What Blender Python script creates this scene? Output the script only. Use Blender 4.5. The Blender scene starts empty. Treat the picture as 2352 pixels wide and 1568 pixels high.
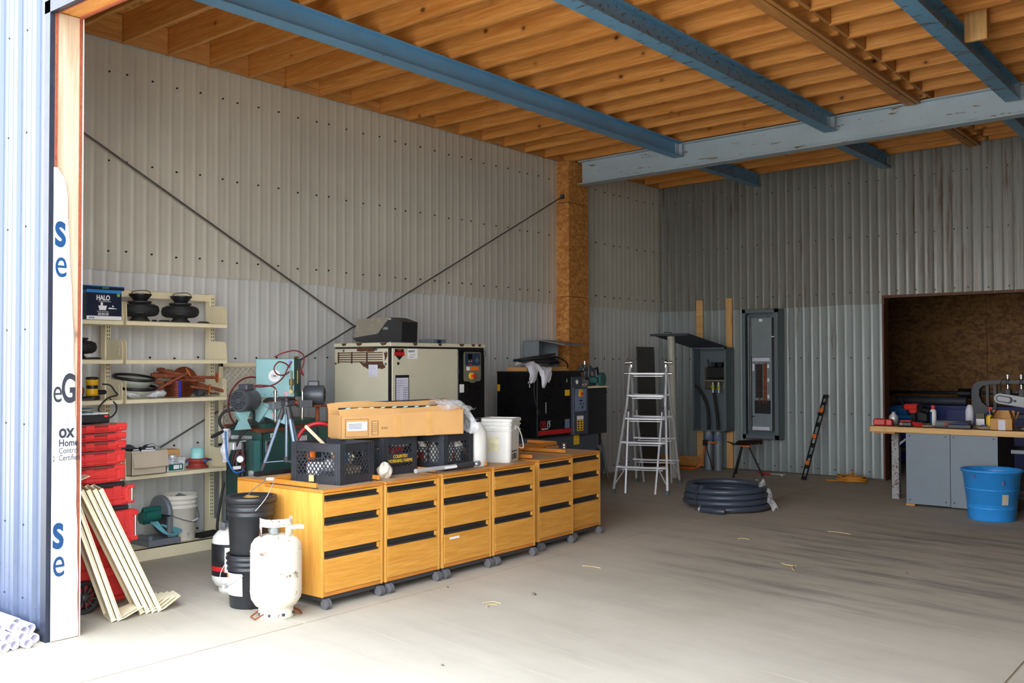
import bpy, math, random
from mathutils import Matrix, Vector, Euler
random.seed(7)
C = bpy.context.scene.collection
PI = math.pi
R = math.radians

# ------------------------------------------------------------------ helpers
def lin(r, g, b):
    f = lambda v: (v/255/12.92 if v/255 <= .04045 else ((v/255+.055)/1.055)**2.4)
    return (f(r), f(g), f(b), 1.0)

class NT:
    def __init__(s, name):
        s.m = bpy.data.materials.new(name); s.m.use_nodes = True
        s.n = s.m.node_tree.nodes; s.l = s.m.node_tree.links
        s.b = s.n['Principled BSDF']
    def new(s, t, **kw):
        n = s.n.new(t)
        for k, v in kw.items():
            if k.startswith('i_'):
                key = k[2:]; key = int(key) if key.isdigit() else key.replace('_', ' ')
                s.put(n.inputs[key], v)
            else: setattr(n, k, v)
        return n
    def put(s, sock, v):
        if isinstance(v, bpy.types.NodeSocket): s.l.new(v, sock)
        else: sock.default_value = v
    def coord(s, scale=(1, 1, 1), rot=(0, 0, 0), loc=(0, 0, 0), rand=False, world=False):
        if world: o = s.new('ShaderNodeNewGeometry').outputs['Position']
        else: o = s.new('ShaderNodeTexCoord').outputs['Object']
        if rand:
            oi = s.new('ShaderNodeObjectInfo')
            mu = s.new('ShaderNodeMath', operation='MULTIPLY', i_0=oi.outputs['Random'], i_1=37.0)
            ad = s.new('ShaderNodeVectorMath', operation='ADD', i_0=o, i_1=mu.outputs[0]); o = ad.outputs[0]
        mp = s.new('ShaderNodeMapping', i_Vector=o, i_Scale=scale, i_Rotation=rot, i_Location=loc)
        return mp.outputs[0]
    def noise(s, vec, scale=5, detail=4, rough=.55, dist=0):
        return s.new('ShaderNodeTexNoise', i_Vector=vec, i_Scale=scale, i_Detail=detail, i_Roughness=rough, i_Distortion=dist).outputs[0]
    def ramp(s, fac, stops):
        r = s.new('ShaderNodeValToRGB', i_Fac=fac); e = r.color_ramp.elements
        while len(e) < len(stops): e.new(.5)
        for el, (p, c) in zip(e, stops):
            el.position = p; el.color = c if isinstance(c, tuple) else (c, c, c, 1)
        return r.outputs[0]
    def mix(s, fac, a, b, mode='MIX'):
        m = s.new('ShaderNodeMix', data_type='RGBA', blend_type=mode)
        s.put(m.inputs[0], fac); s.put(m.inputs[6], a); s.put(m.inputs[7], b)
        return m.outputs[2]
    def math(s, op, a, b=0.0):
        return s.new('ShaderNodeMath', operation=op, i_0=a, i_1=b).outputs[0]
    def bump(s, h, strength=.3, dist=.01):
        s.l.new(s.new('ShaderNodeBump', i_Height=h, i_Strength=strength, i_Distance=dist).outputs[0], s.b.inputs['Normal'])
    def out(s, col=None, rough=None, metal=None, **kw):
        if col is not None: s.put(s.b.inputs['Base Color'], col)
        if rough is not None: s.put(s.b.inputs['Roughness'], rough)
        if metal is not None: s.put(s.b.inputs['Metallic'], metal)
        for k, v in kw.items(): s.put(s.b.inputs[k.replace('_', ' ')], v)
        return s.m

def mat(name, rgb, rough=.5, metal=0., var=.12, scale=9., bump=0., dirt=None, dirt_amt=.4, spec=None):
    """plain painted / plastic / metal surface with procedural mottling and optional dirt patches"""
    t = NT(name); v = t.coord(rand=True)
    c = lin(*rgb); n = t.noise(v, scale, 5)
    d = tuple(x*(1-var) for x in c[:3])+(1,); e = tuple(min(1, x*(1+var)) for x in c[:3])+(1,)
    col = t.ramp(n, [(.3, d), (.7, e)])
    if dirt:
        n2 = t.noise(v, scale*1.7, 6, .65)
        col = t.mix(t.ramp(n2, [(1-dirt_amt-.02, 0), (1-dirt_amt+.06, 1)]), col, lin(*dirt))
    if bump: t.bump(n, bump, .004)
    kw = {}
    if spec is not None: kw['Specular_IOR_Level'] = spec
    return t.out(col, t.ramp(n, [(.2, max(0, rough-.06)), (.8, min(1, rough+.08))]), metal, **kw)

class MB:
    """collects shapes into one mesh"""
    def __init__(s): s.v = []; s.f = []; s.fm = []; s.fs = []; s.T = None
    def add(s, vs, fs, m=0, sm=False):
        o = len(s.v)
        for p in vs:
            p = Vector(p)
            s.v.append(s.T @ p if s.T is not None else p)
        for f in fs: s.f.append([o+i for i in f]); s.fm.append(m); s.fs.append(sm)
        return s
    def box(s, x0, x1, y0, y1, z0, z1, b=0., m=0):
        if b <= 0:
            vs = [(x, y, z) for z in (z0, z1) for y in (y0, y1) for x in (x0, x1)]
            return s.add(vs, [(0, 2, 3, 1), (4, 5, 7, 6), (0, 1, 5, 4), (2, 6, 7, 3), (0, 4, 6, 2), (1, 3, 7, 5)], m)
        b = min(b, .49*(x1-x0), .49*(y1-y0), .49*(z1-z0))
        X = (x0, x1); Y = (y0, y1); Z = (z0, z1); vs = []; idx = {}
        for i in (0, 1):
            for j in (0, 1):
                for k in (0, 1):
                    dx, dy, dz = (b if q == 0 else -b for q in (i, j, k))
                    idx[i, j, k] = len(vs)
                    vs += [(X[i], Y[j]+dy, Z[k]+dz), (X[i]+dx, Y[j], Z[k]+dz), (X[i]+dx, Y[j]+dy, Z[k])]
        g = lambda i, j, k, a: idx[i, j, k]+a
        fs = [[g(0, 0, 0, 0), g(0, 0, 1, 0), g(0, 1, 1, 0), g(0, 1, 0, 0)], [g(1, 0, 0, 0), g(1, 1, 0, 0), g(1, 1, 1, 0), g(1, 0, 1, 0)],
              [g(0, 0, 0, 1), g(1, 0, 0, 1), g(1, 0, 1, 1), g(0, 0, 1, 1)], [g(0, 1, 0, 1), g(0, 1, 1, 1), g(1, 1, 1, 1), g(1, 1, 0, 1)],
              [g(0, 0, 0, 2), g(0, 1, 0, 2), g(1, 1, 0, 2), g(1, 0, 0, 2)], [g(0, 0, 1, 2), g(1, 0, 1, 2), g(1, 1, 1, 2), g(0, 1, 1, 2)]]
        for p in (0, 1):
            for q in (0, 1):
                fs.append([g(p, q, 0, 0), g(p, q, 1, 0), g(p, q, 1, 1), g(p, q, 0, 1)] if (p == q) else [g(p, q, 0, 1), g(p, q, 1, 1), g(p, q, 1, 0), g(p, q, 0, 0)])
                fs.append([g(p, 0, q, 0), g(p, 1, q, 0), g(p, 1, q, 2), g(p, 0, q, 2)] if p != q else [g(p, 0, q, 2), g(p, 1, q, 2), g(p, 1, q, 0), g(p, 0, q, 0)])
                fs.append([g(0, p, q, 1), g(1, p, q, 1), g(1, p, q, 2), g(0, p, q, 2)] if p == q else [g(0, p, q, 2), g(1, p, q, 2), g(1, p, q, 1), g(0, p, q, 1)])
        for i in (0, 1):
            for j in (0, 1):
                for k in (0, 1):
                    t = [g(i, j, k, a) for a in (0, 1, 2)]
                    fs.append(t if (i+j+k) % 2 == 1 else t[::-1])
        return s.add(vs, fs, m)
    def boxc(s, c, d, b=0., m=0):
        return s.box(c[0]-d[0]/2, c[0]+d[0]/2, c[1]-d[1]/2, c[1]+d[1]/2, c[2]-d[2]/2, c[2]+d[2]/2, b, m)
    def tube(s, pts, r, n=8, m=0, cap=True, closed=False, sm=True, flat=1.):
        P = [Vector(p) for p in pts]; k = len(P)
        rr = r if isinstance(r, (list, tuple)) else [r]*k
        tan = []
        for i in range(k):
            a = P[(i-1) % k] if (closed or i > 0) else P[i]; b = P[(i+1) % k] if (closed or i < k-1) else P[i]
            t = (b-a); tan.append(t.normalized() if t.length > 1e-9 else Vector((0, 0, 1)))
        up = Vector((0, 0, 1)) if abs(tan[0].z) < .9 else Vector((0, 1, 0))
        u = tan[0].cross(up).normalized(); vs = []
        for i in range(k):
            u = (u - tan[i]*u.dot(tan[i])).normalized(); w = tan[i].cross(u)
            for j in range(n):
                a = 2*PI*j/n; vs.append(P[i]+u*(math.cos(a)*rr[i])+w*(math.sin(a)*rr[i]*flat))
        fs = []
        for i in range(k if closed else k-1):
            for j in range(n):
                a = i*n+j; b = i*n+(j+1) % n; i2 = (i+1) % k
                fs.append([a, b, i2*n+(j+1) % n, i2*n+j])
        s.add(vs, fs, m, sm)
        if cap and not closed:
            s.add(vs[:n], [list(range(n))[::-1]], m); s.add(vs[-n:], [list(range(n))], m)
        return s
    def cyl(s, p0, p1, r, r1=None, n=20, m=0, cap=True): return s.tube([p0, p1], [r, r if r1 is None else r1], n, m, cap)
    def lathe(s, prof, n=28, m=0, o=(0, 0, 0), sm=True, a0=0., a1=2*PI):
        full = abs(a1-a0-2*PI) < 1e-6; k = n if full else n+1; vs = []; fs = []
        for i in range(k):
            a = a0+(a1-a0)*i/n
            for r, z in prof: vs.append((o[0]+r*math.cos(a), o[1]+r*math.sin(a), o[2]+z))
        q = len(prof)
        for i in range(n):
            for j in range(q-1):
                a = i*q+j; b = ((i+1) % k)*q+j; fs.append([a, b, b+1, a+1])
        s.add(vs, fs, m, sm)
        return s
    def prism(s, poly, ax, a, b, m=0):
        """extrude a polygon lying across axis ax ('x','y','z') from a to b"""
        f = {'x': lambda p, t: (t, p[0], p[1]), 'y': lambda p, t: (p[0], t, p[1]), 'z': lambda p, t: (p[0], p[1], t)}[ax]
        n = len(poly); vs = [f(p, a) for p in poly]+[f(p, b) for p in poly]
        ar = sum(poly[i][0]*poly[(i+1) % n][1]-poly[(i+1) % n][0]*poly[i][1] for i in range(n))
        fl = (ar > 0) != (ax == 'y'); fl = fl if b > a else not fl
        fs = [list(range(n))[::-1] if fl else list(range(n)), list(range(n, 2*n)) if fl else list(range(n, 2*n))[::-1]]
        for i in range(n):
            j = (i+1) % n; fs.append([i, j, n+j, n+i] if fl else [n+i, n+j, j, i])
        return s.add(vs, fs, m)
    def ball(s, c, r, n=14, m=0, k=8):
        r = r if isinstance(r, (list, tuple)) else (r, r, r); vs = []; fs = []
        for i in range(k+1):
            t = PI*i/k
            for j in range(n):
                a = 2*PI*j/n; vs.append((c[0]+r[0]*math.sin(t)*math.cos(a), c[1]+r[1]*math.sin(t)*math.sin(a), c[2]+r[2]*math.cos(t)))
        for i in range(k):
            for j in range(n): fs.append([i*n+j, (i+1)*n+j, (i+1)*n+(j+1) % n, i*n+(j+1) % n])
        return s.add(vs, fs, m, True)
    def grid(s, nx, ny, f, m=0, sm=True):
        vs = [f(i/nx, j/ny) for j in range(ny+1) for i in range(nx+1)]
        fs = [[j*(nx+1)+i, j*(nx+1)+i+1, (j+1)*(nx+1)+i+1, (j+1)*(nx+1)+i] for j in range(ny) for i in range(nx)]
        return s.add(vs, fs, m, sm)
    def bar(s, p0, p1, w, h, m=0, b=0.):
        """rectangular bar between two points (w sideways, h vertical-ish)"""
        p0 = Vector(p0); p1 = Vector(p1); d = p1-p0; L = d.length; x = d.normalized()
        up = Vector((0, 0, 1)) if abs(x.z) < .95 else Vector((0, 1, 0))
        y = up.cross(x).normalized(); z = x.cross(y)
        M = Matrix((x, y, z)).transposed().to_4x4(); M.translation = p0
        old = s.T; s.T = (old @ M) if old is not None else M
        s.box(0, L, -w/2, w/2, -h/2, h/2, b, m); s.T = old
        return s
    def build(s, name, mats, parent=None, loc=None, rot=None):
        me = bpy.data.meshes.new(name)
        me.from_pydata([tuple(v) for v in s.v], [], s.f)
        for q in (mats if isinstance(mats, (list, tuple)) else [mats]): me.materials.append(q)
        me.polygons.foreach_set('material_index', s.fm); me.polygons.foreach_set('use_smooth', s.fs)
        me.update()
        o = bpy.data.objects.new(name, me); C.objects.link(o)
        if parent: o.parent = parent
        if loc: o.location = loc
        if rot: o.rotation_euler = rot
        return o

def tag(o, label, cat, group=None, kind=None):
    if label: o['label'] = label
    if cat: o['category'] = cat
    if group: o['group'] = group
    if kind: o['kind'] = kind
    return o
def thing(name, label, cat, loc=(0, 0, 0), rz=0., group=None, rot=None):
    o = bpy.data.objects.new(name, None); C.objects.link(o); o.empty_display_size = .05
    o.location = loc; o.rotation_euler = rot if rot else (0, 0, rz)
    return tag(o, label, cat, group)
def struct(o): o['kind'] = 'structure'; return o
def dup(src, loc=None, rz=None, label=None, group=None, rot=None):
    r = src.copy(); C.objects.link(r)
    if loc: r.location = loc
    if rz is not None: r.rotation_euler = (0, 0, rz)
    if rot: r.rotation_euler = rot
    if label: r['label'] = label
    if group: r['group'] = group
    for ch in list(src.children):
        c = ch.copy(); C.objects.link(c); c.parent = r
        for g in list(ch.children):
            d = g.copy(); C.objects.link(d); d.parent = c
    return r
FX = (PI/2, 0, PI/2)      # text facing +X
FY = (PI/2, 0, 0)         # text facing -Y
TEXTS = []
def text(body, size, m, parent, loc, rot=FX, ext=.0006, name='lettering', align='LEFT', sx=1., shear=0., bold=0., space=1.):
    cu = bpy.data.curves.new(name, 'FONT'); cu.body = body; cu.size = size; cu.extrude = ext
    cu.align_x = align; cu.shear = shear; cu.offset = bold; cu.space_character = space; cu.materials.append(m)
    o = bpy.data.objects.new(name, cu); C.objects.link(o); o.parent = parent; o.location = loc; o.rotation_euler = rot; o.scale = (sx, 1, 1)
    TEXTS.append(o)
    return o
def arc(c, r, a0, a1, n, ax='z', h=0.):
    out = []
    for i in range(n+1):
        a = a0+(a1-a0)*i/n; u, w = r*math.cos(a), r*math.sin(a); k = h*i/n
        out.append({'z': (c[0]+u, c[1]+w, c[2]+k), 'x': (c[0]+k, c[1]+u, c[2]+w), 'y': (c[0]+u, c[1]+k, c[2]+w)}[ax])
    return out
def spline(pts, n=8):
    P = [Vector(p) for p in pts]; out = []
    for i in range(len(P)-1):
        a = P[max(0, i-1)]; b = P[i]; c = P[i+1]; d = P[min(len(P)-1, i+2)]
        for k in range(n):
            t = k/n
            out.append(.5*((2*b)+(c-a)*t+(2*a-5*b+4*c-d)*t*t+(3*b-a-3*c+d)*t**3))
    return out+[P[-1]]

# ------------------------------------------------------------------ materials
def wood(name, a, b, knot, axis, scale=1., knots=True, rough=.6):
    """lumber: grain stretched along an axis with dark knots"""
    t = NT(name); s = [9., 9., 9.]; s[axis] = .55
    v = t.coord(tuple(x*scale for x in s), rand=True)
    n = t.noise(v, 2.2, 5, .6, 1.2); w = t.noise(v, 9, 4, .6)
    col = t.mix(t.ramp(n, [(.35, 0), (.65, 1)]), lin(*a), lin(*b))
    col = t.mix(t.ramp(w, [(.35, .28), (.6, 0)]), col, lin(*[x*.72 for x in b]))
    if knots:
        ks = [2.4*scale]*3; ks[axis] = 1.9*scale
        vo = t.new('ShaderNodeTexVoronoi', i_Vector=t.coord(tuple(ks), rand=True), i_Scale=1.6)
        k = t.ramp(vo.outputs['Distance'], [(.0, 1), (.055, .9), (.085, .25), (.16, 0)])
        col = t.mix(k, col, lin(*knot))
    t.bump(w, .12, .004)
    return t.out(col, rough, 0)
def osb(name, a, b, c, dark=(60, 34, 12), scale=1.):
    t = NT(name)
    va = t.coord((11*scale, 26*scale, 26*scale), (.3, .5, .4), rand=True); vb = t.coord((26*scale, 11*scale, 26*scale), (.6, .2, 1.1), rand=True)
    A = t.new('ShaderNodeTexVoronoi', i_Vector=va, i_Scale=1.0); B = t.new('ShaderNodeTexVoronoi', i_Vector=vb, i_Scale=1.1)
    ra = t.new('ShaderNodeSeparateColor', i_0=A.outputs['Color']).outputs[0]
    rb = t.new('ShaderNodeSeparateColor', i_0=B.outputs['Color']).outputs[1]
    col = t.ramp(t.math('ADD', t.math('MULTIPLY', ra, .5), t.math('MULTIPLY', rb, .5)), [(.2, lin(*a)), (.5, lin(*b)), (.8, lin(*c))])
    n = t.noise(t.coord((14, 14, 14), rand=True), 1.4, 4)
    col = t.mix(t.ramp(n, [(.62, 0), (.74, .75)]), col, lin(*dark))
    t.bump(ra, .2, .003)
    return t.out(col, .7)

M = {}
def tin(name, warm=(176, 172, 164), rust=.0, k0=.22, ks=.95):
    t = NT(name); v = t.coord(world=True)
    n = t.noise(v, .9, 5); c = lin(*warm)
    col = t.ramp(n, [(.3, tuple(x*.90 for x in c[:3])+(1,)), (.7, tuple(x*1.06 for x in c[:3])+(1,))])
    st = t.noise(t.coord((9, 9, .45), world=True), 1.6, 6, .7)
    col = t.mix(t.ramp(st, [(.56, 0), (.72, k0)]), col, lin(128, 112, 92))
    bl = t.noise(t.coord((.55, .55, .28), world=True), 1.3, 3)
    st2 = t.noise(t.coord((14, 14, .6), world=True, loc=(3, 7, 1)), 1.5, 6, .75)
    k = t.math('MULTIPLY', t.ramp(st2, [(.52, 0), (.68, 1)]), t.ramp(bl, [(.55-rust*.1, 0), (.66-rust*.1, ks)]))
    col = t.mix(k, col, lin(84, 56, 36))
    return t.out(col, t.ramp(n, [(.3, .34), (.7, .5)]), .25)
M['tin'] = tin('corrugated_tin', (212, 209, 197), rust=-.35, k0=.10, ks=.22)
M['tin_low'] = tin('corrugated_tin_low', (224, 226, 225), rust=-.4, k0=.08, ks=.15)
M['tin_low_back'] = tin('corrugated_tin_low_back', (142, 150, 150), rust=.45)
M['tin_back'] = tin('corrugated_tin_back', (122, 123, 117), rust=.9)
M['screw'] = mat('screw_head', (38, 34, 32), .5, .3)
M['backing'] = mat('wall_backing', (90, 86, 80), .6)  # plain colour of the solid panels behind the wall sheets
M['joist'] = wood('joist_lumber', (222, 158, 84), (196, 124, 52), (92, 48, 20), 0)
M['timber_y'] = wood('strip_lumber', (206, 150, 84), (180, 120, 60), (90, 50, 24), 1)
M['timber_z'] = wood('upright_lumber', (226, 182, 118), (206, 152, 88), (120, 74, 40), 2)
M['stud'] = wood('jamb_lumber', (198, 178, 154), (180, 154, 126), (96, 66, 44), 2, .8)
M['osb_roof'] = osb('osb_roof', (184, 128, 62), (222, 168, 92), (236, 190, 116))
M['osb_col'] = osb('osb_column', (166, 108, 50), (188, 126, 62), (206, 148, 80), (74, 40, 16), 1.15)
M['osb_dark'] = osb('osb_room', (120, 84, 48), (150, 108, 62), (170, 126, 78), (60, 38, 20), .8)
M['osb_edge'] = mat('osb_edge', (140, 70, 44), .8, var=.25, scale=60)
def steel_paint(name, blue, chip, amt):
    t = NT(name); v = t.coord(rand=True); n = t.noise(v, 2.2, 5)
    c = lin(*blue); col = t.ramp(n, [(.3, tuple(x*.86 for x in c[:3])+(1,)), (.7, c)])
    e = t.noise(t.coord((1.6, 5, 9), rand=True), 2.6, 7, .68)
    col = t.mix(t.ramp(e, [(amt, 0), (amt+.04, 1)]), col, lin(*chip))
    return t.out(col, .42, .05)
M['blue_beam'] = steel_paint('blue_beam_paint', (112, 164, 198), (92, 86, 78), .565)
M['blue_beam_clean'] = steel_paint('blue_beam_clean_paint', (108, 164, 204), (104, 96, 84), .645)
M['grey_beam'] = steel_paint('pale_girder_paint', (176, 194, 206), (118, 88, 58), .615)
def concrete():
    t = NT('concrete_floor'); P = dict(world=True)
    n = t.noise(t.coord((1, 1, 1), **P), .55, 6, .6)
    col = t.ramp(n, [(.3, lin(166, 157, 139)), (.55, lin(180, 171, 154)), (.75, lin(191, 182, 165))])
    rot = R(10)
    tv = t.coord((1, 1, 1), (0, 0, rot), **P)          # turn towards the driving direction, then stretch
    st = lambda sc_, lo: t.new('ShaderNodeMapping', i_Vector=tv, i_Scale=sc_, i_Location=lo).outputs[0]
    s1 = t.noise(st((.42, 2.6, 1), (0, 0, 0)), 1.7, 8, .66)
    s2 = t.noise(st((.22, 9, 1), (4, 1, 0)), 2.3, 7, .7)
    big = t.noise(t.coord((.9, .9, 1), (0, 0, 0), (1.5, 2.2, 0), **P), .42, 4, .5)
    # worn, driven-on part of the slab: a broad patch around the middle of the bay
    ps = t.new('ShaderNodeSeparateXYZ', i_Vector=t.coord(**P))
    dx = t.math('MULTIPLY', t.math('SUBTRACT', ps.outputs[0], 5.2), .36); dy = t.math('MULTIPLY', t.math('SUBTRACT', ps.outputs[1], 8.0), .36)
    d2 = t.math('ADD', t.math('MULTIPLY', dx, dx), t.math('MULTIPLY', dy, dy))
    worn = t.ramp(t.math('ADD', d2, t.math('MULTIPLY', big, .6)), [(.2, 1), (1.2, 0)])
    k = t.math('MULTIPLY', t.ramp(s1, [(.46, 0), (.66, 1)]), t.math('ADD', t.math('MULTIPLY', worn, .85), .12))
    col = t.mix(k, col, lin(104, 100, 96))
    col = t.mix(t.math('MULTIPLY', worn, .18), col, lin(132, 126, 116))
    k2 = t.math('MULTIPLY', t.ramp(s2, [(.58, 0), (.68, .7)]), t.math('ADD', t.math('MULTIPLY', worn, .6), .35))
    col = t.mix(k2, col, lin(222, 210, 188))
    sp = t.noise(t.coord((1, 1, 1), **P), 30, 3, .7)
    col = t.mix(t.ramp(sp, [(.68, 0), (.76, .5)]), col, lin(140, 128, 112))
    ru = t.noise(t.coord((1, 1, 1), (0, 0, 0), (9, 3, 0), **P), 2.6, 3)
    col = t.mix(t.ramp(ru, [(.71, 0), (.80, .35)]), col, lin(186, 140, 104))
    t.bump(s2, .12, .006)
    return t.out(col, .8, 0, Specular_IOR_Level=.25)
M['concrete'] = concrete()
M['gap'] = mat('joint_dirt', (150, 132, 104), .9)
M['ground'] = mat('gravel_yard', (206, 198, 184), .9, var=.2, scale=30)
M['siding'] = mat('steel_siding', (88, 98, 118), .3, .3, var=.03)
M['trimdark'] = mat('dark_trim', (42, 48, 62), .4, .2)
M['wrap'] = mat('house_wrap', (238, 238, 240), .6, var=.03, scale=14, bump=.15)
M['ink_blue'] = mat('ink_blue', (10, 62, 108), .5); M['ink_dark'] = mat('ink_dark', (40, 43, 52), .6)
M['liner'] = mat('white_liner', (226, 218, 220), .5)
M['cream'] = mat('cream_enamel', (226, 214, 180), .4, var=.05, scale=5)
M['slot'] = mat('slot_dark', (70, 64, 52), .7)
M['red'] = mat('red_plastic', (192, 46, 44), .42, var=.06)
M['black'] = mat('black_plastic', (26, 27, 30), .45, var=.2)
M['rubber'] = mat('black_rubber', (30, 30, 31), .7, var=.2)
M['charcoal'] = mat('charcoal_plastic', (52, 52, 54), .5, var=.1)
M['clearish'] = NT('smoked_lid').out(lin(120, 70, 66), .15, 0, Alpha=.85)
M['chrome'] = mat('chrome', (214, 214, 216), .18, 1., var=.04)
M['alu'] = mat('aluminium', (204, 206, 210), .4, .5, var=.08)
M['tripodmetal'] = mat('tripod_metal', (112, 128, 146), .35, .5)
M['galv'] = mat('galvanised', (168, 174, 178), .38, .7, var=.14, scale=22)
M['white'] = mat('white_plastic', (212, 210, 204), .42, var=.04)
M['paper'] = mat('white_paper', (232, 232, 234), .7, var=.03)
M['grey'] = mat('mid_grey_paint', (112, 118, 124), .5, .1, var=.08)
M['greydark'] = mat('dark_grey_paint', (70, 76, 86), .5, .1, var=.1)
M['cardboard'] = mat('cardboard', (192, 146, 90), .8, var=.07, scale=4)
M['cardgrey'] = mat('weathered_cardboard', (190, 176, 154), .85, var=.08, scale=5)
M['tape'] = mat('brown_tape', (198, 150, 90), .35)
M['rust'] = mat('rusty_iron', (132, 70, 42), .8, .2, var=.4, scale=26, bump=.4)
M['rustlight'] = mat('rusty_flange', (184, 100, 52), .8, .1, var=.3, scale=30)
M['copper'] = mat('copper_tube', (132, 72, 54), .35, .7, var=.2)
M['yellow'] = mat('yellow_paint', (232, 186, 32), .45, var=.05)
M['orange'] = mat('orange_paint', (226, 110, 32), .5, var=.06)
M['bluebright'] = mat('blue_plastic', (46, 148, 228), .45, var=.05, scale=5)
M['navy'] = mat('navy_card', (22, 32, 54), .4, var=.1)
M['skyblue'] = mat('blue_ink_band', (40, 130, 196), .5)
M['green'] = mat('machine_green', (42, 94, 90), .5, .1, var=.1, scale=5, dirt=(112, 78, 52), dirt_amt=.28)
M['aqua'] = mat('machine_aqua', (140, 184, 186), .45, .05, var=.06, scale=4, dirt=(120, 110, 96), dirt_amt=.27)
M['motor'] = mat('motor_grey', (84, 88, 94), .42, .25, var=.1)
M['hosered'] = mat('red_hose', (126, 36, 40), .5); M['hosebright'] = mat('bright_red_hose', (176, 34, 44), .4)
M['hoseblue'] = mat('blue_hose', (40, 104, 176), .45)
M['teal'] = mat('teal_plastic', (24, 92, 84), .45)
M['wire'] = mat('steel_wire', (186, 186, 182), .35, .8)
M['aquapvc'] = mat('aqua_pipe', (156, 220, 216), .5)
M['redcast'] = mat('red_casting', (150, 54, 44), .6, var=.2, scale=20)
M['oak'] = wood('oak_veneer', (222, 160, 70), (204, 138, 50), (120, 70, 30), 1, 1.3, False, .4)
M['oak_side'] = wood('oak_side', (226, 166, 78), (212, 146, 58), (120, 70, 30), 2, 1.3, False, .4)
M['oak_edge'] = wood('oak_edge', (204, 134, 54), (188, 114, 40), (120, 70, 30), 1, 1.3, False, .4)
M['toplam'] = mat('worn_top', (176, 144, 110), .6, var=.12, scale=12, dirt=(130, 104, 80), dirt_amt=.35)
M['handle'] = mat('handle_black', (40, 38, 37), .45)
M['caster'] = mat('caster_grey', (96, 96, 98), .5)
M['crate'] = mat('crate_black', (46, 48, 53), .42, var=.15, dirt=(92, 90, 88), dirt_amt=.30)
M['beige'] = mat('compressor_beige', (204, 200, 176), .45, .05, var=.04, scale=3)
M['rustpatch'] = mat('bare_rust', (82, 52, 36), .85, var=.3, scale=30)
M['gloss'] = mat('black_enamel', (15, 15, 17), .28, 0, var=.2, spec=.4)
M['blackmat'] = mat('black_panel', (24, 25, 27), .4, var=.15)
M['bluegrey'] = mat('bluegrey_panel', (110, 126, 150), .5)
M['slate'] = mat('slate_panel', (62, 68, 80), .5, var=.1)
M['redink'] = mat('red_ink', (178, 26, 30), .45)
M['smoke'] = mat('smoked_plastic', (128, 122, 106), .25, .2, var=.06, spec=.6)
M['tank'] = mat('tank_white', (222, 214, 196), .4, .0, var=.05, scale=8, dirt=(112, 78, 48), dirt_amt=.385)
M['tankrust'] = mat('tank_collar', (224, 216, 198), .45, .0, var=.05, scale=9, dirt=(96, 62, 40), dirt_amt=.42)
M['brass'] = mat('brass', (140, 122, 86), .4, .5)
M['bucketblack'] = mat('bucket_black', (34, 36, 40), .38, var=.2, dirt=(110, 108, 104), dirt_amt=.27)
M['bucketdirty'] = mat('bucket_dirty_white', (216, 210, 196), .5, var=.05, dirt=(150, 136, 112), dirt_amt=.34)
M['filmclear'] = None
def film(name, alpha=.32):
    t = NT(name); v = t.coord(); n = t.noise(v, 14, 4, .6, 1.5)
    t.bump(n, .8, .02)
    return t.out(lin(232, 234, 238), .12, 0, Alpha=t.ramp(n, [(.3, alpha*.5), (.7, min(1, alpha*1.9))]))
M['film'] = film('clear_film'); M['filmdense'] = film('dense_film', .55)
M['bagwhite'] = mat('white_bag', (214, 214, 224), .4, var=.05, scale=12, bump=.5)
M['hosecoil'] = mat('dark_hose', (58, 64, 78), .38, var=.06)
M['panelgrey'] = mat('enclosure_grey', (126, 136, 142), .45, .15, var=.06)
M['panelblue'] = mat('enclosure_bluegrey', (100, 112, 118), .45, .15, var=.06)
M['benchpanel'] = mat('sheet_grey', (110, 121, 132), .5, .1, var=.06, scale=4)
M['benchwood'] = wood('bench_edge', (222, 184, 124), (206, 160, 98), (130, 90, 50), 0, 1., True)
M['straw'] = mat('straw', (206, 180, 120), .8); M['stone'] = mat('stone_chip', (96, 84, 74), .8)
M['toolyellow'] = mat('tool_yellow', (222, 170, 20), .45)
M['blueroom'] = mat('deep_blue_paint', (24, 44, 120), .45)
M['bluemachine'] = mat('machine_blue', (36, 110, 180), .45)
M['rag'] = mat('rag', (214, 204, 186), .9, var=.12, scale=30, bump=.6)
M['glove'] = mat('work_glove', (150, 134, 108), .9, var=.2, scale=30, bump=.6)
M['dooredge'] = wood('dark_door_lumber', (104, 64, 36), (86, 50, 28), (50, 28, 14), 2)
M['coverplate'] = mat('cover_plate', (142, 144, 148), .4, .2)
M['stick'] = wood('stick', (226, 204, 172), (206, 178, 140), (120, 90, 60), 1, 2., False)
M['postgrey'] = mat('pale_post', (170, 170, 160), .5, var=.1, dirt=(140, 120, 96), dirt_amt=.32)
M['pvc'] = mat('pvc_pipe', (206, 202, 220), .35, var=.03)
M['greenlbl'] = mat('green_label', (120, 176, 60), .5)
M['lavender'] = mat('label_lavender', (206, 206, 222), .6)
M['brownrod'] = mat('cable_steel', (96, 96, 96), .5, .5)
M['deepgrey'] = mat('bandsaw_grey', (52, 56, 64), .5, .1)
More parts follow.
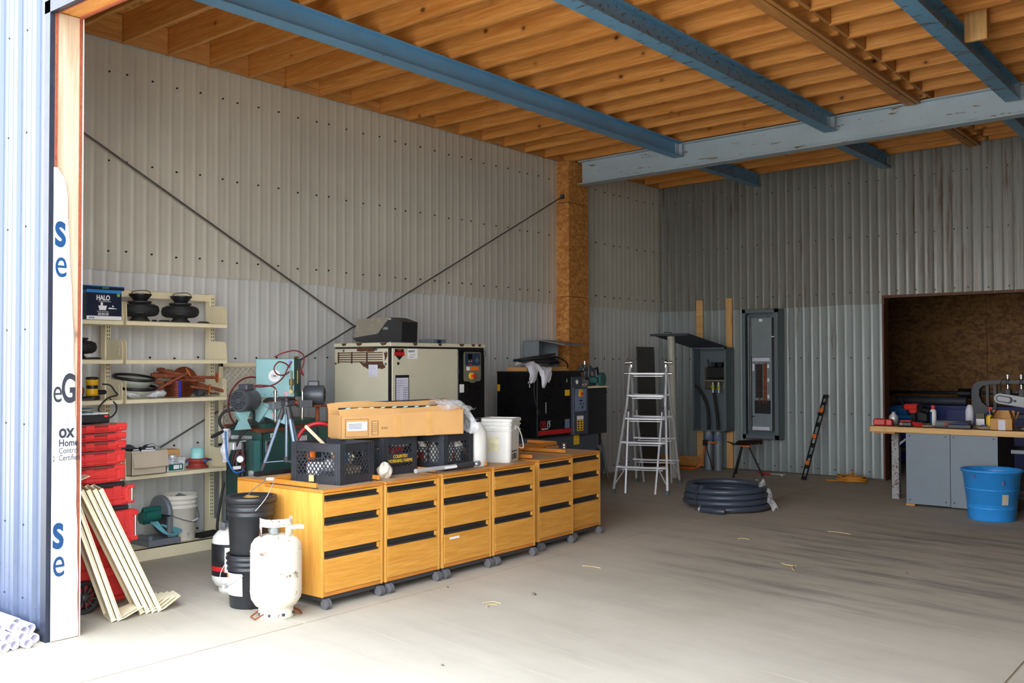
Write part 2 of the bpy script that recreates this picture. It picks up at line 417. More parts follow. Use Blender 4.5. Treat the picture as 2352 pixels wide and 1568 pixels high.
# ------------------------------------------------------------------ camera, light
sc = bpy.context.scene
cam = bpy.data.objects.new('camera', bpy.data.cameras.new('camera')); C.objects.link(cam)
cam.matrix_world = Matrix.Translation((7.519, 0, 1.55)) @ Matrix.Rotation(R(38.638), 4, 'Z') @ Matrix.Rotation(R(90+1.2447), 4, 'X') @ Matrix.Rotation(R(-.1346), 4, 'Z')
cam.data.sensor_width = 36; cam.data.lens = 36*2237.04/2352; cam.data.clip_end = 300
sc.camera = cam
w = bpy.data.worlds.new('sky'); sc.world = w; w.use_nodes = True
wn = w.node_tree.nodes; wl = w.node_tree.links
tc = wn.new('ShaderNodeTexCoord'); sp = wn.new('ShaderNodeSeparateXYZ'); wl.new(tc.outputs['Generated'], sp.inputs[0])
rp = wn.new('ShaderNodeValToRGB'); wl.new(sp.outputs[2], rp.inputs[0])
rp.color_ramp.elements[0].position = 0.; rp.color_ramp.elements[0].color = (1.0, .99, .97, 1)
rp.color_ramp.elements[1].position = .6; rp.color_ramp.elements[1].color = (.72, .83, 1.0, 1)
wl.new(rp.outputs[0], wn['Background'].inputs[0]); wn['Background'].inputs[1].default_value = 1.3
sun = bpy.data.objects.new('sun', bpy.data.lights.new('sun', 'SUN')); C.objects.link(sun)
sun.data.energy = 2.5; sun.data.angle = R(1.5); sun.data.color = (1, .95, .87)
sun.rotation_euler = Vector((-.25, -.62, -.74)).to_track_quat('-Z', 'Y').to_euler()
vs = sc.view_settings; vs.view_transform = 'Standard'; vs.look = 'None'; vs.gamma = 1; vs.use_curve_mapping = False
vs.exposure = 2.75
sc.cycles.max_bounces = 10; sc.cycles.diffuse_bounces = 6; sc.cycles.sample_clamp_indirect = 6

# ------------------------------------------------------------------ floor and yard
SL = .0165; RZ = lambda x: 4.19+SL*x                 # underside of the roof joists: rises gently to the right
b = MB()
J = .006
for x0, x1, y0, y1 in ((-.2, 2.9-J, -6, 3.79-J), (-.2, 2.9-J, 3.79+J, 17.5), (2.9+J, 6.42-J, -6, 17.5), (6.42+J, 16, -6, 17.5)):
    b.box(x0, x1, y0, y1, -.12, 0)
b.box(-.2, 16, -6, 17.5, -.2, -.0035, m=1)
struct(b.build('floor', [M['concrete'], M['gap']]))
b = MB().box(-60, 60, -60, -6, -.3, -.02).box(-60, -.2, -6, 60, -.3, -.02).box(16, 60, -6, 60, -.3, -.02)
struct(b.build('ground', M['ground']))

# ------------------------------------------------------------------ corrugated walls
PITCH = .116
def sheet(mb, frm, a0, a1, z0, z1, off, amp=.0055, wavy=.0, ztop=None, seg=14, m=0):
    """frm(a, d, z): point at distance a along the wall, d out of the wall, height z"""
    n = max(2, int((a1-a0)/PITCH*seg)); vs = []; fs = []
    for i in range(n+1):
        a = a0+(a1-a0)*i/n; ph = 2*PI*a/PITCH
        q = ((a/PITCH) % 1.0-.5)*PITCH
        d = off+amp*math.exp(-(q/.017)**2)+.0008*math.sin(ph*.5)
        zl = z0+wavy*math.sin(a*2.3+1)+wavy*.5*math.sin(a*7.1)
        zt = ztop(a) if ztop else z1
        vs += [frm(a, d, zl), frm(a, d, zt)]
    for i in range(n): fs.append([2*i, 2*i+2, 2*i+3, 2*i+1])
    mb.add(vs, fs, m, True)
def screws(mb, frm, a0, a1, zs, off, ax, skip=None):
    k = 0; a = a0
    while a < a1:
        for z in zs:
            if skip and skip(a, z): continue
            p = Vector(frm(a, off-.012, z+.006*math.sin(a*9))); q = Vector(frm(a, off+.0115, z+.006*math.sin(a*9)))
            mb.cyl(p, q, .010, .0075, 8, 1)
        k += 1; a += PITCH*2 if k % 5 else PITCH*1.35
fl = lambda a, d, z: (d, a, z)
b = MB()
sheet(b, fl, 2.86, 13.02, 0., 2.34, -.012, m=3)
sheet(b, fl, 2.86, 10.40, 2.315, 4.2, .006, wavy=.006)
sheet(b, fl, 10.36, 13.0, 2.315, 4.2, .004, wavy=.006)
screws(b, fl, 3.2, 12.9, (.10, .85, 1.6), -.01, 'x')
screws(b, fl, 3.2, 12.9, (2.47, 3.21, 3.94), .008, 'x')
b.box(-.2, -.05, 2.66, 13.2, 0, 4.6, m=2)  # unseen solid panel behind the sheets, added to block light
struct(b.build('wall_left', [M['tin'], M['screw'], M['backing'], M['tin_low']]))
fb = lambda a, d, z: (a, 13.0-d, z)
top = lambda a: RZ(a)+.012
b = MB()
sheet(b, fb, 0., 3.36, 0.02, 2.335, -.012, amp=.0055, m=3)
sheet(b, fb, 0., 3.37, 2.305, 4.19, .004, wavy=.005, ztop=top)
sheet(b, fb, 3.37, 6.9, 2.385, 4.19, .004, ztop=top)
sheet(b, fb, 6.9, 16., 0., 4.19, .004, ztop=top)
screws(b, fb, .06, 3.3, (.10, .85, 1.6), -.01, 'y')
screws(b, fb, .06, 12., (2.47, 3.21, 3.94), .006, 'y')
b.box(-.2, 3.34, 13.03, 13.16, 0, 4.6, m=2).box(3.34, 6.93, 13.03, 13.16, 2.41, 4.6, m=2).box(6.93, 16, 13.03, 13.16, 0, 4.6, m=2)
struct(b.build('wall_back', [M['tin_back'], M['screw'], M['backing'], M['tin_low_back']]))
b = MB().box(16, 16.2, 2.66, 13.2, 0, 4.8)
struct(b.build('wall_right', M['tin']))
# wooden lining of the opening into the back room
b = MB().box(3.345, 3.368, 12.985, 13.18, 0, 2.385).box(3.345, 6.93, 12.99, 13.18, 2.385, 2.42).box(6.89, 6.93, 12.975, 13.18, 0, 2.385)
struct(b.build('trim_1', M['dooredge']))
# back room of oriented strand board
b = MB()
for i in range(7):
    x = 1.2+i*1.22
    b.box(x+.003, x+1.217, 17.3, 17.33, 0, 2.44).box(x+.003, x+1.217, 17.3, 17.33, 2.446, 3.2)
b.box(1.2, 1.22, 13.16, 17.3, 0, 3.2).box(9.7, 9.72, 13.16, 17.3, 0, 3.2).box(1, 10, 17.33, 17.4, 0, 3.3)
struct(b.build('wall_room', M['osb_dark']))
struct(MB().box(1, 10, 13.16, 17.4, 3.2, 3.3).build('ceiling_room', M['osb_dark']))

# ------------------------------------------------------------------ front wall, door jamb, header
b = MB()
RP = .2286
def siding(mb, x0, x1, z0, z1, y):
    prof = []                                # ribbed steel siding: wide flats, tall ribs, two low stiffeners
    x = x0; pts = []
    base = math.floor(x0/RP)*RP+.06
    u = base
    while u < x1+RP:
        for dx, d in ((0, 0), (.012, .019), (.034, .019), (.046, 0), (.098, 0), (.103, .004), (.111, .004), (.116, 0), (.158, 0), (.163, .004), (.171, .004), (.176, 0)):
            pts.append((u+dx, d))
        u += RP
    pts = [p for p in pts if x0 <= p[0] <= x1]; pts = [(x0, 0)]+pts+[(x1, 0)]
    vs = []; fs = []
    for px, d in pts: vs += [(px, y-d, z0), (px, y-d, z1)]
    for i in range(len(pts)-1): fs.append([2*i, 2*i+2, 2*i+3, 2*i+1])
    mb.add(vs, fs)
siding(b, -3., 2.045, .05, 4.7, 2.652)
siding(b, 2.045, 16, 3.56, 4.9, 2.652); siding(b, 7.2, 16, 0.05, 3.56, 2.652)
for x in (1.60, 1.83): 
    for z in (.2, .62, 1.2, 1.75, 2.35, 2.9, 3.5):
        b.cyl((x-.055, 2.654, z), (x-.055, 2.648, z), .0055, n=8, m=1).cyl((x+.075, 2.654, z-.02), (x+.075, 2.648, z-.02), .005, n=8, m=1)
b.box(-3, 2.03, 2.66, 2.83, 0, 4.6, m=2).box(7.2, 16, 2.66, 2.83, 0, 4.6, m=2).box(2.03, 7.2, 2.66, 2.83, 4.0, 4.8, m=2)
struct(b.build('wall_front', [M['siding'], M['screw'], M['backing']]))
# dark corner trim on the siding edge
struct(MB().prism([(2.03, 2.63), (2.094, 2.63), (2.094, 2.664), (2.086, 2.664), (2.086, 2.64), (2.03, 2.64)], 'z', .0, 4.2).build('trim_2', M['trimdark']))
struct(MB().prism([(2.63, 3.53), (2.664, 3.53), (2.664, 3.538), (2.64, 3.538), (2.64, 3.60), (2.63, 3.60)], 'x', 2.03, 7.2).build('trim_8', M['trimdark']))
# jamb: stud between two strips of sheathing, white liner edge inside
jb = struct(MB().box(2.03, 2.092, 2.674, 2.802, 0, 3.54).build('trim_3', M['stud']))
struct(MB().box(2.03, 2.100, 2.660, 2.674, 0, 3.56).box(2.03, 2.100, 2.802, 2.818, 0, 3.56).build('trim_4', M['osb_edge']))
struct(MB().box(1.9, 2.100, 2.819, 2.826, 0, 3.6).build('trim_5', M['liner']))
# header over the opening
struct(MB().box(2.0, 7.2, 2.676, 2.80, 3.545, 3.56).build('trim_6', M['joist']))
struct(MB().box(2.10, 7.2, 2.66, 2.676, 3.53, 4.0).box(2.10, 7.2, 2.80, 2.816, 3.535, 4.02).box(2.1, 7.2, 2.676, 2.80, 3.56, 4.0).build('trim_7', M['osb_edge']))

# house wrap turned round the jamb, torn to a taper at the top
b = MB()
zs = [0.004, .35, .7, 1.05, 1.39, 1.75, 2.13, 2.35, 2.5, 2.60, 2.655]
ye = [2.812, 2.806, 2.799, 2.792, 2.782, 2.768, 2.750, 2.737, 2.728, 2.712, 2.672]
random.seed(3)
def wrap(i, j):
    k = j*(len(zs)-1); a = min(int(k), len(zs)-2); f = k-a
    z = zs[a]*(1-f)+zs[a+1]*f; e = ye[a]*(1-f)+ye[a+1]*f
    y = 2.652+(e-2.652)*i
    return (2.1055+.0025*math.sin(z*9+i*4)*i+(.006*max(0, z-2.3)*i), y+.002*math.sin(z*23)*i, z)
b.grid(8, 60, wrap)
b.grid(1, 60, lambda i, j: (lambda p: (p[0]-.004*i, p[1], p[2]))(wrap(1, j)))
wr = tag(b.build('house_wrap', M['wrap']), 'white printed building wrap covering the doorway jamb beside the steel siding', 'building wrap')
def wtext(s, size, y, z, m, bold=0., sx=1.): return text(s, size, M[m], wr, (2.1092, y, z), FX, bold=bold, sx=sx)
wtext('s', .29, 2.656, 2.215, 'ink_blue', .006, .62); wtext('e', .24, 2.657, 2.04, 'ink_blue', .0, .66)
wtext('e', .19, 2.653, 1.335, 'ink_dark', 0., .62); wtext('G', .225, 2.702, 1.335, 'ink_dark', .006, .52)
wtext('ox', .105, 2.690, 1.135, 'ink_dark', .003, .78)
wtext('Home', .056, 2.690, 1.085, 'ink_dark', .001, .80); wtext('Control', .046, 2.690, 1.045, 'ink_dark', 0., .78); wtext('Certified', .046, 2.690, 1.005, 'ink_dark', 0., .74)
wtext('2', .04, 2.656, 1.005, 'ink_dark', 0., .7)
wtext('s', .29, 2.656, .52, 'ink_blue', .006, .62); wtext('e', .24, 2.657, .36, 'ink_blue', .0, .66)

# ------------------------------------------------------------------ roof: deck, joists, blocking, steel
def slab(mb, x0, x1, y0, y1, za, zb, m=0):
    vs = [(x, y, RZ(x)+z) for z in (za, zb) for y in (y0, y1) for x in (x0, x1)]
    mb.add(vs, [(0, 2, 3, 1), (4, 5, 7, 6), (0, 1, 5, 4), (2, 6, 7, 3), (0, 4, 6, 2), (1, 3, 7, 5)], m)
b = MB()
for i in range(14):
    for j in range(5):
        x0 = -.25+i*1.22; y0 = 2.45+j*2.44+(1.22 if i % 2 else 0)-1.22
        slab(b, x0+.0015, x0+1.2185, max(2.4, y0)+.0015, min(13.2, y0+2.4385), .236, .25)
slab(b, -.25, 16.3, 2.4, 13.2, .25, .30)
struct(b.build('ceiling', M['osb_roof']))
ORD = 'first second third fourth fifth sixth seventh eighth ninth tenth eleventh twelfth thirteenth fourteenth fifteenth sixteenth seventeenth eighteenth nineteenth twentieth twenty-first twenty-second twenty-third twenty-fourth twenty-fifth twenty-sixth twenty-seventh'.split()
SPC = .4146
TILT = -math.atan(SL)
def joist_mesh(L):
    return MB().box(0, L, -.019, .019, .0, .235, .002)
jl = joist_mesh(4.62).build('roof_joist', M['joist']); jl['category'] = 'joist'
jr = joist_mesh(6.4).build('roof_joist', M['joist']); jr['category'] = 'joist'
bl = MB().box(0, .032, -.183, .183, .0, .225, .002).build('blocking', M['timber_y']); bl['category'] = 'blocking'
bc = MB().box(0, .032, -.183, .183, .0, .225, .002).build('blocking', M['timber_y']); bc['category'] = 'blocking'
ys = [4.235+SPC*(k-4) for k in range(26)]
ys = [y for y in ys if 2.86 < y < 12.97]
if ys[-1]+.17 > 12.95: pass
firstl = firstr = firstb = firstc = True
random.seed(11)
for k, y in enumerate(ys):
    n = len(ys)-1-k
    o = jl if firstl else jl.copy()
    if not firstl: C.objects.link(o)
    firstl = False
    o.location = (.012, y, RZ(.012)); o.rotation_euler = (0, TILT, 0)
    tag(o, f'pale timber roof joist running out from the left wall, {ORD[n]} counted from the back wall', 'joist', 'roof joists of the left bay')
    if y > 4.8:
        o = jr if firstr else jr.copy()
        if not firstr: C.objects.link(o)
        firstr = False
        x = 4.665; yy = min(y+.17, 12.96)
        o.location = (x, yy, RZ(x)); o.rotation_euler = (0, TILT, 0)
        tag(o, f'pale timber roof joist right of the lapped timber strip, {ORD[n]} counted from the back wall', 'joist', 'roof joists of the right bay')
        o = bc if firstc else bc.copy()
        if not firstc: C.objects.link(o)
        firstc = False
        o.location = (4.63, yy-SPC/2+.0, RZ(4.63)+.012)
        tag(o, 'short timber blocking board between the roof joists along the timber strip', 'blocking', 'blocking boards along the timber strip')
    o = bl if firstb else bl.copy()
    if not firstb: C.objects.link(o)
    firstb = False
    o.location = (.03, y+SPC/2 if y+SPC/2 < 12.75 else y-SPC/2+.001, RZ(.03)+.001)
    if y+SPC/2 >= 12.75: C.objects.unlink(o); continue
    tag(o, 'short timber blocking board between the roof joists at the top of the left wall', 'blocking', 'blocking boards at the top of the left wall')
# timber strip under the joint of the joists
for (y0, y1, lab) in ((3., 10.5, 'narrow timber strip under the roof joists in front of the pale girder'), (10.66, 13., 'short timber strip under the roof joists behind the pale girder')):
    x = 4.47; z = RZ(x)
    t = thing('timber_strip', lab, 'timber strip', (x, (y0+y1)/2, z-.04))
    MB().box(-.055, .045, y0-(y0+y1)/2, y1-(y0+y1)/2, -.002, .04, .002).build('batten', M['timber_y'], t)
    MB().box(.055, .092, y0-(y0+y1)/2, y1-(y0+y1)/2, .0, .04, .002).build('cap_board', M['timber_y'], t)
def ibeam(x, y0, y1, zb, zt, wf, lab, mt, clip):
    t = thing('steel_beam', lab, 'steel beam', (x, (y0+y1)/2, zb)); h = zt-zb; a = y0-(y0+y1)/2; c = -a
    MB().box(-.005, .005, a, c, .009, h-.009).build('web', mt, t)
    MB().box(-wf/2, wf/2, a, c, 0, .009).build('flange', mt, t)
    MB().box(-wf/2, wf/2, a, c, h-.009, h).build('flange', mt, t)
    if clip: MB().box(.005, .014, c-.10, c-.02, .02, h-.02).box(.014, .06, c-.028, c-.02, .02, h-.02).build('connection_plate', M['grey_beam'], t)
    return t
for x, lab in ((1.74, 'blue steel roof beam nearest the left wall, in front of the pale girder'), (3.61, 'blue steel roof beam with bare patches, second from the left wall, before the girder'), (5.43, 'dark blue steel roof beam beside the hanging plank, right of the timber strip')):
    ibeam(x, 2.83, 10.49, RZ(x)-.178, RZ(x)-.001, .135, lab, M['blue_beam_clean' if x < 2 else 'blue_beam'], True)
for x, lab in ((1.62, 'short blue steel beam from girder to back wall, nearest the column'), (3.42, 'short blue steel beam from girder to back wall, above the left edge of the doorway'), (5.22, 'short blue steel beam from girder to back wall, right of the others above the doorway')):
    ibeam(x, 10.66, 12.985, RZ(x)-.168, RZ(x)-.001, .12, lab, M['blue_beam'], False)
t = thing('girder', 'deep pale blue-grey steel girder crossing the roof from the column to the right', 'girder', (.26, 10.58, 3.887), rot=(0, -math.atan(.0155), 0))
H = .308
MB().box(0, 15.7, -.006, .006, .012, H-.012).build('web', M['grey_beam'], t)
MB().box(-.02, 15.7, -.08, .08, 0, .013).build('flange', M['grey_beam'], t)
MB().box(-.02, 15.7, -.08, .08, H-.013, H).build('flange', M['grey_beam'], t)
t = thing('hanging_plank', 'short timber plank hung upright beside the dark blue roof beam', 'plank', (5.58, 8.42, RZ(5.5)-.15))
b = MB().box(-.085, .085, -.019, .019, 0, .50, .002)
for x, z in ((-.05, .30), (.05, .33), (-.05, .40), (.05, .42)): b.cyl((x, -.021, z), (x, -.017, z), .005, n=8, m=1)
b.build('board', [M['timber_z'], M['screw']], t)

# column wrapped in strand board
b = MB().box(0.0, .2, 10.345, 10.79, 2.41, 3.64, .002).box(0, .196, 10.35, 10.786, 3.647, 4.19, .002).box(0, .206, 10.335, 10.80, 0, 2.404, .002)
b.box(.2, .204, 10.36, 10.365, 0, 2.4, m=1)
struct(b.build('column', [M['osb_col'], M['redink']]))
# bracing cables crossing in front of the left wall
def cable(p, q, lab, mount=None):
    p = Vector(p); q = Vector(q); c = (p+q)/2
    t = thing('bracing_cable', lab, 'cable', c)
    MB().tube([p-c, (q-p)*.5+p-c, q-c], .0085, 8).build('rod', M['brownrod'], t)
    d = (q-p).normalized(); a = (q if mount else p)-c
    MB().box(a.x-.03, a.x+.015, a.y-.025, a.y+.025, a.z-.03, a.z+.03, .004).cyl(a-d*.02, a+d*.05, .016, n=10).build('anchor', M['motor'], t)
cable((.07, 3.0, 3.83), (.07, 10.3, .12), 'thin steel bracing cable falling from upper left across the corrugated wall')
cable((.10, 3.45, .30), (.115, 10.33, 3.72), 'thin steel bracing cable rising to the bolt on the strand board column', 1)
# ------------------------------------------------------------------ pipes outside by the siding
PP = [(2.048, 2.594, .026), (2.120, 2.525, .026), (2.086, 2.468, .026), (2.10, 2.412, .026), (2.012, 2.555, .071), (2.130, 2.492, .071), (2.092, 2.436, .071), (2.055, 2.380, .071), (1.99, 2.60, .071), (2.061, 2.472, .116), (1.985, 2.525, .116), (2.05, 2.408, .116)]
where = ['lowest layer, nearest the siding', 'lowest layer, second out from the siding', 'lowest layer, third out from the siding', 'lowest layer, fourth out from the siding', 'middle layer, second from the siding', 'middle layer, third from the siding', 'middle layer, fourth from the siding', 'middle layer, outermost', 'middle layer, nearest the siding', 'top layer, middle one', 'top layer, nearest the siding', 'top layer, outermost']
first = None
for (x, y, z), wh in zip(PP, where):
    lab = f'white plastic pipe of the pile outside the siding, {wh}'
    if first is None:
        m = MB().lathe([(.0265, 0), (.0265, 1.5), (.0205, 1.5), (.0205, 0), (.0265, 0)], 24)
        o = first = m.build('plastic_pipe', M['pvc'])
    else:
        o = first.copy(); C.objects.link(o)
    o.location = (x-1.5, y+.0, z); o.rotation_euler = (0, PI/2, 0); tag(o, lab, 'pipe', 'plastic pipes piled outside the siding')

# ------------------------------------------------------------------ cream shelf boards leaning inside the jamb
def board_at(p, wdir, ldir, lab, top=False):
    wv = Vector(wdir).normalized(); lv = Vector(ldir).normalized(); nv = wv.cross(lv).normalized(); wv = lv.cross(nv)
    t = thing('shelf_board', lab, 'shelf board', p, group='spare shelf boards leaning by the doorway')
    t.matrix_world = Matrix.Translation(p) @ Matrix((wv, lv, nv)).transposed().to_4x4()
    W = .23; L = .86
    b = MB().box(0, W, 0, L, 0, .006).box(0, .006, 0, L, -.016, .010, .002).box(W-.006, W, 0, L, -.016, .010, .002).box(.006, .03, 0, L, -.016, -.013)
    b.build('shelf_panel', M['cream'], t)
    MB().prism([(0, -.02), (W, -.02), (W-.02, .15), (.05, .15), (.0, .03)], 'y', -.004, .0).box(.06, .15, -.006, -.004, .05, .07).box(.06, .075, -.006, -.004, .07, .12).build('end_bracket', M['cream'], t)
    if top: MB().prism([(0, -.02), (W, -.02), (W-.02, .15), (.05, .15), (.0, .03)], 'y', L, L+.004).box(.06, .15, L+.004, L+.007, .05, .07).build('end_bracket', M['cream'], t)
    return t
# normals point to the right-hand side, towards the camera
bw = (-.96, .28, 0)
for p, l, lab, tp in (((1.985, 3.098, .012), (-.10, -.25, .81), 'cream metal shelf board leaning by the jamb, nearest the doorway', True),
                  ((1.995, 3.131, .012), (-.10, -.25, .81), 'cream metal shelf board leaning by the jamb, second from the doorway', False),
                  ((1.955, 3.300, .012), (-.085, -.35, .79), 'cream metal shelf board leaning in the inner bundle, first face towards the doorway', False),
                  ((1.966, 3.334, .012), (-.085, -.35, .79), 'cream metal shelf board leaning in the inner bundle, second towards the room', False),
                  ((1.977, 3.368, .012), (-.085, -.35, .79), 'cream metal shelf board leaning in the inner bundle, third towards the room', False),
                  ((1.988, 3.402, .012), (-.085, -.35, .79), 'cream metal shelf board leaning in the inner bundle, outermost towards the shelving', False)):
    board_at(Vector(p), bw, l, lab, tp)

# ------------------------------------------------------------------ red stacking tool boxes
XF = 1.64
def organizer(name, lab, z0, z1, y1, lidcol, deep, x0=1.22, y0=2.88, red='red'):
    t = thing(name, lab, 'tool box', ((x0+XF)/2, (y0+y1)/2, z0), group='stacked red tool boxes')
    hx = (XF-x0)/2; hy = (y1-y0)/2; h = z1-z0; lid = .018 if not deep else .03
    b = MB().box(-hx, hx-.012, -hy, hy-.02, 0, h-lid, .012)
    b.box(hx-.016, hx, -hy+.03, hy-.06, h*.28, h*.42, .004)
    for q in (-.32, .0, .30): b.box(hx-.016, hx-.004, hy*2*q-.03, hy*2*q+.03, .006, h*.85, .004)
    b.box(-hx+.01, hx-.02, -hy+.02, hy-.03, -.001, .004)
    b.box(hx-.05, hx-.004, hy-.05, hy, .12*h, h-lid, .008)
    b.build('box_body', M[red], t)
    if lidcol == 'clear':
        MB().box(-hx+.005, hx-.012, -hy+.005, hy-.03, h-lid, h-.002, .005).build('lid', M['clearish'], t)
        MB().box(hx-.03, hx-.002, hy-.075, hy-.002, h-lid-.012, h-.001, .004).build('latch', M['red'], t)
    else:
        MB().box(-hx+.005, hx-.01, -hy+.005, hy-.05, h-lid, h+.004, .01).box(-hx+.03, hx-.06, -hy+.03, hy-.1, h, h+.012, .008).build('lid', M['black'], t)
        MB().cyl((hx-.005, hy-.012, .18*h), (hx-.005, hy-.012, .72*h), .011, n=10).build('handle_tube', M['chrome'], t)
        MB().box(hx-.03, hx+.004, hy-.045, hy+.006, .70*h, .86*h, .006).build('handle_mount', M['red'], t)
        MB().box(hx-.03, hx+.004, hy-.045, hy+.006, .06*h, .2*h, .006).build('handle_mount', M['red'], t)
    return t
for k, (a, z, y1, lc, dp, lab) in enumerate((
        (1.113, 1.172, 3.375, 'clear', 0, 'shallow red organizer box with clear lid, topmost red one of the stack'),
        (1.060, 1.113, 3.37, 'clear', 0, 'shallow red organizer box with clear lid, second red one from the stack top'),
        (1.000, 1.060, 3.37, 'clear', 0, 'shallow red organizer box with clear lid, third red one from the stack top'),
        (.905, 1.000, 3.365, 'clear', 0, 'deep red organizer box with clear lid, upper of the two deep ones'),
        (.795, .905, 3.365, 'clear', 0, 'deep red organizer box with clear lid, lower of the two deep ones'),
        (.640, .790, 3.42, 'black', 1, 'red tool box with black lid and steel handle tube below the organizers'),
        (.390, .640, 3.445, 'black', 1, 'tall red tool box with black lid, second from the stack bottom'))):
    organizer('tool_box', lab, a+.0, z-.003, y1, lc, dp)
t = thing('rolling_tool_box', 'red rolling tool box with spoked wheel at the foot of the stack', 'tool box', (1.43, 3.155, 0))
MB().box(-.22, .205, -.25, .24, .06, .386, .015).box(.205, .222, -.2, .2, .2, .26, .005).box(-.2, .2, -.22, .22, .03, .065, .01).build('box_body', M['red'], t)
wb = MB()
wb.T = Matrix.Translation((.225, -.075, .102)) @ Matrix.Rotation(PI/2, 4, 'Y')
wb.lathe([(.074, -.02), (.100, -.024), (.102, -.01), (.102, .018), (.098, .026), (.074, .022), (.074, -.02)], 40)
wb.T = None
wh = wb.build('wheel', M['rubber'], t)
wb = MB(); wb.T = Matrix.Translation((.225, -.075, .102)) @ Matrix.Rotation(PI/2, 4, 'Y')
wb.lathe([(0, -.01), (.026, -.01), (.026, .024), (.012, .03), (0, .03)], 24)
for k in range(10):
    a = k*PI/5
    wb.bar((math.cos(a)*.02, math.sin(a)*.02, .008), (math.cos(a+.12)*.075, math.sin(a+.12)*.075, .012), .010, .02)
wb.T = None
wb.build('spokes', M['charcoal'], wh)
t = thing('parts_tray', 'black parts tray with clear lid on top of the red tool box stack', 'tray', (1.43, 3.085, 1.172))
MB().box(-.18, .185, -.17, .185, 0, .055, .01).box(.178, .19, .12, .165, .02, .045, .003).build('tray_body', M['black'], t)
MB().box(-.17, .178, -.16, .175, .055, .066, .004).build('lid', M['filmdense'], t)
MB().box(.186, .192, .14, .165, .038, .05).build('latch', M['red'], t)
t = thing('folder', 'green folder lying on the black parts tray above the red boxes', 'folder', (1.46, 3.055, 1.238))
MB().box(-.1, .12, -.14, .12, .0, .006).grid(6, 2, lambda i, j: (-.1+.22*i, -.14+.26*j, .012+.02*math.sin(i*2.2)*j)).build('cover', M['green'], t)

# ------------------------------------------------------------------ cream cantilever shelving
UF = .20; SF = .44
t = thing('shelving_unit', 'cream metal cantilever shelving unit standing against the corrugated wall', 'shelving', (.3, 4.0, 0))
def P(mb, name, mt='cream', par=None): return mb.build(name, M[mt], par or t)
for y in (3.085, 4.03, 4.985):
    b = MB().box(UF-.07-.3, UF-.3, y-4.0-.026, y-4.0+.026, 0, 2.15, .003)
    z = .12
    while z < 2.12:
        for dy in (-.009, .009): b.box(UF-.3-.001, UF-.3+.0012, y-4.0+dy-.0032, y-4.0+dy+.0032, z, z+.016, m=1)
        z += .030
    b.build('upright', [M['cream'], M['slot']], t)
P(MB().box(UF-.06-.3, UF-.01-.3, -.9, .96, 2.085, 2.145, .004), 'top_rail')
def bracket(y, z, s):
    b = MB().prism([(UF-.3, z-.03), (SF-.3+.004, z-.03), (SF-.3-.006, z+.135), (SF-.3-.03, z+.15), (UF-.3, z+.16)], 'y', y-4.0-.0025, y-4.0+.0025)
    for q in (-.0042, .0027): b.box(.02, .1, y-4.0+q, y-4.0+q+.0015, z+.095, z+.112).box(.08, .1, y-4.0+q, y-4.0+q+.0015, z+.03, z+.1)
    return P(b, 'shelf_bracket')
for bay, (ya, yb) in enumerate(((3.10, 4.02), (4.045, 4.965))):
    for z in (.675, 1.272, 1.583, 1.885):
        b = MB().box(UF-.3, SF-.3, ya-4, yb-4, z-.004, z).box(SF-.3-.004, SF-.3, ya-4, yb-4, z-.035, z, .0015).box(SF-.3-.02, SF-.3-.002, ya-4, yb-4, z-.035, z-.032).box(UF-.3, UF-.3+.004, ya-4, yb-4, z-.035, z)
        P(b, 'shelf')
        for y in (ya+.004, yb-.004): bracket(y, z, 1)
P(MB().box(.07-.3, .47-.3, -.93, .945, .088, .10, .002).box(.458-.3, .47-.3, -.93, .945, .0, .10, .002).box(.07-.3, .47-.3, .935, .945, 0, .10).box(.08-.3, .45-.3, -.93, .93, .0, .02), 'base_shelf')
b = MB().prism([(UF-.3, .1), (.17, .1), (.17, .13), (.06, .22), (UF-.3, .24)], 'y', .938, .944)
P(b, 'base_end_panel')

# ---- top shelf
t = thing('lamp_box', 'navy retail carton with a lamp picture and white lettering on the top shelf', 'carton', (.32, 3.862, 1.885))
MB().box(-.12, .125, -.14, .14, 0, .228, .001).build('carton', M['navy'], t)
MB().box(.1252, .1262, -.14, .14, 0, .028).build('white_band', M['paper'], t)
MB().box(.1252, .1262, -.14, .14, .205, .228).box(-.12, .125, -.1412, -.1402, .205, .228).build('blue_band', M['skyblue'], t)
text('HALO', .052, M['paper'], t, (.1266, -.065, .150), FX, bold=.0018, sx=.78)
text('OUTDOOR SECURITY', .010, M['paper'], t, (.1266, -.045, .136), FX)
text('LED Area and Wall Light', .009, M['paper'], t, (.1266, -.058, .060), FX)
text('E·T·N', .016, M['ink_blue'], t, (.1266, -.120, .008), FX, bold=.0008)
MB().prism([(-.048, .108), (.02, .108), (.012, .073), (-.04, .073)], 'x', .1254, .1266).box(.1254, .1266, -.03, -.012, .108, .132).prism([(.04, .095), (.1, .088), (.1, .084), (.03, .084)], 'x', .1254, .1266).prism([(.062, .10), (.068, .115), (.078, .10)], 'x', .1254, .1266).build('picture', M['paper'], t)
b = MB()
for q in (-.05, -.02, .01): b.box(.1254, .1264, q, q+.024, .034, .036).box(.1254, .1264, q, q+.024, .052, .054).box(.1254, .1264, q, q+.002, .034, .054).box(.1254, .1264, q+.022, q+.024, .034, .054).box(.1254, .1264, q+.005, q+.019, .040, .047)
b.build('icon_row', M['paper'], t)
MB().cyl((.1254, .114, .192), (.1268, .114, .192), .013, n=20).build('round_sticker', M['greenlbl'], t)
t = thing('flat_carton', 'flat dark carton with blue edge lying on top of the lamp carton', 'carton', (.32, 3.862, 2.1135))
MB().box(-.13, .13, -.16, .16, 0, .030, .001).build('carton', M['navy'], t)
MB().box(.1302, .1312, -.16, .16, .024, .030).build('blue_edge', M['skyblue'], t)
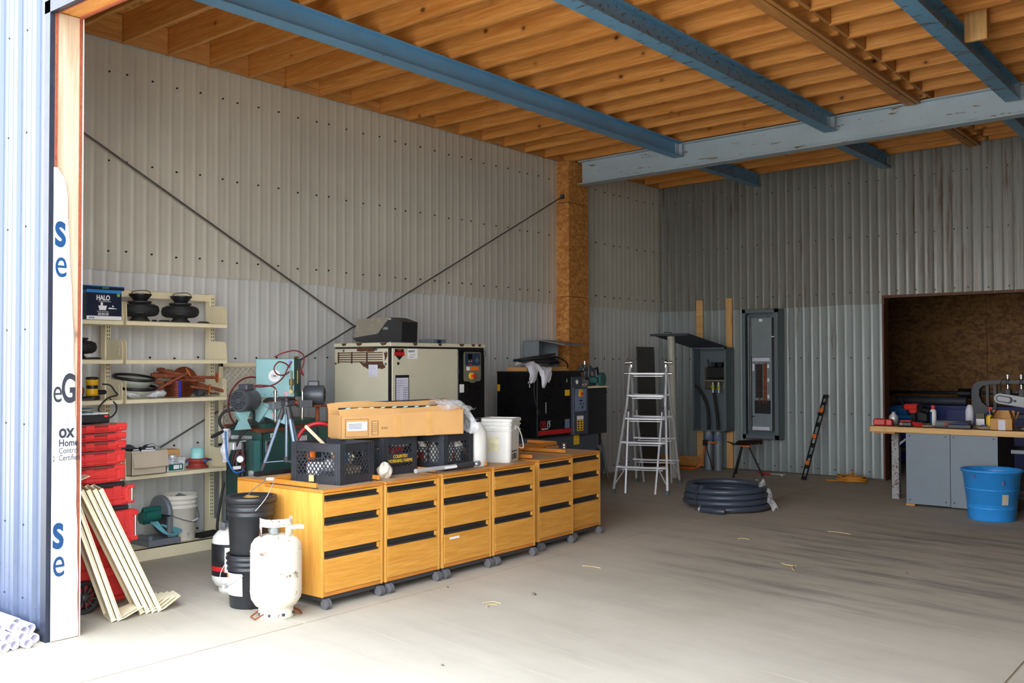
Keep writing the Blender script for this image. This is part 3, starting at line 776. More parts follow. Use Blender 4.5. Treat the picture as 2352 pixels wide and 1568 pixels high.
text('SCVTE', .018, M['greenlbl'], t, (.1314, -.02, .008), FX)
def air_spring(loc, lab, group, lamp=True):
    t = thing('air_spring', lab, 'air spring', loc, group=group)
    MB().lathe([(.0, .0), (.075, .0), (.08, .01), (.06, .03), (.058, .04), (.115, .046), (.140, .06), (.150, .085), (.150, .1), (.140, .125), (.115, .138), (.06, .145), (0, .145)], 40).build('bellows', M['rubber'], t)
    b = MB()
    for z in (.068, .118): b.lathe([(.1442, z-.004), (.1465, z), (.1442, z+.004)], 40)
    b.build('rib', M['black'], t)
    MB().lathe([(0, .146), (.082, .146), (.092, .156), (.088, .164), (0, .166)], 30).build('top_plate', M['charcoal'], t)
    return t
air_spring((.325, 4.225, 1.885), 'black rubber air spring under a bowl lamp, beside the navy carton', 'air springs on the shelving')
air_spring((.325, 4.59, 1.885), 'black rubber air spring under a bowl lamp, at the right end of the top shelf', 'air springs on the shelving')
o = air_spring((.325, 3.70, 1.583), 'black rubber air spring on the second shelf, half hidden by the jamb', 'air springs on the shelving')
def bowl_lamp(loc, lab):
    t = thing('bowl_lamp', lab, 'lamp', loc, group='bowl lamps on the air springs')
    MB().lathe([(0, 0), (.05, 0), (.056, .01), (.086, .046), (.088, .056), (.082, .056), (.05, .014), (0, .012)], 32).build('bowl', M['black'], t)
    MB().tube(spline([(-.04, -.05, .055), (-.02, -.05, .075), (.03, .02, .085), (.05, .06, .065), (.06, .03, .02)], 6), .003, 6).build('cord', M['rubber'], t)
    MB().box(.03, .05, -.05, .0, .045, .062, .003).build('connector', M['paper'], t)
    MB().tube(spline([(0, .02, .06), (.01, .03, .09), (.0, .05, .115)], 5), .0014, 5).build('wire_end', M['paper'], t)
    return t
bowl_lamp((.32, 4.232, 2.051), 'small black bowl lamp with loose cord on the left air spring')
bowl_lamp((.32, 4.60, 2.051), 'small black bowl lamp with loose cord on the right air spring')
for y, l, lab in ((4.40, .085, 'black rubber pad lying between the two air springs'), (4.76, .085, 'black rubber pad lying at the right end of the top shelf'), (4.31, .03, 'small black rubber pad in front of the left air spring')):
    tag(MB().lathe([(0, 0), (.03, 0), (.034, .008), (.02, .016), (0, .016)], 18).build('rubber_pad', M['rubber'], None, (.40, y, 1.885)), lab, 'rubber pad', 'rubber pads on the top shelf').scale = (.8, l/.05, 1)
tag(MB().lathe([(0, 0), (.03, 0), (.034, .008), (.02, .016), (0, .016)], 18).build('rubber_pad', M['rubber'], None, (.40, 3.80, 1.583)), 'black rubber pad on the second shelf below the navy carton', 'rubber pad').scale = (.8, 2.0, 1)

# ---- third shelf, left bay: tools
t = thing('orbital_sander', 'yellow and black orbital sander on the third shelf', 'sander', (.33, 3.83, 1.272))
MB().lathe([(0, 0), (.055, 0), (.058, .012), (.05, .03), (0, .03)], 24).box(-.03, .03, -.01, .11, .04, .075, .012).build('pad_housing', M['black'], t)
MB().lathe([(0, .03), (.04, .03), (.046, .05), (.042, .075), (.036, .1), (.042, .12), (.048, .14), (.046, .155), (.0, .16)], 24).build('motor_body', M['toolyellow'], t)
MB().lathe([(0, .16), (.046, .158), (.05, .166), (.04, .176), (0, .178)], 24).lathe([(.042, .086), (.0445, .1), (.042, .112)], 24).build('grip_cap', M['black'], t)
MB().tube(spline([(.0, .08, .12), (.03, .13, .11), (.05, .16, .06), (.1, .15, .035), (.135, .05, .012), (.135, -.02, -.07), (.13, .06, -.135), (.128, .12, -.1), (.13, .125, -.04), (.08, .1, .008)], 8), .006, 8).build('power_cord', M['rubber'], t)
t = thing('corded_drill', 'black and orange power tool beside the yellow sander', 'power tool', (.33, 3.70, 1.272))
MB().box(-.05, .06, -.08, .08, 0, .03, .01).box(-.03, .035, -.05, .01, .03, .12, .014).cyl((0, -.06, .085), (0, .05, .06), .035, n=16).build('tool_body', M['black'], t)
MB().cyl((.035, .0, .07), (.06, .02, .07), .022, n=16).build('orange_cap', M['orange'], t)
MB().box(.04, .09, -.06, .1, .002, .014, .003).build('base_plate', M['slate'], t)

# ---- third shelf, right bay: drums, bag, copper coil, rusty fittings
def drum(loc, tilt, lab):
    t = thing('drum_shell', lab, 'drum shell', loc, rot=tilt, group='grey drum shells on the third shelf')
    MB().lathe([(.09, 0), (.10, .002), (.135, .05), (.155, .08), (.15, .08), (.13, .05), (.09, .004)], 40).lathe([(0, .002), (.1, .002)], 30).build('shell', M['postgrey'], t)
    MB().lathe([(.150, .078), (.163, .078), (.166, .092), (.158, .1), (.148, .098)], 40).build('black_rim', M['black'], t)
drum((.33, 4.185, 1.276), (R(0), R(8), 0), 'grey drum shell with black rim, lower of two on the third shelf')
drum((.315, 4.175, 1.352), (R(-2), R(9), 0), 'grey drum shell with black rim, upper of two on the third shelf')
t = thing('film_parcel', 'clear plastic wrapped parcel in front of the grey drum shells', 'parcel', (.415, 4.235, 1.273))
def parcel(i, j):
    a = 2*PI*i; q = PI*j; r = math.sin(q)**.6
    return (.045*r*math.cos(a)*(1+.1*math.sin(a*5+q*3)), -.17*math.cos(q)*1.0, .036+.034*r*math.sin(a)*(1+.12*math.sin(a*3+q*9)))
MB().grid(24, 24, parcel).build('wrapping', M['filmdense'], t)
MB().box(-.025, .025, -.11, .11, .012, .05, .01).build('content', M['paper'], t)
t = thing('copper_coil', 'coil of brown copper tubing with blue tape on the third shelf', 'tube coil', (.33, 4.565, 1.274))
b = MB()
for k in range(8):
    b.tube(arc((0, 0, .009+.0165*k), .098+.004*math.sin(k*2.1), 0, 2*PI, 36)[:-1], .0085, 8, closed=True)
    b.tube(arc((0, 0, .009+.0165*k), .078+.004*math.sin(k*3.1), 0, 2*PI, 30)[:-1], .0085, 8, closed=True)
b.build('tubing', M['copper'], t)
MB().box(.094, .1105, -.052, -.036, 0, .134, .002).box(.06, .106, -.052, -.036, .130, .136, .002).build('blue_strap', mat('blue_tape', (28, 52, 190), .4), t)
t = thing('rusty_disc', 'round rusty steel disc standing behind the copper coil', 'disc', (.235, 4.70, 1.274), rot=(0, R(-8), 0))
MB().cyl((0, 0, .125), (.012, 0, .125), .125, n=44).build('plate', M['rust'], t)
def fitting(p, q, lab, fl=True, r=.012):
    p = Vector(p); q = Vector(q); c = (p+q)/2; d = (q-p).normalized()
    t = thing('rusty_fitting', lab, 'fitting', c, group='rusty pipe fittings on the third shelf')
    MB().cyl(p-c, q-c, r, n=14).cyl(p-c+d*.02, p-c+d*.06, r*1.45, n=14).cyl((p-c)*.1-d*.02, (p-c)*.1+d*.03, r*1.35, n=14).build('shaft', M['rust'], t)
    if fl:
        a = q-c; u = d.cross(Vector((0, 0, 1))).normalized(); v = d.cross(u)
        b = MB().cyl(a, a+d*.008, .042, n=28).cyl(a+d*.008, a+d*.013, .018, n=20)
        b.cyl(a+d*.0132, a+d*.014, .009, n=14, m=1)
        for k in range(3):
            o = (u*math.cos(k*2.1+.4)+v*math.sin(k*2.1+.4))*.029; b.cyl(a+d*.0078+o, a+d*.0092+o, .005, n=10, m=1)
        b.build('flange', [M['rustlight'], M['slot']], t)
fitting((.30, 4.38, 1.33), (.46, 4.58, 1.475), 'rusty flanged shaft rising across the copper coil to a disc end, leftmost')
fitting((.30, 4.42, 1.445), (.44, 4.865, 1.430), 'long rusty flanged shaft lying level on top of the heap')
fitting((.25, 4.40, 1.40), (.45, 4.78, 1.335), 'rusty flanged shaft drooping with its flange in front of the coil')
fitting((.27, 4.60, 1.42), (.40, 4.98, 1.31), 'rusty bolt-like shaft pointing down past the right end of the shelf', False, .014)
fitting((.27, 4.36, 1.455), (.35, 4.60, 1.44), 'short rusty shaft lying behind the copper coil top', False, .017)
fitting((.24, 4.43, 1.50), (.36, 4.60, 1.455), 'short rusty shaft on top of the heap leaning left', False, .016)
fitting((.36, 4.50, 1.412), (.43, 4.75, 1.41), 'rusty shaft with a rounded nut end resting across the coil', False, .015)
t = thing('hose_fitting', 'shiny steel hose fittings at the right end of the third shelf', 'fitting', (.40, 4.83, 1.273))
MB().cyl((0, -.06, .02), (0, .07, .018), .012, n=12).cyl((0, -.02, .022), (0, .0, .022), .02, n=6).cyl((-.02, .02, .012), (.02, .05, .012), .011, n=12).cyl((0, .05, .018), (0, .075, .018), .016, n=6).build('coupling', M['chrome'], t)
t = thing('motor_core', 'dark oily machine part behind the steel fittings on the third shelf', 'machine part', (.32, 4.80, 1.273))
MB().cyl((0, -.05, .04), (0, .05, .04), .04, n=20).box(-.03, .03, -.03, .03, .03, .1, .008).build('casting', M['motor'], t)

# ---- fourth shelf
t = thing('open_carton', 'weathered open cardboard carton of small boxes on the lower shelf', 'carton', (.345, 4.225, .676))
b = MB().box(-.13, -.126, -.15, .15, 0, .19).box(.126, .13, -.15, .15, 0, .175).box(-.13, .13, -.15, -.146, 0, .19).box(-.13, .13, .146, .15, 0, .19).box(-.13, .13, -.15, .15, 0, .004)
b.build('carton', M['cardgrey'], t)
MB().grid(8, 3, lambda i, j: (.131+.028*j+.006*math.sin(i*5)*j, -.14+.30*i-.0*j, .185-.125*j)).grid(8, 3, lambda i, j: (.129+.028*j+.006*math.sin(i*5)*j, -.14+.30*i, .185-.125*j)).build('flap', M['cardgrey'], t)
for k, (x, y, z, rz, lab) in enumerate(((.35, 4.15, .845, .3, 'small black and white box on top of the weathered carton, left'), (.36, 4.275, .85, -.2, 'small black and white box on top of the weathered carton, right'))):
    q = thing('small_box', lab, 'small box', (x, y, z), rz, 'small boxes in the weathered carton')
    MB().box(-.03, .03, -.055, .055, 0, .035, .001).build('carton', M['black'], q)
    MB().box(.0302, .031, -.055, .055, .0, .014).box(.0302, .031, -.02, .04, .019, .028).build('white_print', M['paper'], q)
t = thing('steel_fittings', 'dull steel pipe elbows heaped in the weathered carton', 'fittings', (.33, 4.33, .835))
MB().tube(arc((0, 0, .02), .035, .2, 2.6, 10, 'x'), .018, 10).cyl((-.03, -.05, .02), (.03, -.08, .02), .022, n=12).cyl((.02, .02, .03), (.05, .04, .035), .02, n=12).build('elbow', M['alu'], t); t['kind'] = 'stuff'
q = thing('sheet_scraps', 'dark crumpled sheet scraps in the back of the weathered carton', 'scraps', (.30, 4.2, .84))
MB().grid(8, 4, lambda i, j: (-.05+.1*j, -.1+.2*i, .02+.045*math.sin(i*4+j)*math.cos(j*3))).build('sheet', M['slate'], q); q['kind'] = 'stuff'
t = thing('brown_carton', 'small open brown carton behind the clear plastic tub', 'carton', (.30, 4.50, .676))
MB().box(-.06, .06, -.07, .07, 0, .17, .001).box(.06, .064, -.07, .07, .12, .17).build('carton', M['cardboard'], t)
t = thing('plastic_tub', 'clear plastic tub with teal label on the lower shelf', 'tub', (.385, 4.485, .676))
b = MB().prism([(-.075, 0), (.075, 0), (.085, .11), (-.085, .11)], 'x', -.05, .05)
for z in (.065, .085, .105): b.box(-.055, .055, -.088, .088, z, z+.006, .001)
b.build('tub_body', M['filmdense'], t)
MB().box(.0505, .0515, -.062, .068, .008, .058).build('label', M['teal'], t)
MB().box(.0517, .0522, -.02, .03, .018, .05).box(.0517, .0522, .038, .055, .02, .05).build('label_print', M['paper'], t)
MB().tube(arc((0, .0, .115), .026, 0, 2*PI, 16)[:-1], .012, 8, closed=True, flat=1.6).build('tape_roll', M['alu'], t)
t = thing('pipe_coupling', 'aqua plastic pipe stub clamped in a red cast coupling on the lower shelf', 'coupling', (.33, 4.755, .676))
MB().lathe([(.0, .012), (.055, .012), (.055, .16), (.05, .16), (.05, .02), (0, .02)], 32).build('pipe_stub', M['aquapvc'], t)
MB().lathe([(.055, 0), (.09, .0), (.092, .012), (.075, .016), (.07, .045), (.085, .05), (.088, .075), (.06, .08), (.056, .078)], 36).box(-.012, .012, .06, .125, .05, .07, .004).box(-.012, .012, -.125, -.06, .05, .07, .004).box(.06, .1, -.02, .02, .05, .075, .004).build('casting', M['redcast'], t)
MB().cyl((-.02, .11, .06), (.035, .11, .06), .008, n=10).cyl((-.02, -.11, .06), (.035, -.11, .06), .008, n=10).cyl((.1, 0, .062), (.115, 0, .062), .012, n=6).build('clamp_bolt', M['hoseblue'], t)

# ---- base shelf
t = thing('chop_saw', 'teal abrasive chop saw with grey disc guard on the base shelf', 'saw', (.31, 4.36, .1))
MB().box(-.12, .17, -.13, .15, 0, .05, .006).box(-.1, .14, .10, .14, .05, .09, .004).box(.0, .16, -.13, -.1, .05, .085).build('base_plate', M['grey'], t)
gb = MB(); gb.T = Matrix.Translation((.02, .06, .235)) @ Matrix.Rotation(PI/2, 4, 'X') @ Matrix.Rotation(.3, 4, 'Z')
gb.lathe([(.02, -.02), (.14, -.02), (.145, -.012), (.145, .018), (.135, .02), (.02, .022)], 36, a0=-.3, a1=3.9); gb.T = None
gb.box(.12, .16, .045, .085, .05, .22, .008)
gb.build('disc_guard', M['grey'], t)
db = MB().cyl((.02, .052, .205), (.02, .056, .205), .135, n=40); db.build('cutting_disc', M['charcoal'], t)
MB().cyl((.02, -.10, .215), (.02, .03, .225), .055, n=24).cyl((.02, -.12, .213), (.02, -.10, .215), .045, n=24).box(.01, .06, -.11, .06, .26, .30, .01).box(.01, .05, -.11, -.075, .22, .29, .008).box(.01, .05, .03, .06, .22, .29, .008).build('motor_housing', M['teal'], t)
b = MB()
for k in range(5): b.tube(spline([(.10+.004*k, -.08+.012*k, .19), (.15+.004*k, .0+.010*k, .10-.004*k), (.16+.004*k, .09+.012*k, .06+.008*k), (.14+.004*k, .12+.006*k, .08+.008*k), (.12, .0, .16)], 6), .0045, 6)
b.build('power_cord', mat('teal_cord', (96, 168, 178), .5), t)
def pail(name, loc, lab, m, cat='bucket', h=.37, group=None, hoops=True):
    t = thing(name, lab, cat, loc, group=group)
    MB().lathe([(0, .0), (.128, 0), (.131, .006), (.143, h*.7), (.150, h*.71), (.150, h*.735), (.145, h*.74), (.146, h*.80), (.153, h*.81), (.153, h*.835), (.148, h*.84), (.149, h*.9), (.156, h*.91), (.157, h*.935), (.151, h*.94), (.152, h*.985), (.155, h), (.148, h), (.126, .008), (0, .008)], 48).build('pail_body', M[m], t)
    return t
t = pail('plastic_bucket', (.30, 4.60, .1), 'dirty white plastic bucket of scrap on the base shelf', 'bucketdirty')
MB().tube(spline([(.0, -.155, .285), (.09, -.13, .22), (.155, -.02, .165), (.15, .07, .15), (.08, .14, .19), (.0, .155, .285)], 8), .0028, 6).build('bail_wire', M['motor'], t)
MB().cyl((.152, .03, .153), (.125, .1, .165), .009, n=10).build('grip', M['white'], t)
q = thing('scrap_block', 'grey metal bracket sticking out of the dirty white bucket', 'bracket', (.30, 4.60, .40), rot=(R(20), R(12), .4))
MB().box(-.04, .04, -.07, .06, -.02, .05, .004).box(-.03, .03, -.1, -.06, .02, .09, .004).build('bracket', M['grey'], q)
t = thing('plant_tray', 'shallow black plastic tray at the right end of the base shelf', 'tray', (.375, 4.83, .1), R(8))
MB().box(-.055, .055, -.11, .11, 0, .004).prism([(-.055, 0), (-.065, .03), (-.058, .03), (-.05, .004)], 'y', -.115, .115).prism([(.055, 0), (.05, .004), (.058, .03), (.065, .03)], 'y', -.115, .115).box(-.06, .06, -.118, -.11, 0, .03).box(-.06, .06, .11, .118, 0, .03).build('tray_body', M['black'], t)
# ------------------------------------------------------------------ drawer cabinets on casters
CW = .53; CD = .585
def cabinet(lab, group):
    t = thing('drawer_cabinet', lab, 'cabinet', (0, 0, 0), group=group); h = CW/2
    b = MB().box(-CD, 0, -h, -h+.019, .075, .728, .002, m=1).box(-CD, 0, h-.019, h, .075, .728, .002, m=1).box(-CD, -CD+.015, -h+.019, h-.019, .08, .728, m=1)
    b.box(-CD+.02, -.03, -h+.019, h-.019, .08, .70, m=3)
    b.box(-.02, -.001, -h+.019, h-.019, .078, .100, m=2)
    b.build('body', [M['oak_edge'], M['oak_side'], M['oak_edge'], M['slot']], t)
    # side panels are faced with edge banding towards the front
    MB().box(-CD, .002, -h, h, .728, .748, .004, m=0).box(-CD+.02, -.02, -h+.015, h-.015, .7482, .7488, m=1).build('top', [M['oak_edge'], M['toplam']], t)
    MB().box(-CD+.02, -.012, -h+.012, h-.012, .046, .0745, .003).build('base_plinth', M['charcoal'], t)
    for z0, zf, z1 in ((.575, .676, .724), (.362, .525, .571), (.102, .314, .358)):
        # z0..zf wooden front, zf..z1 dark finger pull
        d = MB().box(-.02, .0015, -h+.022, h-.022, z0, zf, .0015).box(-.02, .0005, h-.044, h-.022, zf, z1, .001)
        if z1 > .7: d.box(-.02, .0025, -h+.022, h-.022, z1-.0095, z1+.002, .001)
        dr = d.build('drawer', M['oak'], t); zt = z1-.010 if z1 > .7 else z1
        MB().box(-.03, -.014, -h+.022, h-.046, zf, zt).box(-.014, .006, -h+.022, h-.046, zf-.001, zf+.013, .002).box(-.014, -.004, -h+.022, -h+.026, zf, zt).build('finger_pull', M['handle'], dr)
    for x in (-.012, -CD+.05):
        for y in (-h+.032, h-.032):
            b = MB().cyl((x, y, .036), (x, y, .047), .008, n=10)
            for q in (-.019, .004): b.cyl((x+.016, y+q, .033), (x+.016, y+q+.015, .033), .0325, n=22).cyl((x+.016, y+q-.001, .033), (x+.016, y+q+.016, .033), .024, n=18)
            b.box(x-.01, x+.03, y-.006, y+.006, .028, .052, .003)
            b.build('caster', M['caster'], t)
    for nm, bx in (('top_rail', (-CD+.03, -.07, -h+.004, -h+.024)), ('top_rail', (-CD+.006, -CD+.026, -h+.03, h-.03))):
        b = MB().box(*bx, .757, .787, .003)
        cx = (bx[0]+bx[1])/2; cy = (bx[2]+bx[3])/2
        for s in (-.42, .42):
            px = cx+s*(bx[1]-bx[0]); py = cy+s*(bx[3]-bx[2])
            b.cyl((px, py, .7485), (px, py, .758), .006, n=8, m=1)
        b.build(nm, [M['oak_edge'], M['handle']], t)
    return t
FR = [(2.745, 4.055, 4.58, 0), (2.745, 4.602, 5.14, 0), (2.742, 5.165, 5.72, .3), (2.737, 5.742, 6.28, .5), (2.665, 6.405, 6.925, 2.0), (2.60, 6.965, 7.455, 3.0)]
NTH = ['nearest the camera, beside the white gas cylinder', 'second from the white gas cylinder', 'third from the cylinder, with white label strip', 'fourth from the cylinder, under the white square bucket', 'fifth from the cylinder, set a little back', 'farthest from the gas cylinder']
cab0 = None
for (x, y0, y1, rz), nth in zip(FR, NTH):
    lab = 'oak drawer cabinet of the front row, '+nth
    if cab0 is None: t = cab0 = cabinet(lab, 'drawer cabinets of the front row')
    else: t = dup(cab0, label=lab)
    t.location = (x, (y0+y1)/2, 0); t.rotation_euler = (0, 0, R(rz)); t.scale = (1, (y1-y0)/CW, 1)
    if 'white label' in nth: MB().box(.002, .0032, -.19, -.09, .272, .287).build('label_strip', M['paper'], t)
RN = ['at the left end under the tripod', 'second from the tripod end', 'third from the tripod end', 'fourth from the tripod end', 'fifth from the tripod end', 'at the far end near the black compressor']
for k, nth in enumerate(RN):
    t = dup(cab0, label='oak drawer cabinet of the rear row, '+nth, group='drawer cabinets of the rear row')
    t.location = (1.715-(0, 0, 0, .01, .10, .17)[k], 4.175+.265+k*.59, 0); t.rotation_euler = (0, 0, PI); t.scale = (.725, 1.05, 1)
tag(MB().cyl((0, -.2, 0), (0, .2, 0), .018, n=14).box(-.02, .02, -.21, -.2, -.016, .014).build('pull_bar', M['black'], None, (1.79, 4.47, .767)), 'black bar lying on the rear cabinet behind the tripod', 'bar')

# ------------------------------------------------------------------ gas cylinders and black pails
t = thing('gas_cylinder', 'tall chipped white gas cylinder standing in front of the cabinets', 'gas cylinder', (2.63, 3.79, 0), R(20))
MB().lathe([(0, .05), (.08, .052), (.125, .075), (.150, .115), (.155, .15), (.155, .405), (.150, .445), (.13, .475), (.095, .495), (.05, .505), (0, .507)], 56).lathe([(.1555, .158), (.157, .162), (.1555, .166)], 56).lathe([(.1555, .398), (.157, .402), (.1555, .406)], 56).build('tank_body', M['tank'], t)
b = MB().lathe([(.098, .002), (.106, .0), (.108, .004), (.104, .066), (.098, .066), (.098, .002)], 40)
for k in range(8):
    a = k*PI/4+.2; b.boxc((.1055*math.cos(a), .1055*math.sin(a), .028), (.012, .022, .016), 0, 1)
b.build('foot_ring', [M['tank'], M['slot']], t)
# collar: two guard arms around the valve
def collar(a0, a1, z0, z1, r):
    return MB().lathe([(r, z0), (r+.002, z0), (r+.002, z1), (r-.006, z1+.003), (r-.008, z1-.004), (r, z1-.006), (r, z0)], 24, a0=a0, a1=a1)
b = collar(R(-150), R(62), .555, .60, .098); b2 = collar(R(-150), R(-118), .485, .56, .098); b3 = collar(R(-24), R(10), .475, .56, .098); b4 = collar(R(40), R(62), .485, .56, .098)
for q in (b2, b3, b4): b.add(q.v, q.f, 0, True)
b.build('valve_guard', M['tankrust'], t)
MB().cyl((0, 0, .50), (0, 0, .545), .02, n=16).cyl((0, 0, .54), (0, -.055, .54), .016, n=14).cyl((.03, -.075, .535), (-.005, -.045, .535), .022, n=14).cyl((0, 0, .54), (0, 0, .572), .012, n=12).lathe([(0, .572), (.026, .572), (.03, .58), (.026, .588), (0, .588)], 16).build('valve', M['galv'], t)
MB().tube(spline([(.10, .02, .545), (.14, .03, .55), (.155, .05, .545)], 5), .018, 10, flat=.8).build('valve_cap', M['white'], t)
MB().grid(6, 3, lambda i, j: (math.cos(-1.9+i*.8)*(.118-.03*j), math.sin(-1.9+i*.8)*(.118-.03*j), .4865+.0125*j)).build('label', M['paper'], t)
b = MB()
for a in (R(-125), R(40)):
    c, s = math.cos(a), math.sin(a)
    b.tube([(c*.10-s*.05, s*.10+c*.05, .035), (c*.15-s*.045, s*.15+c*.045, .012), (c*.15+s*.03, s*.15-c*.03, .012), (c*.10+s*.04, s*.10-c*.04, .035)], .005, 6)
b.build('tie_ring', M['rust'], t)

t = pail('black_pail', (2.275, 3.865, 0), 'lower black plastic pail with white paper label behind the gas cylinder', 'bucketblack', h=.335)
b = MB(); b.grid(10, 2, lambda i, j: (.1405*math.cos(-2.15+i*1.15)*(1+.05*j), .1405*math.sin(-2.15+i*1.15)*(1+.05*j), .085+.14*j)); b.build('label', M['paper'], t)
b = MB(); b.grid(3, 1, lambda i, j: (.1465*math.cos(-2.1+i*.25)*(1+.008*j), .1465*math.sin(-2.1+i*.25)*(1+.008*j), .19+.028*j)); b.build('label_mark', M['orange'], t)
MB().tube(spline([(-.12, -.105, .27), (-.115, -.15, .2), (-.09, -.145, .13), (.0, -.17, .15), (.10, -.13, .22)], 8), .0026, 6).build('bail_wire', M['wire'], t)
MB().cyl((-.118, -.118, .128), (-.075, -.150, .13), .009, n=12).build('grip', M['white'], t)
t = pail('black_pail', (2.275, 3.865, .336), 'upper black plastic pail with lid and raised wire handle on the pail stack', 'bucketblack', h=.345)
MB().lathe([(0, .352), (.135, .352), (.138, .362), (.160, .364), (.163, .355), (.163, .325), (.158, .325), (.158, .345)], 48).build('lid', M['bucketblack'], t)
MB().lathe([(0, .353), (.045, .353), (.05, .356), (0, .357)], 20).box(-.05, .06, -.012, .02, .353, .362, .004).build('lid_residue', mat('dried_residue', (150, 116, 60), .8), t)
MB().tube(spline([(.14, -.07, .285), (.165, -.01, .36), (.15, .06, .45), (.12, .07, .475), (.06, .065, .455), (-.06, .06, .39), (-.13, .05, .33)], 8), .0028, 6).build('bail_wire', M['wire'], t)
MB().cyl((.135, .068, .472), (.08, .066, .468), .010, n=12).build('grip', M['white'], t)
t = thing('refrigerant_cylinder', 'small white gas cylinder with black label band behind the black pails', 'gas cylinder', (1.85, 4.02, 0), R(-35))
MB().lathe([(0, .03), (.06, .03), (.105, .05), (.128, .09), (.13, .12), (.13, .33), (.122, .375), (.09, .41), (.05, .425), (0, .43)], 44).lathe([(.075, .0), (.085, 0), (.085, .04), (.075, .04)], 36).build('tank_body', M['white'], t)
MB().lathe([(.1305, .12), (.1312, .12), (.1312, .335), (.1305, .335)], 44).build('label_band', M['black'], t)
b = MB(); b.grid(8, 1, lambda i, j: (.132*math.cos(-.35+i*.75), .132*math.sin(-.35+i*.75), .15+.165*j)); b.build('paper_label', M['paper'], t)
b = MB(); b.grid(16, 1, lambda i, j: (.1316*math.cos(-2.2+i*1.9), .1316*math.sin(-2.2+i*1.9), .155+.03*j)); b.build('red_band', M['redink'], t)
MB().lathe([(.06, .42), (.07, .42), (.07, .47), (.06, .47)], 24, a0=.4, a1=5.6).cyl((0, 0, .42), (0, 0, .46), .015, n=12).build('valve_guard', M['grey'], t)

# ------------------------------------------------------------------ milk crates
def crate(w, d, h, loc, rz, lab, sign=None):
    """w along x, d along y; origin at the middle of the base"""
    t = thing('milk_crate', lab, 'crate', loc, rz, 'black milk crates on the cabinets'); a = w/2; c = d/2
    b = MB()
    for x0, x1, y0, y1 in ((-a, a, -c, -c+.006), (-a, a, c-.006, c), (-a, -a+.006, -c, c), (a-.006, a, -c, c)):
        b.box(x0, x1, y0, y1, 0, .058).box(x0, x1, y0, y1, h-.052, h)
    for z in (.0, .052, h-.055, h-.034, h-.014, h-.004):
        b.box(-a-.004, a+.004, -c-.004, -c+.004, z, z+.005).box(-a-.004, a+.004, c-.004, c+.004, z, z+.005).box(-a-.004, -a+.004, -c, c, z, z+.005).box(a-.004, a+.004, -c, c, z, z+.005)
    for sx in (-1, 1):
        for sy in (-1, 1):
            b.box(min(sx*a, sx*(a-.045)), max(sx*a, sx*(a-.045)), sy*c-.003, sy*c+.003, .02, h).box(sx*a-.003, sx*a+.003, min(sy*c, sy*(c-.045)), max(sy*c, sy*(c-.045)), .02, h)
            for q in (0, .022, .044): b.box(sx*(a-q)-.0025, sx*(a-q)+.0025, sy*c-.005, sy*c+.005, 0, h).box(sx*a-.005, sx*a+.005, sy*(c-q)-.0025, sy*(c-q)+.0025, 0, h)
            for z in (.10, .145, .19):
                b.box(min(sx*a, sx*(a-.045)), max(sx*a, sx*(a-.045)), sy*c-.0045, sy*c+.0045, z, z+.004).box(sx*a-.0045, sx*a+.0045, min(sy*c, sy*(c-.045)), max(sy*c, sy*(c-.045)), z, z+.004)
    b.box(-a, a, -c, c, .0, .005)
    b.build('crate_frame', M['crate'], t)
    def lattice(L, put, hole, nm='lattice_side'):
        m = MB(); z0 = .055; z1 = h-.05; l = L/2-.044; st = .034
        hz = z1-.002; hw = .055
        for s in (-1, 1):
            u = -l-(z1-z0)
            while u < l+(z1-z0):
                p = [u, z0]; q = [u+s*(z1-z0)*.8, z1]
                # clip to the opening
                def clip(P, Q):
                    (x0, y0), (x1, y1) = P, Q; t0 = 0; t1 = 1; dx = x1-x0
                    if abs(dx) < 1e-9: return None
                    ta = (-l-x0)/dx; tb = (l-x0)/dx
                    if ta > tb: ta, tb = tb, ta
                    t0 = max(t0, ta); t1 = min(t1, tb)
                    if t1-t0 < .04: return None
                    return (x0+dx*t0, y0+(y1-y0)*t0), (x0+dx*t1, y0+(y1-y0)*t1)
                r = clip(p, q)
                if r:
                    segs = [r]
                    if hole:
                        (x0, y0), (x1, y1) = r; keep = []; N = 24; cur = None
                        for k in range(N+1):
                            f = k/N; X = x0+(x1-x0)*f; Y = y0+(y1-y0)*f
                            inside = abs(X) < hw and Y > z1-.05
                            if not inside:
                                if cur is None: cur = (X, Y)
                                last = (X, Y)
                            elif cur is not None: keep.append((cur, last)); cur = None
                        if cur is not None: keep.append((cur, last))
                        segs = [k for k in keep if k[0] != k[1]]
                    for (A, B) in segs: m.bar(put(*A), put(*B), .0055, .0055)
                u += st
        if hole:
            for A, B in (((-hw, z1-.05), (hw, z1-.05)), ((-hw, z1-.05), (-hw-.01, z1)), ((hw, z1-.05), (hw+.01, z1))): m.bar(put(*A), put(*B), .007, .007)
        m.build(nm, M['crate'], t)
    lattice(d, lambda u, z: (a, u, z), sign is None)
    lattice(d, lambda u, z: (-a, u, z), True)
    lattice(w, lambda u, z: (u, -c, z), True)
    lattice(w, lambda u, z: (u, c, z), True)
    if sign:
        p = MB().box(a-.002, a+.004, -c*.8, c*.8, .075, .15, .002).build('name_panel', M['crate'], t)
        for k, s in enumerate(sign): text(s, .034, M['yellow'], p, (a+.0045, 0, .118-.032*k), FX, align='CENTER', sx=.84)
    return t
CT = .7495
crate(.43, .335, .268, (2.418, 4.425, CT), R(7), 'black milk crate full of odds and ends with a wooden stick, nearest the gas cylinder')
crate(.335, .31, .268, (2.325, 5.005, CT), R(-4), 'black milk crate with yellow lettering, middle of the three', ('COUNTRY', 'MORNING FARMS'))
crate(.39, .345, .268, (2.425, 5.47, CT), R(3), 'black milk crate of white spray bottles under the right end of the long carton')
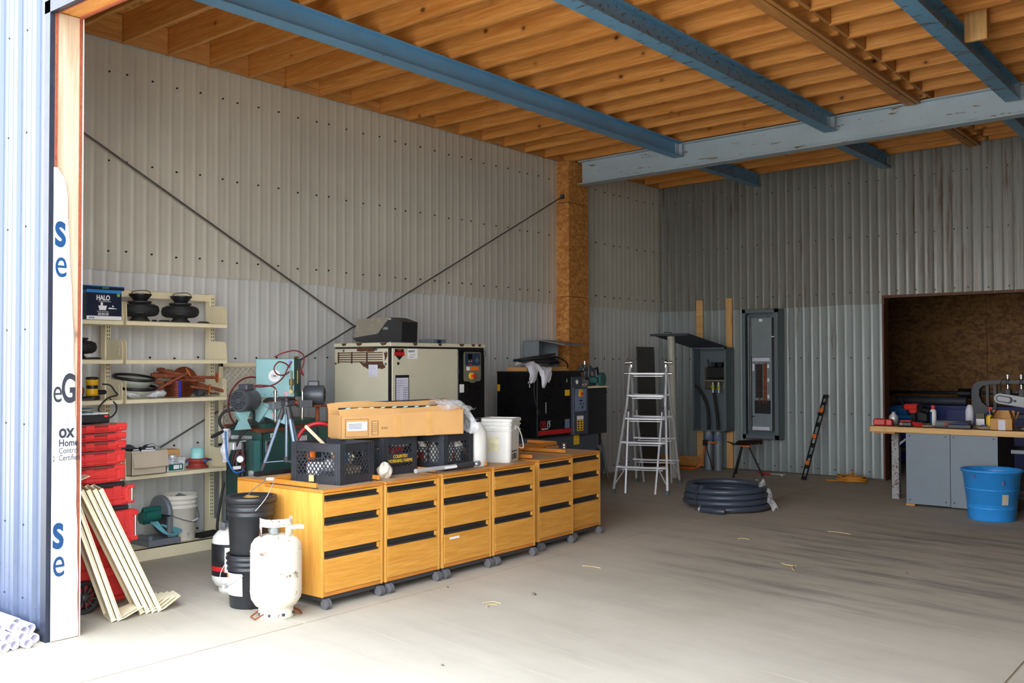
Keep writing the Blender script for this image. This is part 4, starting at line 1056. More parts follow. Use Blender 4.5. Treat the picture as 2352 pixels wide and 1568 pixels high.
def bottle(name, lab, loc, h, r, mt, capm, cat='bottle', group=None, rot=None):
    t = thing(name, lab, cat, loc, group=group, rot=rot)
    MB().lathe([(0, 0), (r, .002), (r, h*.68), (r*.8, h*.78), (r*.4, h*.84), (r*.4, h*.88), (0, h*.88)], 20).build('bottle_body', M[mt], t)
    MB().lathe([(0, h*.87), (r*.5, h*.87), (r*.48, h), (0, h)], 16).build('cap', M[capm], t)
    return t
# contents of the first crate
t = thing('stir_stick', 'pale wooden paddle stick poking out of the nearest crate', 'stick', (2.40, 4.46, .80), rot=(R(0), R(0), 0))
MB().bar((.06, .10, .0), (-.12, -.16, .325), .03, .022, b=.006).build('paddle', M['stick'], t)
t = thing('wood_block', 'pale wooden block lying in the nearest crate', 'wood block', (2.53, 4.45, .80), R(10)); MB().box(-.04, .04, -.10, .11, 0, .05, .003).box(-.05, .0, -.06, .03, .05, .075, .002).build('block', M['stick'], t)
rnd = random.Random(5)
its = [('red handled scraper inside the nearest crate', 'red', (2.58, 4.48, .76), (.02, .09, .02)), ('silver can lying in the nearest crate', 'alu', (2.50, 4.33, .87), (.04, .05, .04)), ('blue and white can at the handle hole of the nearest crate', 'skyblue', (2.55, 4.40, .92), (.035, .045, .04)),
       ('grey rag bundle on top of the nearest crate', 'rag', (2.50, 4.47, .90), (.06, .06, .04)), ('orange spray cap at the left handle hole of the nearest crate', 'orange', (2.32, 4.32, .93), (.03, .03, .03)), ('white box behind the left lattice of the nearest crate', 'paper', (2.35, 4.34, .83), (.06, .03, .05)),
       ('dark tool case behind the left lattice of the nearest crate', 'slate', (2.40, 4.38, .79), (.12, .05, .04)), ('silver tin behind the left lattice of the nearest crate', 'galv', (2.45, 4.33, .80), (.04, .03, .04)), ('brown leather scrap in the nearest crate', 'rust', (2.44, 4.50, .86), (.07, .05, .03)), ('white plastic bag scrap in the nearest crate', 'bagwhite', (2.56, 4.36, .85), (.03, .05, .04))]
for lab, mt, c, r in its:
    nm, ct = {'red': ('scraper', 'scraper'), 'alu': ('drink_can', 'can'), 'skyblue': ('drink_can', 'can'), 'rag': ('rag_bundle', 'rag'), 'orange': ('orange_can', 'can'), 'paper': ('small_box', 'box'), 'slate': ('tool_case', 'case'), 'galv': ('small_tin', 'tin'), 'rust': ('leather_scrap', 'scrap'), 'bagwhite': ('bag_scrap', 'bag')}[mt]
    t = thing(nm, lab, ct, c, rnd.uniform(-.6, .6)); b = MB()
    if mt in ('rag', 'bagwhite', 'rust'): b.grid(10, 8, lambda i, j: (r[0]*math.sin(PI*j)*math.cos(2*PI*i)*(1+.25*math.sin(i*19+j*7)), r[1]*math.sin(PI*j)*math.sin(2*PI*i)*(1+.25*math.cos(i*13)), r[2]*math.cos(PI*j)))
    elif mt in ('alu', 'skyblue', 'orange', 'galv'): b.lathe([(0, -r[2]), (r[0], -r[2]), (r[0], r[2]*.8), (r[0]*.7, r[2]), (0, r[2])], 20)
    else: b.box(-r[0], r[0], -r[1], r[1], -r[2], r[2], .006)
    b.build('item_body', M[mt], t)
t = thing('paper_tag', 'small yellow price sticker on the base band of the nearest crate', 'sticker', (2.42, 4.240, .785), R(7)); MB().box(-.02, .022, -.004, -.001, -.02, .022).box(-.02, .0, -.005, -.004, -.02, .01).build('tag_face', mat('pale_yellow', (236, 220, 130), .6), t)
t = thing('rag_ball', 'crumpled off-white rag between the first two crates', 'rag', (2.575, 4.755, CT+.05)); MB().grid(18, 12, lambda i, j: (.05*math.sin(PI*j)*math.cos(2*PI*i)*(1+.22*math.sin(i*31+j*9)), .055*math.sin(PI*j)*math.sin(2*PI*i)*(1+.25*math.sin(i*25)), .05*math.cos(PI*j)*(1+.3*math.sin(i*19)))).build('cloth', M['rag'], t)
# contents of the lettered crate
for lab, mt, c, r in (('red tool bag inside the lettered crate', 'redink', (2.40, 5.02, .90), (.05, .06, .04)), ('pale cloth at the top of the lettered crate', 'rag', (2.44, 5.06, .965), (.03, .07, .02)), ('dark metal box inside the lettered crate', 'slate', (2.32, 5.0, .82), (.11, .12, .06)), ('blue grey can behind the left lattice of the lettered crate', 'bluegrey', (2.28, 4.90, .90), (.05, .03, .06))):
    t = thing({'redink': 'tool_bag', 'rag': 'cloth_fold', 'slate': 'metal_box', 'bluegrey': 'square_can'}[mt], lab, {'redink': 'bag', 'rag': 'cloth', 'slate': 'box', 'bluegrey': 'can'}[mt], c); MB().box(-r[0], r[0], -r[1], r[1], -r[2], r[2], .012).build('item_body', M[mt], t)
# contents of the third crate: spray bottles
for k, (x, y, cap, tilt) in enumerate(((2.56, 5.36, 'red', .0), (2.56, 5.45, 'white', .1), (2.56, 5.54, 'red', -.1), (2.46, 5.38, 'white', 0), (2.45, 5.50, 'red', .1), (2.38, 5.36, 'white', .15), (2.52, 5.60, 'white', 0))):
    pos = ['at the front corner', 'second along the front', 'third along the front', 'behind the front corner', 'in the middle', 'behind the left lattice', 'at the far end'][k]
    t = bottle('spray_bottle', f'white spray bottle with coloured label in the third crate, {pos}', (x, y, CT+.006), .225, .033, 'white', cap, group='spray bottles in the third crate', rot=(tilt, 0, k*.9))
    MB().lathe([(.0332, .04), (.0337, .04), (.0337, .12), (.0332, .12)], 18, a0=-1.2, a1=1.2).build('label', M[['ink_blue', 'red', 'ink_blue', 'red', 'ink_blue', 'red', 'ink_blue'][k]], t)
t = thing('extension_pole', 'silver and black telescopic pole lying in front of the third crate', 'pole', (2.688, 5.31, .787))
MB().cyl((0, -.36, .0), (0, .07, 0), .016, n=16).build('tube', M['alu'], t)
MB().cyl((0, .06, 0), (0, .26, 0), .0205, n=16).cyl((0, .06, 0), (0, .075, 0), .024, n=16).build('rubber_grip', M['charcoal'], t)
MB().box(.0155, .0168, -.07, .06, -.008, .008).build('paper_label', M['paper'], t)
MB().lathe([(.012, -.012), (.022, -.012), (.022, .012), (.012, .012), (.012, -.012)], 18, o=(.012, .285, 0)).cyl((0, .30, 0), (0, .325, 0), .022, n=14).build('end_ring', M['galv'], t)

# ------------------------------------------------------------------ long opened carton on the crates
t = thing('long_carton', 'long opened brown carton with printed tape lying across two crates', 'carton', (2.53, 5.00, 1.021), R(-19.5))
L2 = .485
b = MB()
def wallz(mb, f0, f1, th, m=0):
    pass
b.add([(0, -L2, 0), (0, L2, 0), (0, L2, .185), (0, -L2, .15), (-.004, -L2, 0), (-.004, L2, 0), (-.004, L2, .185), (-.004, -L2, .15)], [(0, 1, 2, 3), (7, 6, 5, 4), (3, 2, 6, 7), (0, 3, 7, 4), (1, 5, 6, 2)])
b.add([(-.24, -L2, 0), (-.24, L2, 0), (-.24, L2, .215), (-.24, -L2, .19), (-.244, -L2, 0), (-.244, L2, 0), (-.244, L2, .215), (-.244, -L2, .19)], [(0, 1, 2, 3), (7, 6, 5, 4), (3, 2, 6, 7)])
b.box(-.244, 0, -L2, -L2+.004, 0, .165).box(-.244, 0, L2-.004, L2, 0, .19).box(-.24, 0, -L2, L2, 0, .004)
b.build('carton_body', M['cardboard'], t)
# front flap folded up and inwards, rear flap leaning out
fl_ = MB(); fl_.grid(12, 4, lambda i, j: (-.002-.055*j*(1-.55*i), -L2+2*L2*i*.985, .15+.035*i+(.055-.03*i)*j+.006*math.sin(i*9)*j)).build('front_flap', M['cardboard'], t)
MB().grid(12, 4, lambda i, j: (-.242-.03*j, -L2+2*L2*i, .19+.025*i+.05*j*(1-.3*i)+.008*math.sin(i*7)*j)).build('rear_flap', M['cardboard'], t)
b = MB()
b.grid(24, 1, lambda i, j: (-.0535+.026*i-.004*j, -L2+2*L2*i*.985, .203+.004*i+.012*j))
b.grid(24, 1, lambda i, j: (-.27, -L2+2*L2*i, .232+.016*i+.008*j))
b.build('printed_tape', M['black'], t)
tp = MB()
for k in range(11):
    y = -L2+.05+k*.088; f = (y+L2)/(2*L2)
    tp.add([(-.0533+.026*f, y, .206+.004*f), (-.0533+.026*f, y+.03, .206+.004*f), (-.0540+.026*f, y+.045, .213+.004*f), (-.0540+.026*f, y+.015, .213+.004*f)], [(0, 1, 2, 3)])
tp.build('tape_print', M['aquapvc'], t)
MB().box(.0005, .0012, -.44, -.29, .055, .118).build('address_label', M['lavender'], t)
b = MB()
for y0, y1, z0, z1 in ((-.455, -.28, .012, .014), (-.455, -.28, .135, .137), (-.455, -.4525, .012, .137), (-.2825, -.28, .012, .137), (-.255, -.205, .02, .022), (-.255, -.205, .118, .12), (-.255, -.2525, .02, .12), (-.2075, -.205, .02, .12)): b.box(.0004, .001, y0, y1, z0, z1)
for z in (.045, .058, .071, .084, .097): b.box(.0004, .001, -.252, -.208, z, z+.002)
for z in (.07, .08, .09, .1): b.box(.0013, .0016, -.43, -.33, z, z+.003)
b.build('print', M['ink_dark'], t)
text('C111', .022, M['ink_dark'], t, (.0008, -.18, .06), FX, bold=.0004)
MB().box(.0003, .0006, -.09, -.03, .0, .15).box(.0003, .0007, .17, .23, 0, .175).build('packing_tape', M['tape'], t)
t = thing('plastic_film', 'crumpled clear plastic film spilling from the right end of the long carton', 'plastic film', (2.63, 5.44, 1.03), R(-19.5))
MB().grid(18, 22, lambda i, j: (-.20+.30*i-.05*j+.02*math.sin(j*11+i*5), -.16+.30*math.sin(j*1.75)+.03*math.sin(i*13), .19+.06*math.sin(i*PI)*(1-j)-.30*max(0, j-.35)**1.1+.018*math.sin(i*17+j*8))).build('film_sheet', M['film'], t)
MB().grid(14, 14, lambda i, j: (-.17+.20*i, -.10+.26*j, .175+.035*math.sin(i*PI)*math.sin(j*PI)+.012*math.sin(i*15+j*11))).build('film_fold', M['film'], t)
t = thing('plain_carton', 'plain cardboard carton standing behind the lettered crate', 'carton', (2.02, 4.86, CT), R(-20)); MB().box(-.09, .09, -.06, .14, 0, .27, .002).build('carton_body', M['cardboard'], t)
t = thing('jug', 'white plastic jug with black screw cap beside the third crate', 'jug', (2.57, 5.75, CT), R(0))
MB().lathe([(0, 0), (.078, .0), (.082, .008), (.082, .235), (.076, .27), (.055, .305), (.034, .335), (.032, .345), (0, .345)], 40).build('jug_body', M['white'], t)
MB().lathe([(.0, .342), (.036, .342), (.036, .368), (.03, .372), (0, .372)], 28).build('cap', M['black'], t)
# square bucket
def rsq(a, r, n=6):
    out = []
    for k in range(4):
        cx, cy = ((a-r)*(1 if k in (0, 3) else -1), (a-r)*(1 if k < 2 else -1))
        for i in range(n+1):
            an = k*PI/2+i*PI/2/n; out.append((cx+r*math.cos(an), cy+r*math.sin(an)))
    return out
def loft(mb, rings, m=0, cap0=True, cap1=False):
    n = len(rings[0][0]); vs = []; fs = []
    for poly, z in rings: vs += [(x, y, z) for x, y in poly]
    for k in range(len(rings)-1):
        for i in range(n): j = (i+1) % n; fs.append([k*n+i, k*n+j, (k+1)*n+j, (k+1)*n+i])
    if cap0: fs.append(list(range(n))[::-1])
    if cap1: fs.append(list(range((len(rings)-1)*n, len(rings)*n)))
    mb.add(vs, fs, m, False); return mb
t = thing('square_bucket', 'white square plastic bucket with lid and worn label on the fourth cabinet', 'bucket', (2.475, 6.145, CT), R(21))
b = MB(); S_ = .132
loft(b, [(rsq(S_-.008, .03), 0), (rsq(S_-.004, .035), .02), (rsq(S_+.004, .035), .25), (rsq(S_+.012, .035), .252), (rsq(S_+.012, .035), .262), (rsq(S_+.004, .035), .264), (rsq(S_+.006, .035), .295), (rsq(S_+.014, .035), .297), (rsq(S_+.014, .035), .307), (rsq(S_+.006, .035), .309), (rsq(S_+.008, .035), .33)])
b.build('bucket_body', M['white'], t)
b = MB(); loft(b, [(rsq(S_+.009, .035), .326), (rsq(S_+.016, .038), .328), (rsq(S_+.016, .038), .346), (rsq(S_+.010, .036), .352), (rsq(S_-.005, .03), .352), (rsq(S_-.015, .03), .343)], 0, False, True); b.build('lid', M['white'], t)
MB().box(S_-.03, S_+.012, -.02, .02, .26, .30, .004).tube(spline([(S_+.012, -.005, .285), (S_+.03, .02, .26), (S_+.032, .10, .17), (S_+.02, .14, .10), (.06, S_+.03, .14), (0, S_+.016, .28)], 8), .005, 8).build('bail_handle', M['white'], t)
MB().prism([(-.05, .27), (.05, .27), (.02, .30), (-.02, .30)], 'y', -S_-.009, -S_-.006).build('grip_rib', M['white'], t)
MB().grid(8, 6, lambda i, j: (-.075+.115*i+.006*math.sin(j*14), -S_-.0056-.004*j*.4, .09+.115*j+.005*math.sin(i*17))).build('worn_label', mat('worn_label', (214, 210, 176), .8, var=.15, scale=30), t)
b = MB().box(S_+.0012, S_+.0022, -.085, .045, .085, .094)
for z in (.025, .037, .049, .061): b.box(S_-.001, S_+.0022, -.085, -.045, z, z+.005).box(S_-.001, S_+.0022, .01, .042, z, z+.005)
b.box(S_-.001, S_+.0022, -.03, -.004, .028, .072)
b.build('print', M['black'], t)
t = thing('torn_carton', 'torn open cardboard carton behind the white square bucket', 'carton', (2.20, 6.33, CT), R(12))
MB().box(-.09, .09, -.08, .14, 0, .19, .002).build('carton_body', M['cardboard'], t)
MB().grid(5, 4, lambda i, j: (-.08+.16*i, .138+.12*j, .19+.085*j+.02*math.sin(i*4)*j)).grid(4, 3, lambda i, j: (.09+.03*j, -.05+.18*i, .18-.06*j)).build('flap', M['cardboard'], t)
t = thing('steel_socket', 'small shiny steel cylinder standing on the sixth cabinet top', 'socket', (2.28, 7.32, .749)); MB().lathe([(0, 0), (.018, 0), (.018, .02), (.016, .024), (.018, .028), (.018, .062), (.012, .062), (.012, .03), (0, .03)], 20).build('socket_body', M['chrome'], t)

# ------------------------------------------------------------------ tripod
t = thing('camera_tripod', 'grey aluminium camera tripod standing on the rear cabinet', 'tripod', (1.905, 4.44, CT))
AP = Vector((0, 0, .455))
feet = [Vector((-.155, -.11, .0)), Vector((.195, -.04, .0)), Vector((-.06, .22, .0))]
for f in feet:
    top_ = AP+Vector((f.x, f.y, 0)).normalized()*.03
    b = MB().tube([top_, top_+(f-top_)*.82], .0125, 12).tube([top_+(f-top_)*.1, top_+(f-top_)*.84], .0145, 12, flat=.55).build('leg', M['tripodmetal'], t)
    MB().tube([top_+(f-top_)*.80, top_+(f-top_)*.88, f+Vector((0, 0, .006))], [.017, .015, .011], 12).cyl(f+Vector((0, 0, 0)), f+Vector((0, 0, .012)), .014, n=10).build('foot', M['charcoal'], b)
    MB().tube([top_-(f-top_)*.06, top_+(f-top_)*.12], .019, 10).build('leg_joint', M['charcoal'], b)
MB().cyl((0, 0, .10), (0, 0, .47), .011, n=14).build('centre_column', M['tripodmetal'], t)
MB().cyl((0, 0, .095), (0, 0, .135), .019, n=14).build('spreader_hub', M['charcoal'], t)
b = MB()
for f in feet:
    top_ = AP+Vector((f.x, f.y, 0)).normalized()*.03
    b.tube([(0, 0, .105), top_+(f-top_)*.80], .0045, 6)
b.build('spreader', M['tripodmetal'], t)
MB().cyl((0, 0, .44), (0, 0, .50), .03, n=16).box(-.035, .035, -.03, .03, .49, .535, .01).cyl((-.03, .02, .52), (.05, .02, .52), .018, n=12).cyl((0, 0, .53), (0, 0, .55), .02, n=12).box(-.05, .05, -.045, .045, .55, .562, .005).cyl((0, .0, .515), (.0, .09, .50), .007, n=8).build('pan_head', M['charcoal'], t)

# ------------------------------------------------------------------ expanded metal screen by the wall
t = thing('mesh_screen', 'framed expanded metal guard screen behind the green machine', 'screen', (.12, 5.42, .82))
b = MB()
for y0, y1, z0, z1 in ((-.31, .31, .70, .735), (-.31, .31, 0, .03), (-.31, -.275, 0, .735), (.275, .31, 0, .735)): b.box(-.012, .012, y0, y1, z0, z1, .003)
b.cyl((0, -.29, -.8), (0, -.29, 0), .012, n=8).cyl((0, .29, -.8), (0, .29, 0), .012, n=8)
b.build('frame', M['cream'], t)
b = MB(); dy = .062; dz = .027
for r in range(27):
    for c_ in range(-5, 6):
        y = c_*dy*.92; z = .03+r*dz
        if r % 2: y += dy*.46
        for s in (-1, 1):
            yy = y+s*dy*.46
            if abs(y) < .285 and abs(yy) < .29: b.bar((0, y, z), (0, yy, min(z+dz, .705)), .004, .0045)
b.build('expanded_mesh', M['cream'], t)
MB().tube(arc((.016, .02, .36), .245, .9, 4.6, 30, 'x'), .007, 8).build('red_cable', M['hosered'], t)
# ------------------------------------------------------------------ green polishing machine
t = thing('polishing_machine', 'dark green two-motor polishing machine with pale blue hood and red air lines', 'machine', (.7, 5.3, 0))
def g(x, y, z): return (x-.7, y-5.3, z)
poly = [(1.15-.7, 4.79-5.3), (.72-.7, 5.84-5.3), (.30-.7, 5.84-5.3), (.30-.7, 5.06-5.3)]
MB().prism(poly, 'z', 0.05, 1.0).prism([(p[0]*1.0, p[1]) for p in poly], 'z', .0, .05).build('cabinet_body', M['green'], t)
def grow(poly, k):
    cx = sum(p[0] for p in poly)/4; cy = sum(p[1] for p in poly)/4
    return [(cx+(p[0]-cx)*k, cy+(p[1]-cy)*k) for p in poly]
MB().prism(grow(poly, 1.04), 'z', 1.0, 1.022).build('table_plate', M['rust'], t)
MB().prism(grow(poly, .82), 'z', 1.022, 1.06).build('table_top', M['green'], t)
# switch box and door on the narrow left face
P0 = Vector((1.15-.7, 4.79-5.3, 0)); dL = Vector((-.953, .303, 0)); nL = Vector((-.303, -.953, 0))
ml = Matrix((dL, -nL, Vector((0, 0, 1)))).transposed().to_4x4(); ml.translation = P0
b = MB(); b.T = ml; b.box(.02, .24, -.05, .0, .40, .94, .004); b.build('switch_box', M['green'], t)
dR = Vector((-.379, .925, 0)); nR = Vector((.925, .379, 0)); mr = Matrix((dR, -nR, Vector((0, 0, 1)))).transposed().to_4x4(); mr.translation = P0
b = MB(); b.T = mr; b.box(.06, .14, -.006, .0, .84, .93, .002); b.build('switch_plate', M['galv'], t)
b = MB(); b.T = mr; b.box(.08, .12, -.012, -.006, .845, .882, .003); b.build('stop_button', M['red'], t)
b = MB(); b.T = mr; b.box(.08, .12, -.012, -.006, .892, .925, .003).box(.004, .016, -.004, .0, .05, .99).box(.93, .945, -.004, 0, .05, .99); b.build('start_button', M['black'], t)
b = MB(); b.T = ml; b.cyl((.06, -.05, .62), (.06, -.085, .62), .022, n=14).cyl((.06, -.05, .68), (.06, -.08, .68), .022, n=14); b.build('selector_knob', M['alu'], t)
b = MB(); b.T = mr; b.box(.62, .74, -.004, .0, .80, .93).box(.14, .22, -.003, 0, .95, .985); b.build('paper_label', M['paper'], t)
# pale blue hood turned to the doorway
hm = Matrix.Translation(g(.97, 5.06, 1.27)) @ Matrix.Rotation(R(-55), 4, 'Z')
b = MB(); b.T = hm
b.box(-.002, .0, -.16, .16, 0, .315).box(-.20, 0, -.16, -.158, 0, .315).box(-.2, 0, .158, .16, 0, .315, m=1).box(-.2, 0, -.16, .16, .313, .317, m=1)
for k in range(6): b.cyl((.0, -.14+k*.056, .02), (.004, -.14+k*.056, .02), .004, n=8, m=1)
b.build('hood', [M['aqua'], M['green']], t)
b = MB(); b.T = hm; b.cyl((.0003, -.005, .175), (.0012, -.005, .175), .05, n=36); b.build('round_sticker', M['paper'], t)
b = MB(); b.T = hm
b.lathe([(0, 0), (0, 0)], 4)
for r in (.022,):
    k = [( .0018, -.005+r*1.2*math.cos(a*PI/12), .175+r*.8*math.sin(a*PI/12)) for a in range(25)]
    b.tube(k, .0012, 5, cap=False)
b.box(.0013, .0018, -.02, .01, .170, .180)
b.build('sticker_print', M['ink_dark'], t)
b = MB(); b.T = hm; b.cyl((.0003, .128, .292), (.0012, .128, .292), .014, n=20); b.build('violet_sticker', mat('violet', (140, 120, 206), .5), t)
b = MB(); b.T = hm; b.box(.0003, .0012, .075, .105, .01, .04); b.build('warning_sticker', mat('pinkish', (220, 160, 170), .5), t)
# lower guard under the hood
gm = Matrix.Translation(g(1.08, 4.97, 1.085)) @ Matrix.Rotation(R(-58), 4, 'Z') @ Matrix.Rotation(R(-20), 4, 'X')
b = MB(); b.T = gm; b.box(-.10, .0, -.13, .10, 0, .105, .003).build('wheel_guard', M['aqua'], t)
b = MB(); b.T = gm; b.prism([(-.02, .02), (.005, .045), (-.02, .07), (-.045, .045)], 'x', .0005, .0015).build('warning_sticker', mat('pinkish', (220, 160, 170), .5), t)
b = MB(); b.T = Matrix.Translation(g(.95, 4.86, 1.16)) @ Matrix.Rotation(R(-58), 4, 'Z') @ Matrix.Rotation(R(-35), 4, 'X'); b.box(-.08, 0, -.08, .09, -.05, .09, .003).build('wheel_guard', M['aqua'], t)
MB().cyl(g(.97, 4.9, 1.21), g(.72, 5.45, 1.23), .022, n=14).cyl(g(1.0, 5.02, 1.21), g(1.1, 5.2, 1.22), .02, n=12).build('spindle', M['rust'], t)
MB().cyl(g(.86, 5.12, 1.16), g(.82, 5.17, 1.16), .11, n=26).build('grinding_wheel', M['motor'], t)
# motors
def motor(c, axis, L, r, nm='motor'):
    a = Vector(axis).normalized(); c = Vector(c)
    b = MB().tube([c, c+a*.012, c+a*.03, c+a*L*.85, c+a*L*.92, c+a*L], [r*.93, r, r*1.0, r, r*.94, r*.5], 32)
    up = Vector((0, 0, 1)); s = a.cross(up).normalized()
    mo = b.build(nm, M['motor'], t)
    m2 = MB(); Mx = Matrix((a, s, up)).transposed().to_4x4(); Mx.translation = c+up*r*.9
    m2.T = Mx; m2.box(L*.25, L*.75, -r*.45, r*.45, 0, r*.55, .008); m2.build('capacitor_box', M['motor'], mo)
    m3 = MB(); m3.T = Matrix((a, s, up)).transposed().to_4x4(); m3.T.translation = c
    for ring in (.32, .52, .72):
        for k in range(8):
            a0 = k*PI/4+.08; pts = [(-.0012, r*ring*math.cos(a0+q*.155), r*ring*math.sin(a0+q*.155)) for q in range(5)]
            m3.tube(pts, .0032, 5)
    m3.build('vent_slots', M['black'], mo)
    return mo
motor(g(1.10, 4.61, 1.258), (-.32, .95, 0), .20, .089)
b = motor(g(1.02, 5.545, 1.275), (-.72, -.69, 0), .185, .085)
MB().prism([(-.70, 1.03), (-.56, 1.03), (-.60, 1.10), (-.57, 1.17), (-.71, 1.17), (-.66, 1.10)], 'x', .36, .39).build('motor_bracket', M['aqua'], t)
MB().cyl(g(.98, 5.50, 1.02), g(.98, 5.50, 1.19), .018, n=12).box(.2, .33, .12, .30, 1.175, 1.195, .004).cyl(g(1.02, 5.15, 1.06), g(1.02, 5.15, 1.2), .014, n=10).build('motor_stand', M['rust'], t)
# pneumatic cylinders with clamp blocks
for (x, y, z0, z1) in ((1.13, 4.94, 1.09, 1.33), (1.05, 5.28, 1.09, 1.31)):
    c = MB().cyl(g(x, y, z0+.02), g(x, y, z1-.02), .013, n=18).cyl(g(x, y, z1-.02), g(x, y, z1), .016, n=16).cyl(g(x, y, z0), g(x, y, z0+.02), .015, n=16).build('air_cylinder', M['chrome'], t)
    MB().box(x-.7-.03, x-.7+.03, y-5.3-.045, y-5.3+.085, z0+.09, z0+.15, .004).build('clamp_block', M['grey'], c)
    MB().cyl(g(x, y, z0-.015), g(x, y, z0+.004), .011, n=10).cyl(g(x, y, z1), g(x, y, z1+.02), .008, n=8).build('brass_end', M['brass'], c)
# air lines
def line(pts, r, m, nm): return MB().tube(spline([g(*p) for p in pts], 8), r, 7).build(nm, M[m], t)
line([(1.13, 4.94, 1.345), (1.14, 4.90, 1.365), (1.13, 4.80, 1.375), (1.12, 4.74, 1.372), (1.13, 4.80, 1.362), (1.13, 4.93, 1.38), (1.12, 5.03, 1.44), (1.10, 5.10, 1.53), (1.06, 5.20, 1.60)], .0055, 'hosered', 'air_line')
line([(1.09, 5.11, 1.48), (1.12, 5.04, 1.455), (1.13, 4.96, 1.46), (1.125, 4.93, 1.51), (1.12, 4.98, 1.56), (1.10, 5.07, 1.545), (1.09, 5.11, 1.515)], .0055, 'hosered', 'air_line')
line([(.90, 5.10, 1.60), (.96, 5.15, 1.635), (1.05, 5.20, 1.655), (1.06, 5.28, 1.62), (1.05, 5.29, 1.54), (1.05, 5.26, 1.48), (1.05, 5.29, 1.45), (1.05, 5.27, 1.49)], .0055, 'hosered', 'air_line')
line([(1.0, 5.2, 1.30), (1.04, 5.24, 1.22), (1.06, 5.27, 1.19)], .0055, 'hosered', 'air_line')
MB().cyl(g(1.1, 5.125, 1.49), g(1.1, 5.125, 1.40), .006, n=8).box(1.085-.7, 1.115-.7, 5.11-5.3, 5.14-5.3, 1.37, 1.42, .003).cyl(g(1.06, 5.22, 1.49), g(1.06, 5.22, 1.38), .008, n=8).cyl(g(1.1, 5.12, 1.37), g(1.1, 5.12, 1.31), .01, n=8).cyl(g(1.11, 5.11, 1.315), g(1.08, 5.14, 1.315), .018, n=14).cyl(g(1.06, 5.19, 1.60), g(1.06, 5.23, 1.60), .008, n=8).build('brass_fittings', M['brass'], t)
# black power cords and the regulator unit at the left
for nm, pts, r in (('power_cord', [(1.0, 4.72, 1.20), (1.02, 4.80, 1.19), (1.08, 4.76, 1.08), (1.06, 4.66, .98), (1.03, 4.62, .85), (1.0, 4.60, .7)], .011), ('power_cord', [(1.05, 4.62, 1.19), (1.0, 4.55, 1.17), (.98, 4.52, 1.10), (1.0, 4.56, 1.03), (1.0, 4.66, 1.05)], .012), ('power_cord', [(.95, 4.74, 1.09), (.98, 4.58, 1.03), (1.0, 4.48, .995), (1.02, 4.43, .985), (1.0, 4.54, 1.02)], .013), ('power_cord', [(1.0, 4.55, .62), (1.02, 4.50, .45), (1.02, 4.48, .25), (1.04, 4.56, .12), (1.02, 4.66, .03)], .011)):
    line(pts, r, 'rubber', nm)
line([(1.03, 4.54, 1.02), (1.04, 4.54, .9), (1.06, 4.55, .78), (1.08, 4.60, .70), (1.08, 4.68, .71)], .0075, 'hoseblue', 'air_hose')
MB().grid(8, 12, lambda i, j: g(.99+.03*math.cos(i*2*PI), 4.57+.035*math.sin(i*2*PI)*(1+.4*math.sin(j*12)), 1.04-.26*j)).build('plastic_wrap', M['filmdense'], t)
MB().cyl(g(1.03, 4.70, .70), g(1.03, 4.70, .86), .028, n=18).cyl(g(1.03, 4.70, .86), g(1.03, 4.70, .92), .022, n=16).cyl(g(1.03, 4.70, .56), g(1.03, 4.70, .69), .025, n=16).cyl(g(1.03, 4.645, .70), g(1.03, 4.645, .80), .022, n=14).build('filter_bowl', M['black'], t)
b = MB(); b.cyl(g(1.07, 4.645, .80), g(1.085, 4.637, .80), .03, n=22); b.build('gauge_rim', M['motor'], t)
b = MB(); b.cyl(g(1.085, 4.637, .80), g(1.087, 4.636, .80), .025, n=22).build('gauge_face', M['paper'], t)
MB().box(.95-.7, 1.05-.7, 4.60-5.3, 4.68-5.3, .87, .93, .006).cyl(g(1.0, 4.62, .97), g(1.0, 4.80, .955), .016, n=10).cyl(g(1.03, 4.64, .93), g(1.03, 4.73, .935), .006, n=8).build('valve_block', M['alu'], t)
line([(1.05, 4.60, .76), (1.06, 4.62, .84), (1.06, 4.66, .86), (1.07, 4.69, .80), (1.06, 4.66, .74)], .004, 'hosered', 'air_line')
line([(1.05, 4.62, .72), (1.07, 4.66, .70), (1.06, 4.70, .75), (1.06, 4.63, .82)], .004, 'hosered', 'air_line')
MB().box(1.04-.7, 1.07-.7, 4.60-5.3, 4.66-5.3, .72, .745, .003).build('white_connector', M['paper'], t)
t2 = thing('red_hose', 'bright red rubber hose looped upright behind the nearest crate', 'hose', (1.83, 4.80, CT), rot=(0, 0, R(-35)))
MB().tube(arc((0, 0, .185), .165, 0, 2*PI, 40, 'x')[:-1], .0165, 10, closed=True).build('hose_loop', M['hosebright'], t2)

# ------------------------------------------------------------------ beige screw compressor
X1 = 1.2; Y0 = 6.156; Y1 = 7.464; X0 = .445; ZT = 1.735
t = thing('air_compressor', 'large beige compressor cabinet with black control end and rusty louvres', 'compressor', (X1, Y0, 0))
w_ = X0-X1; l_ = Y1-Y0
MB().box(w_, -.012, .012, l_, .10, 1.70).box(w_+.05, -.06, .05, l_-.05, 0, .10).build('cabinet_body', M['blackmat'], t)
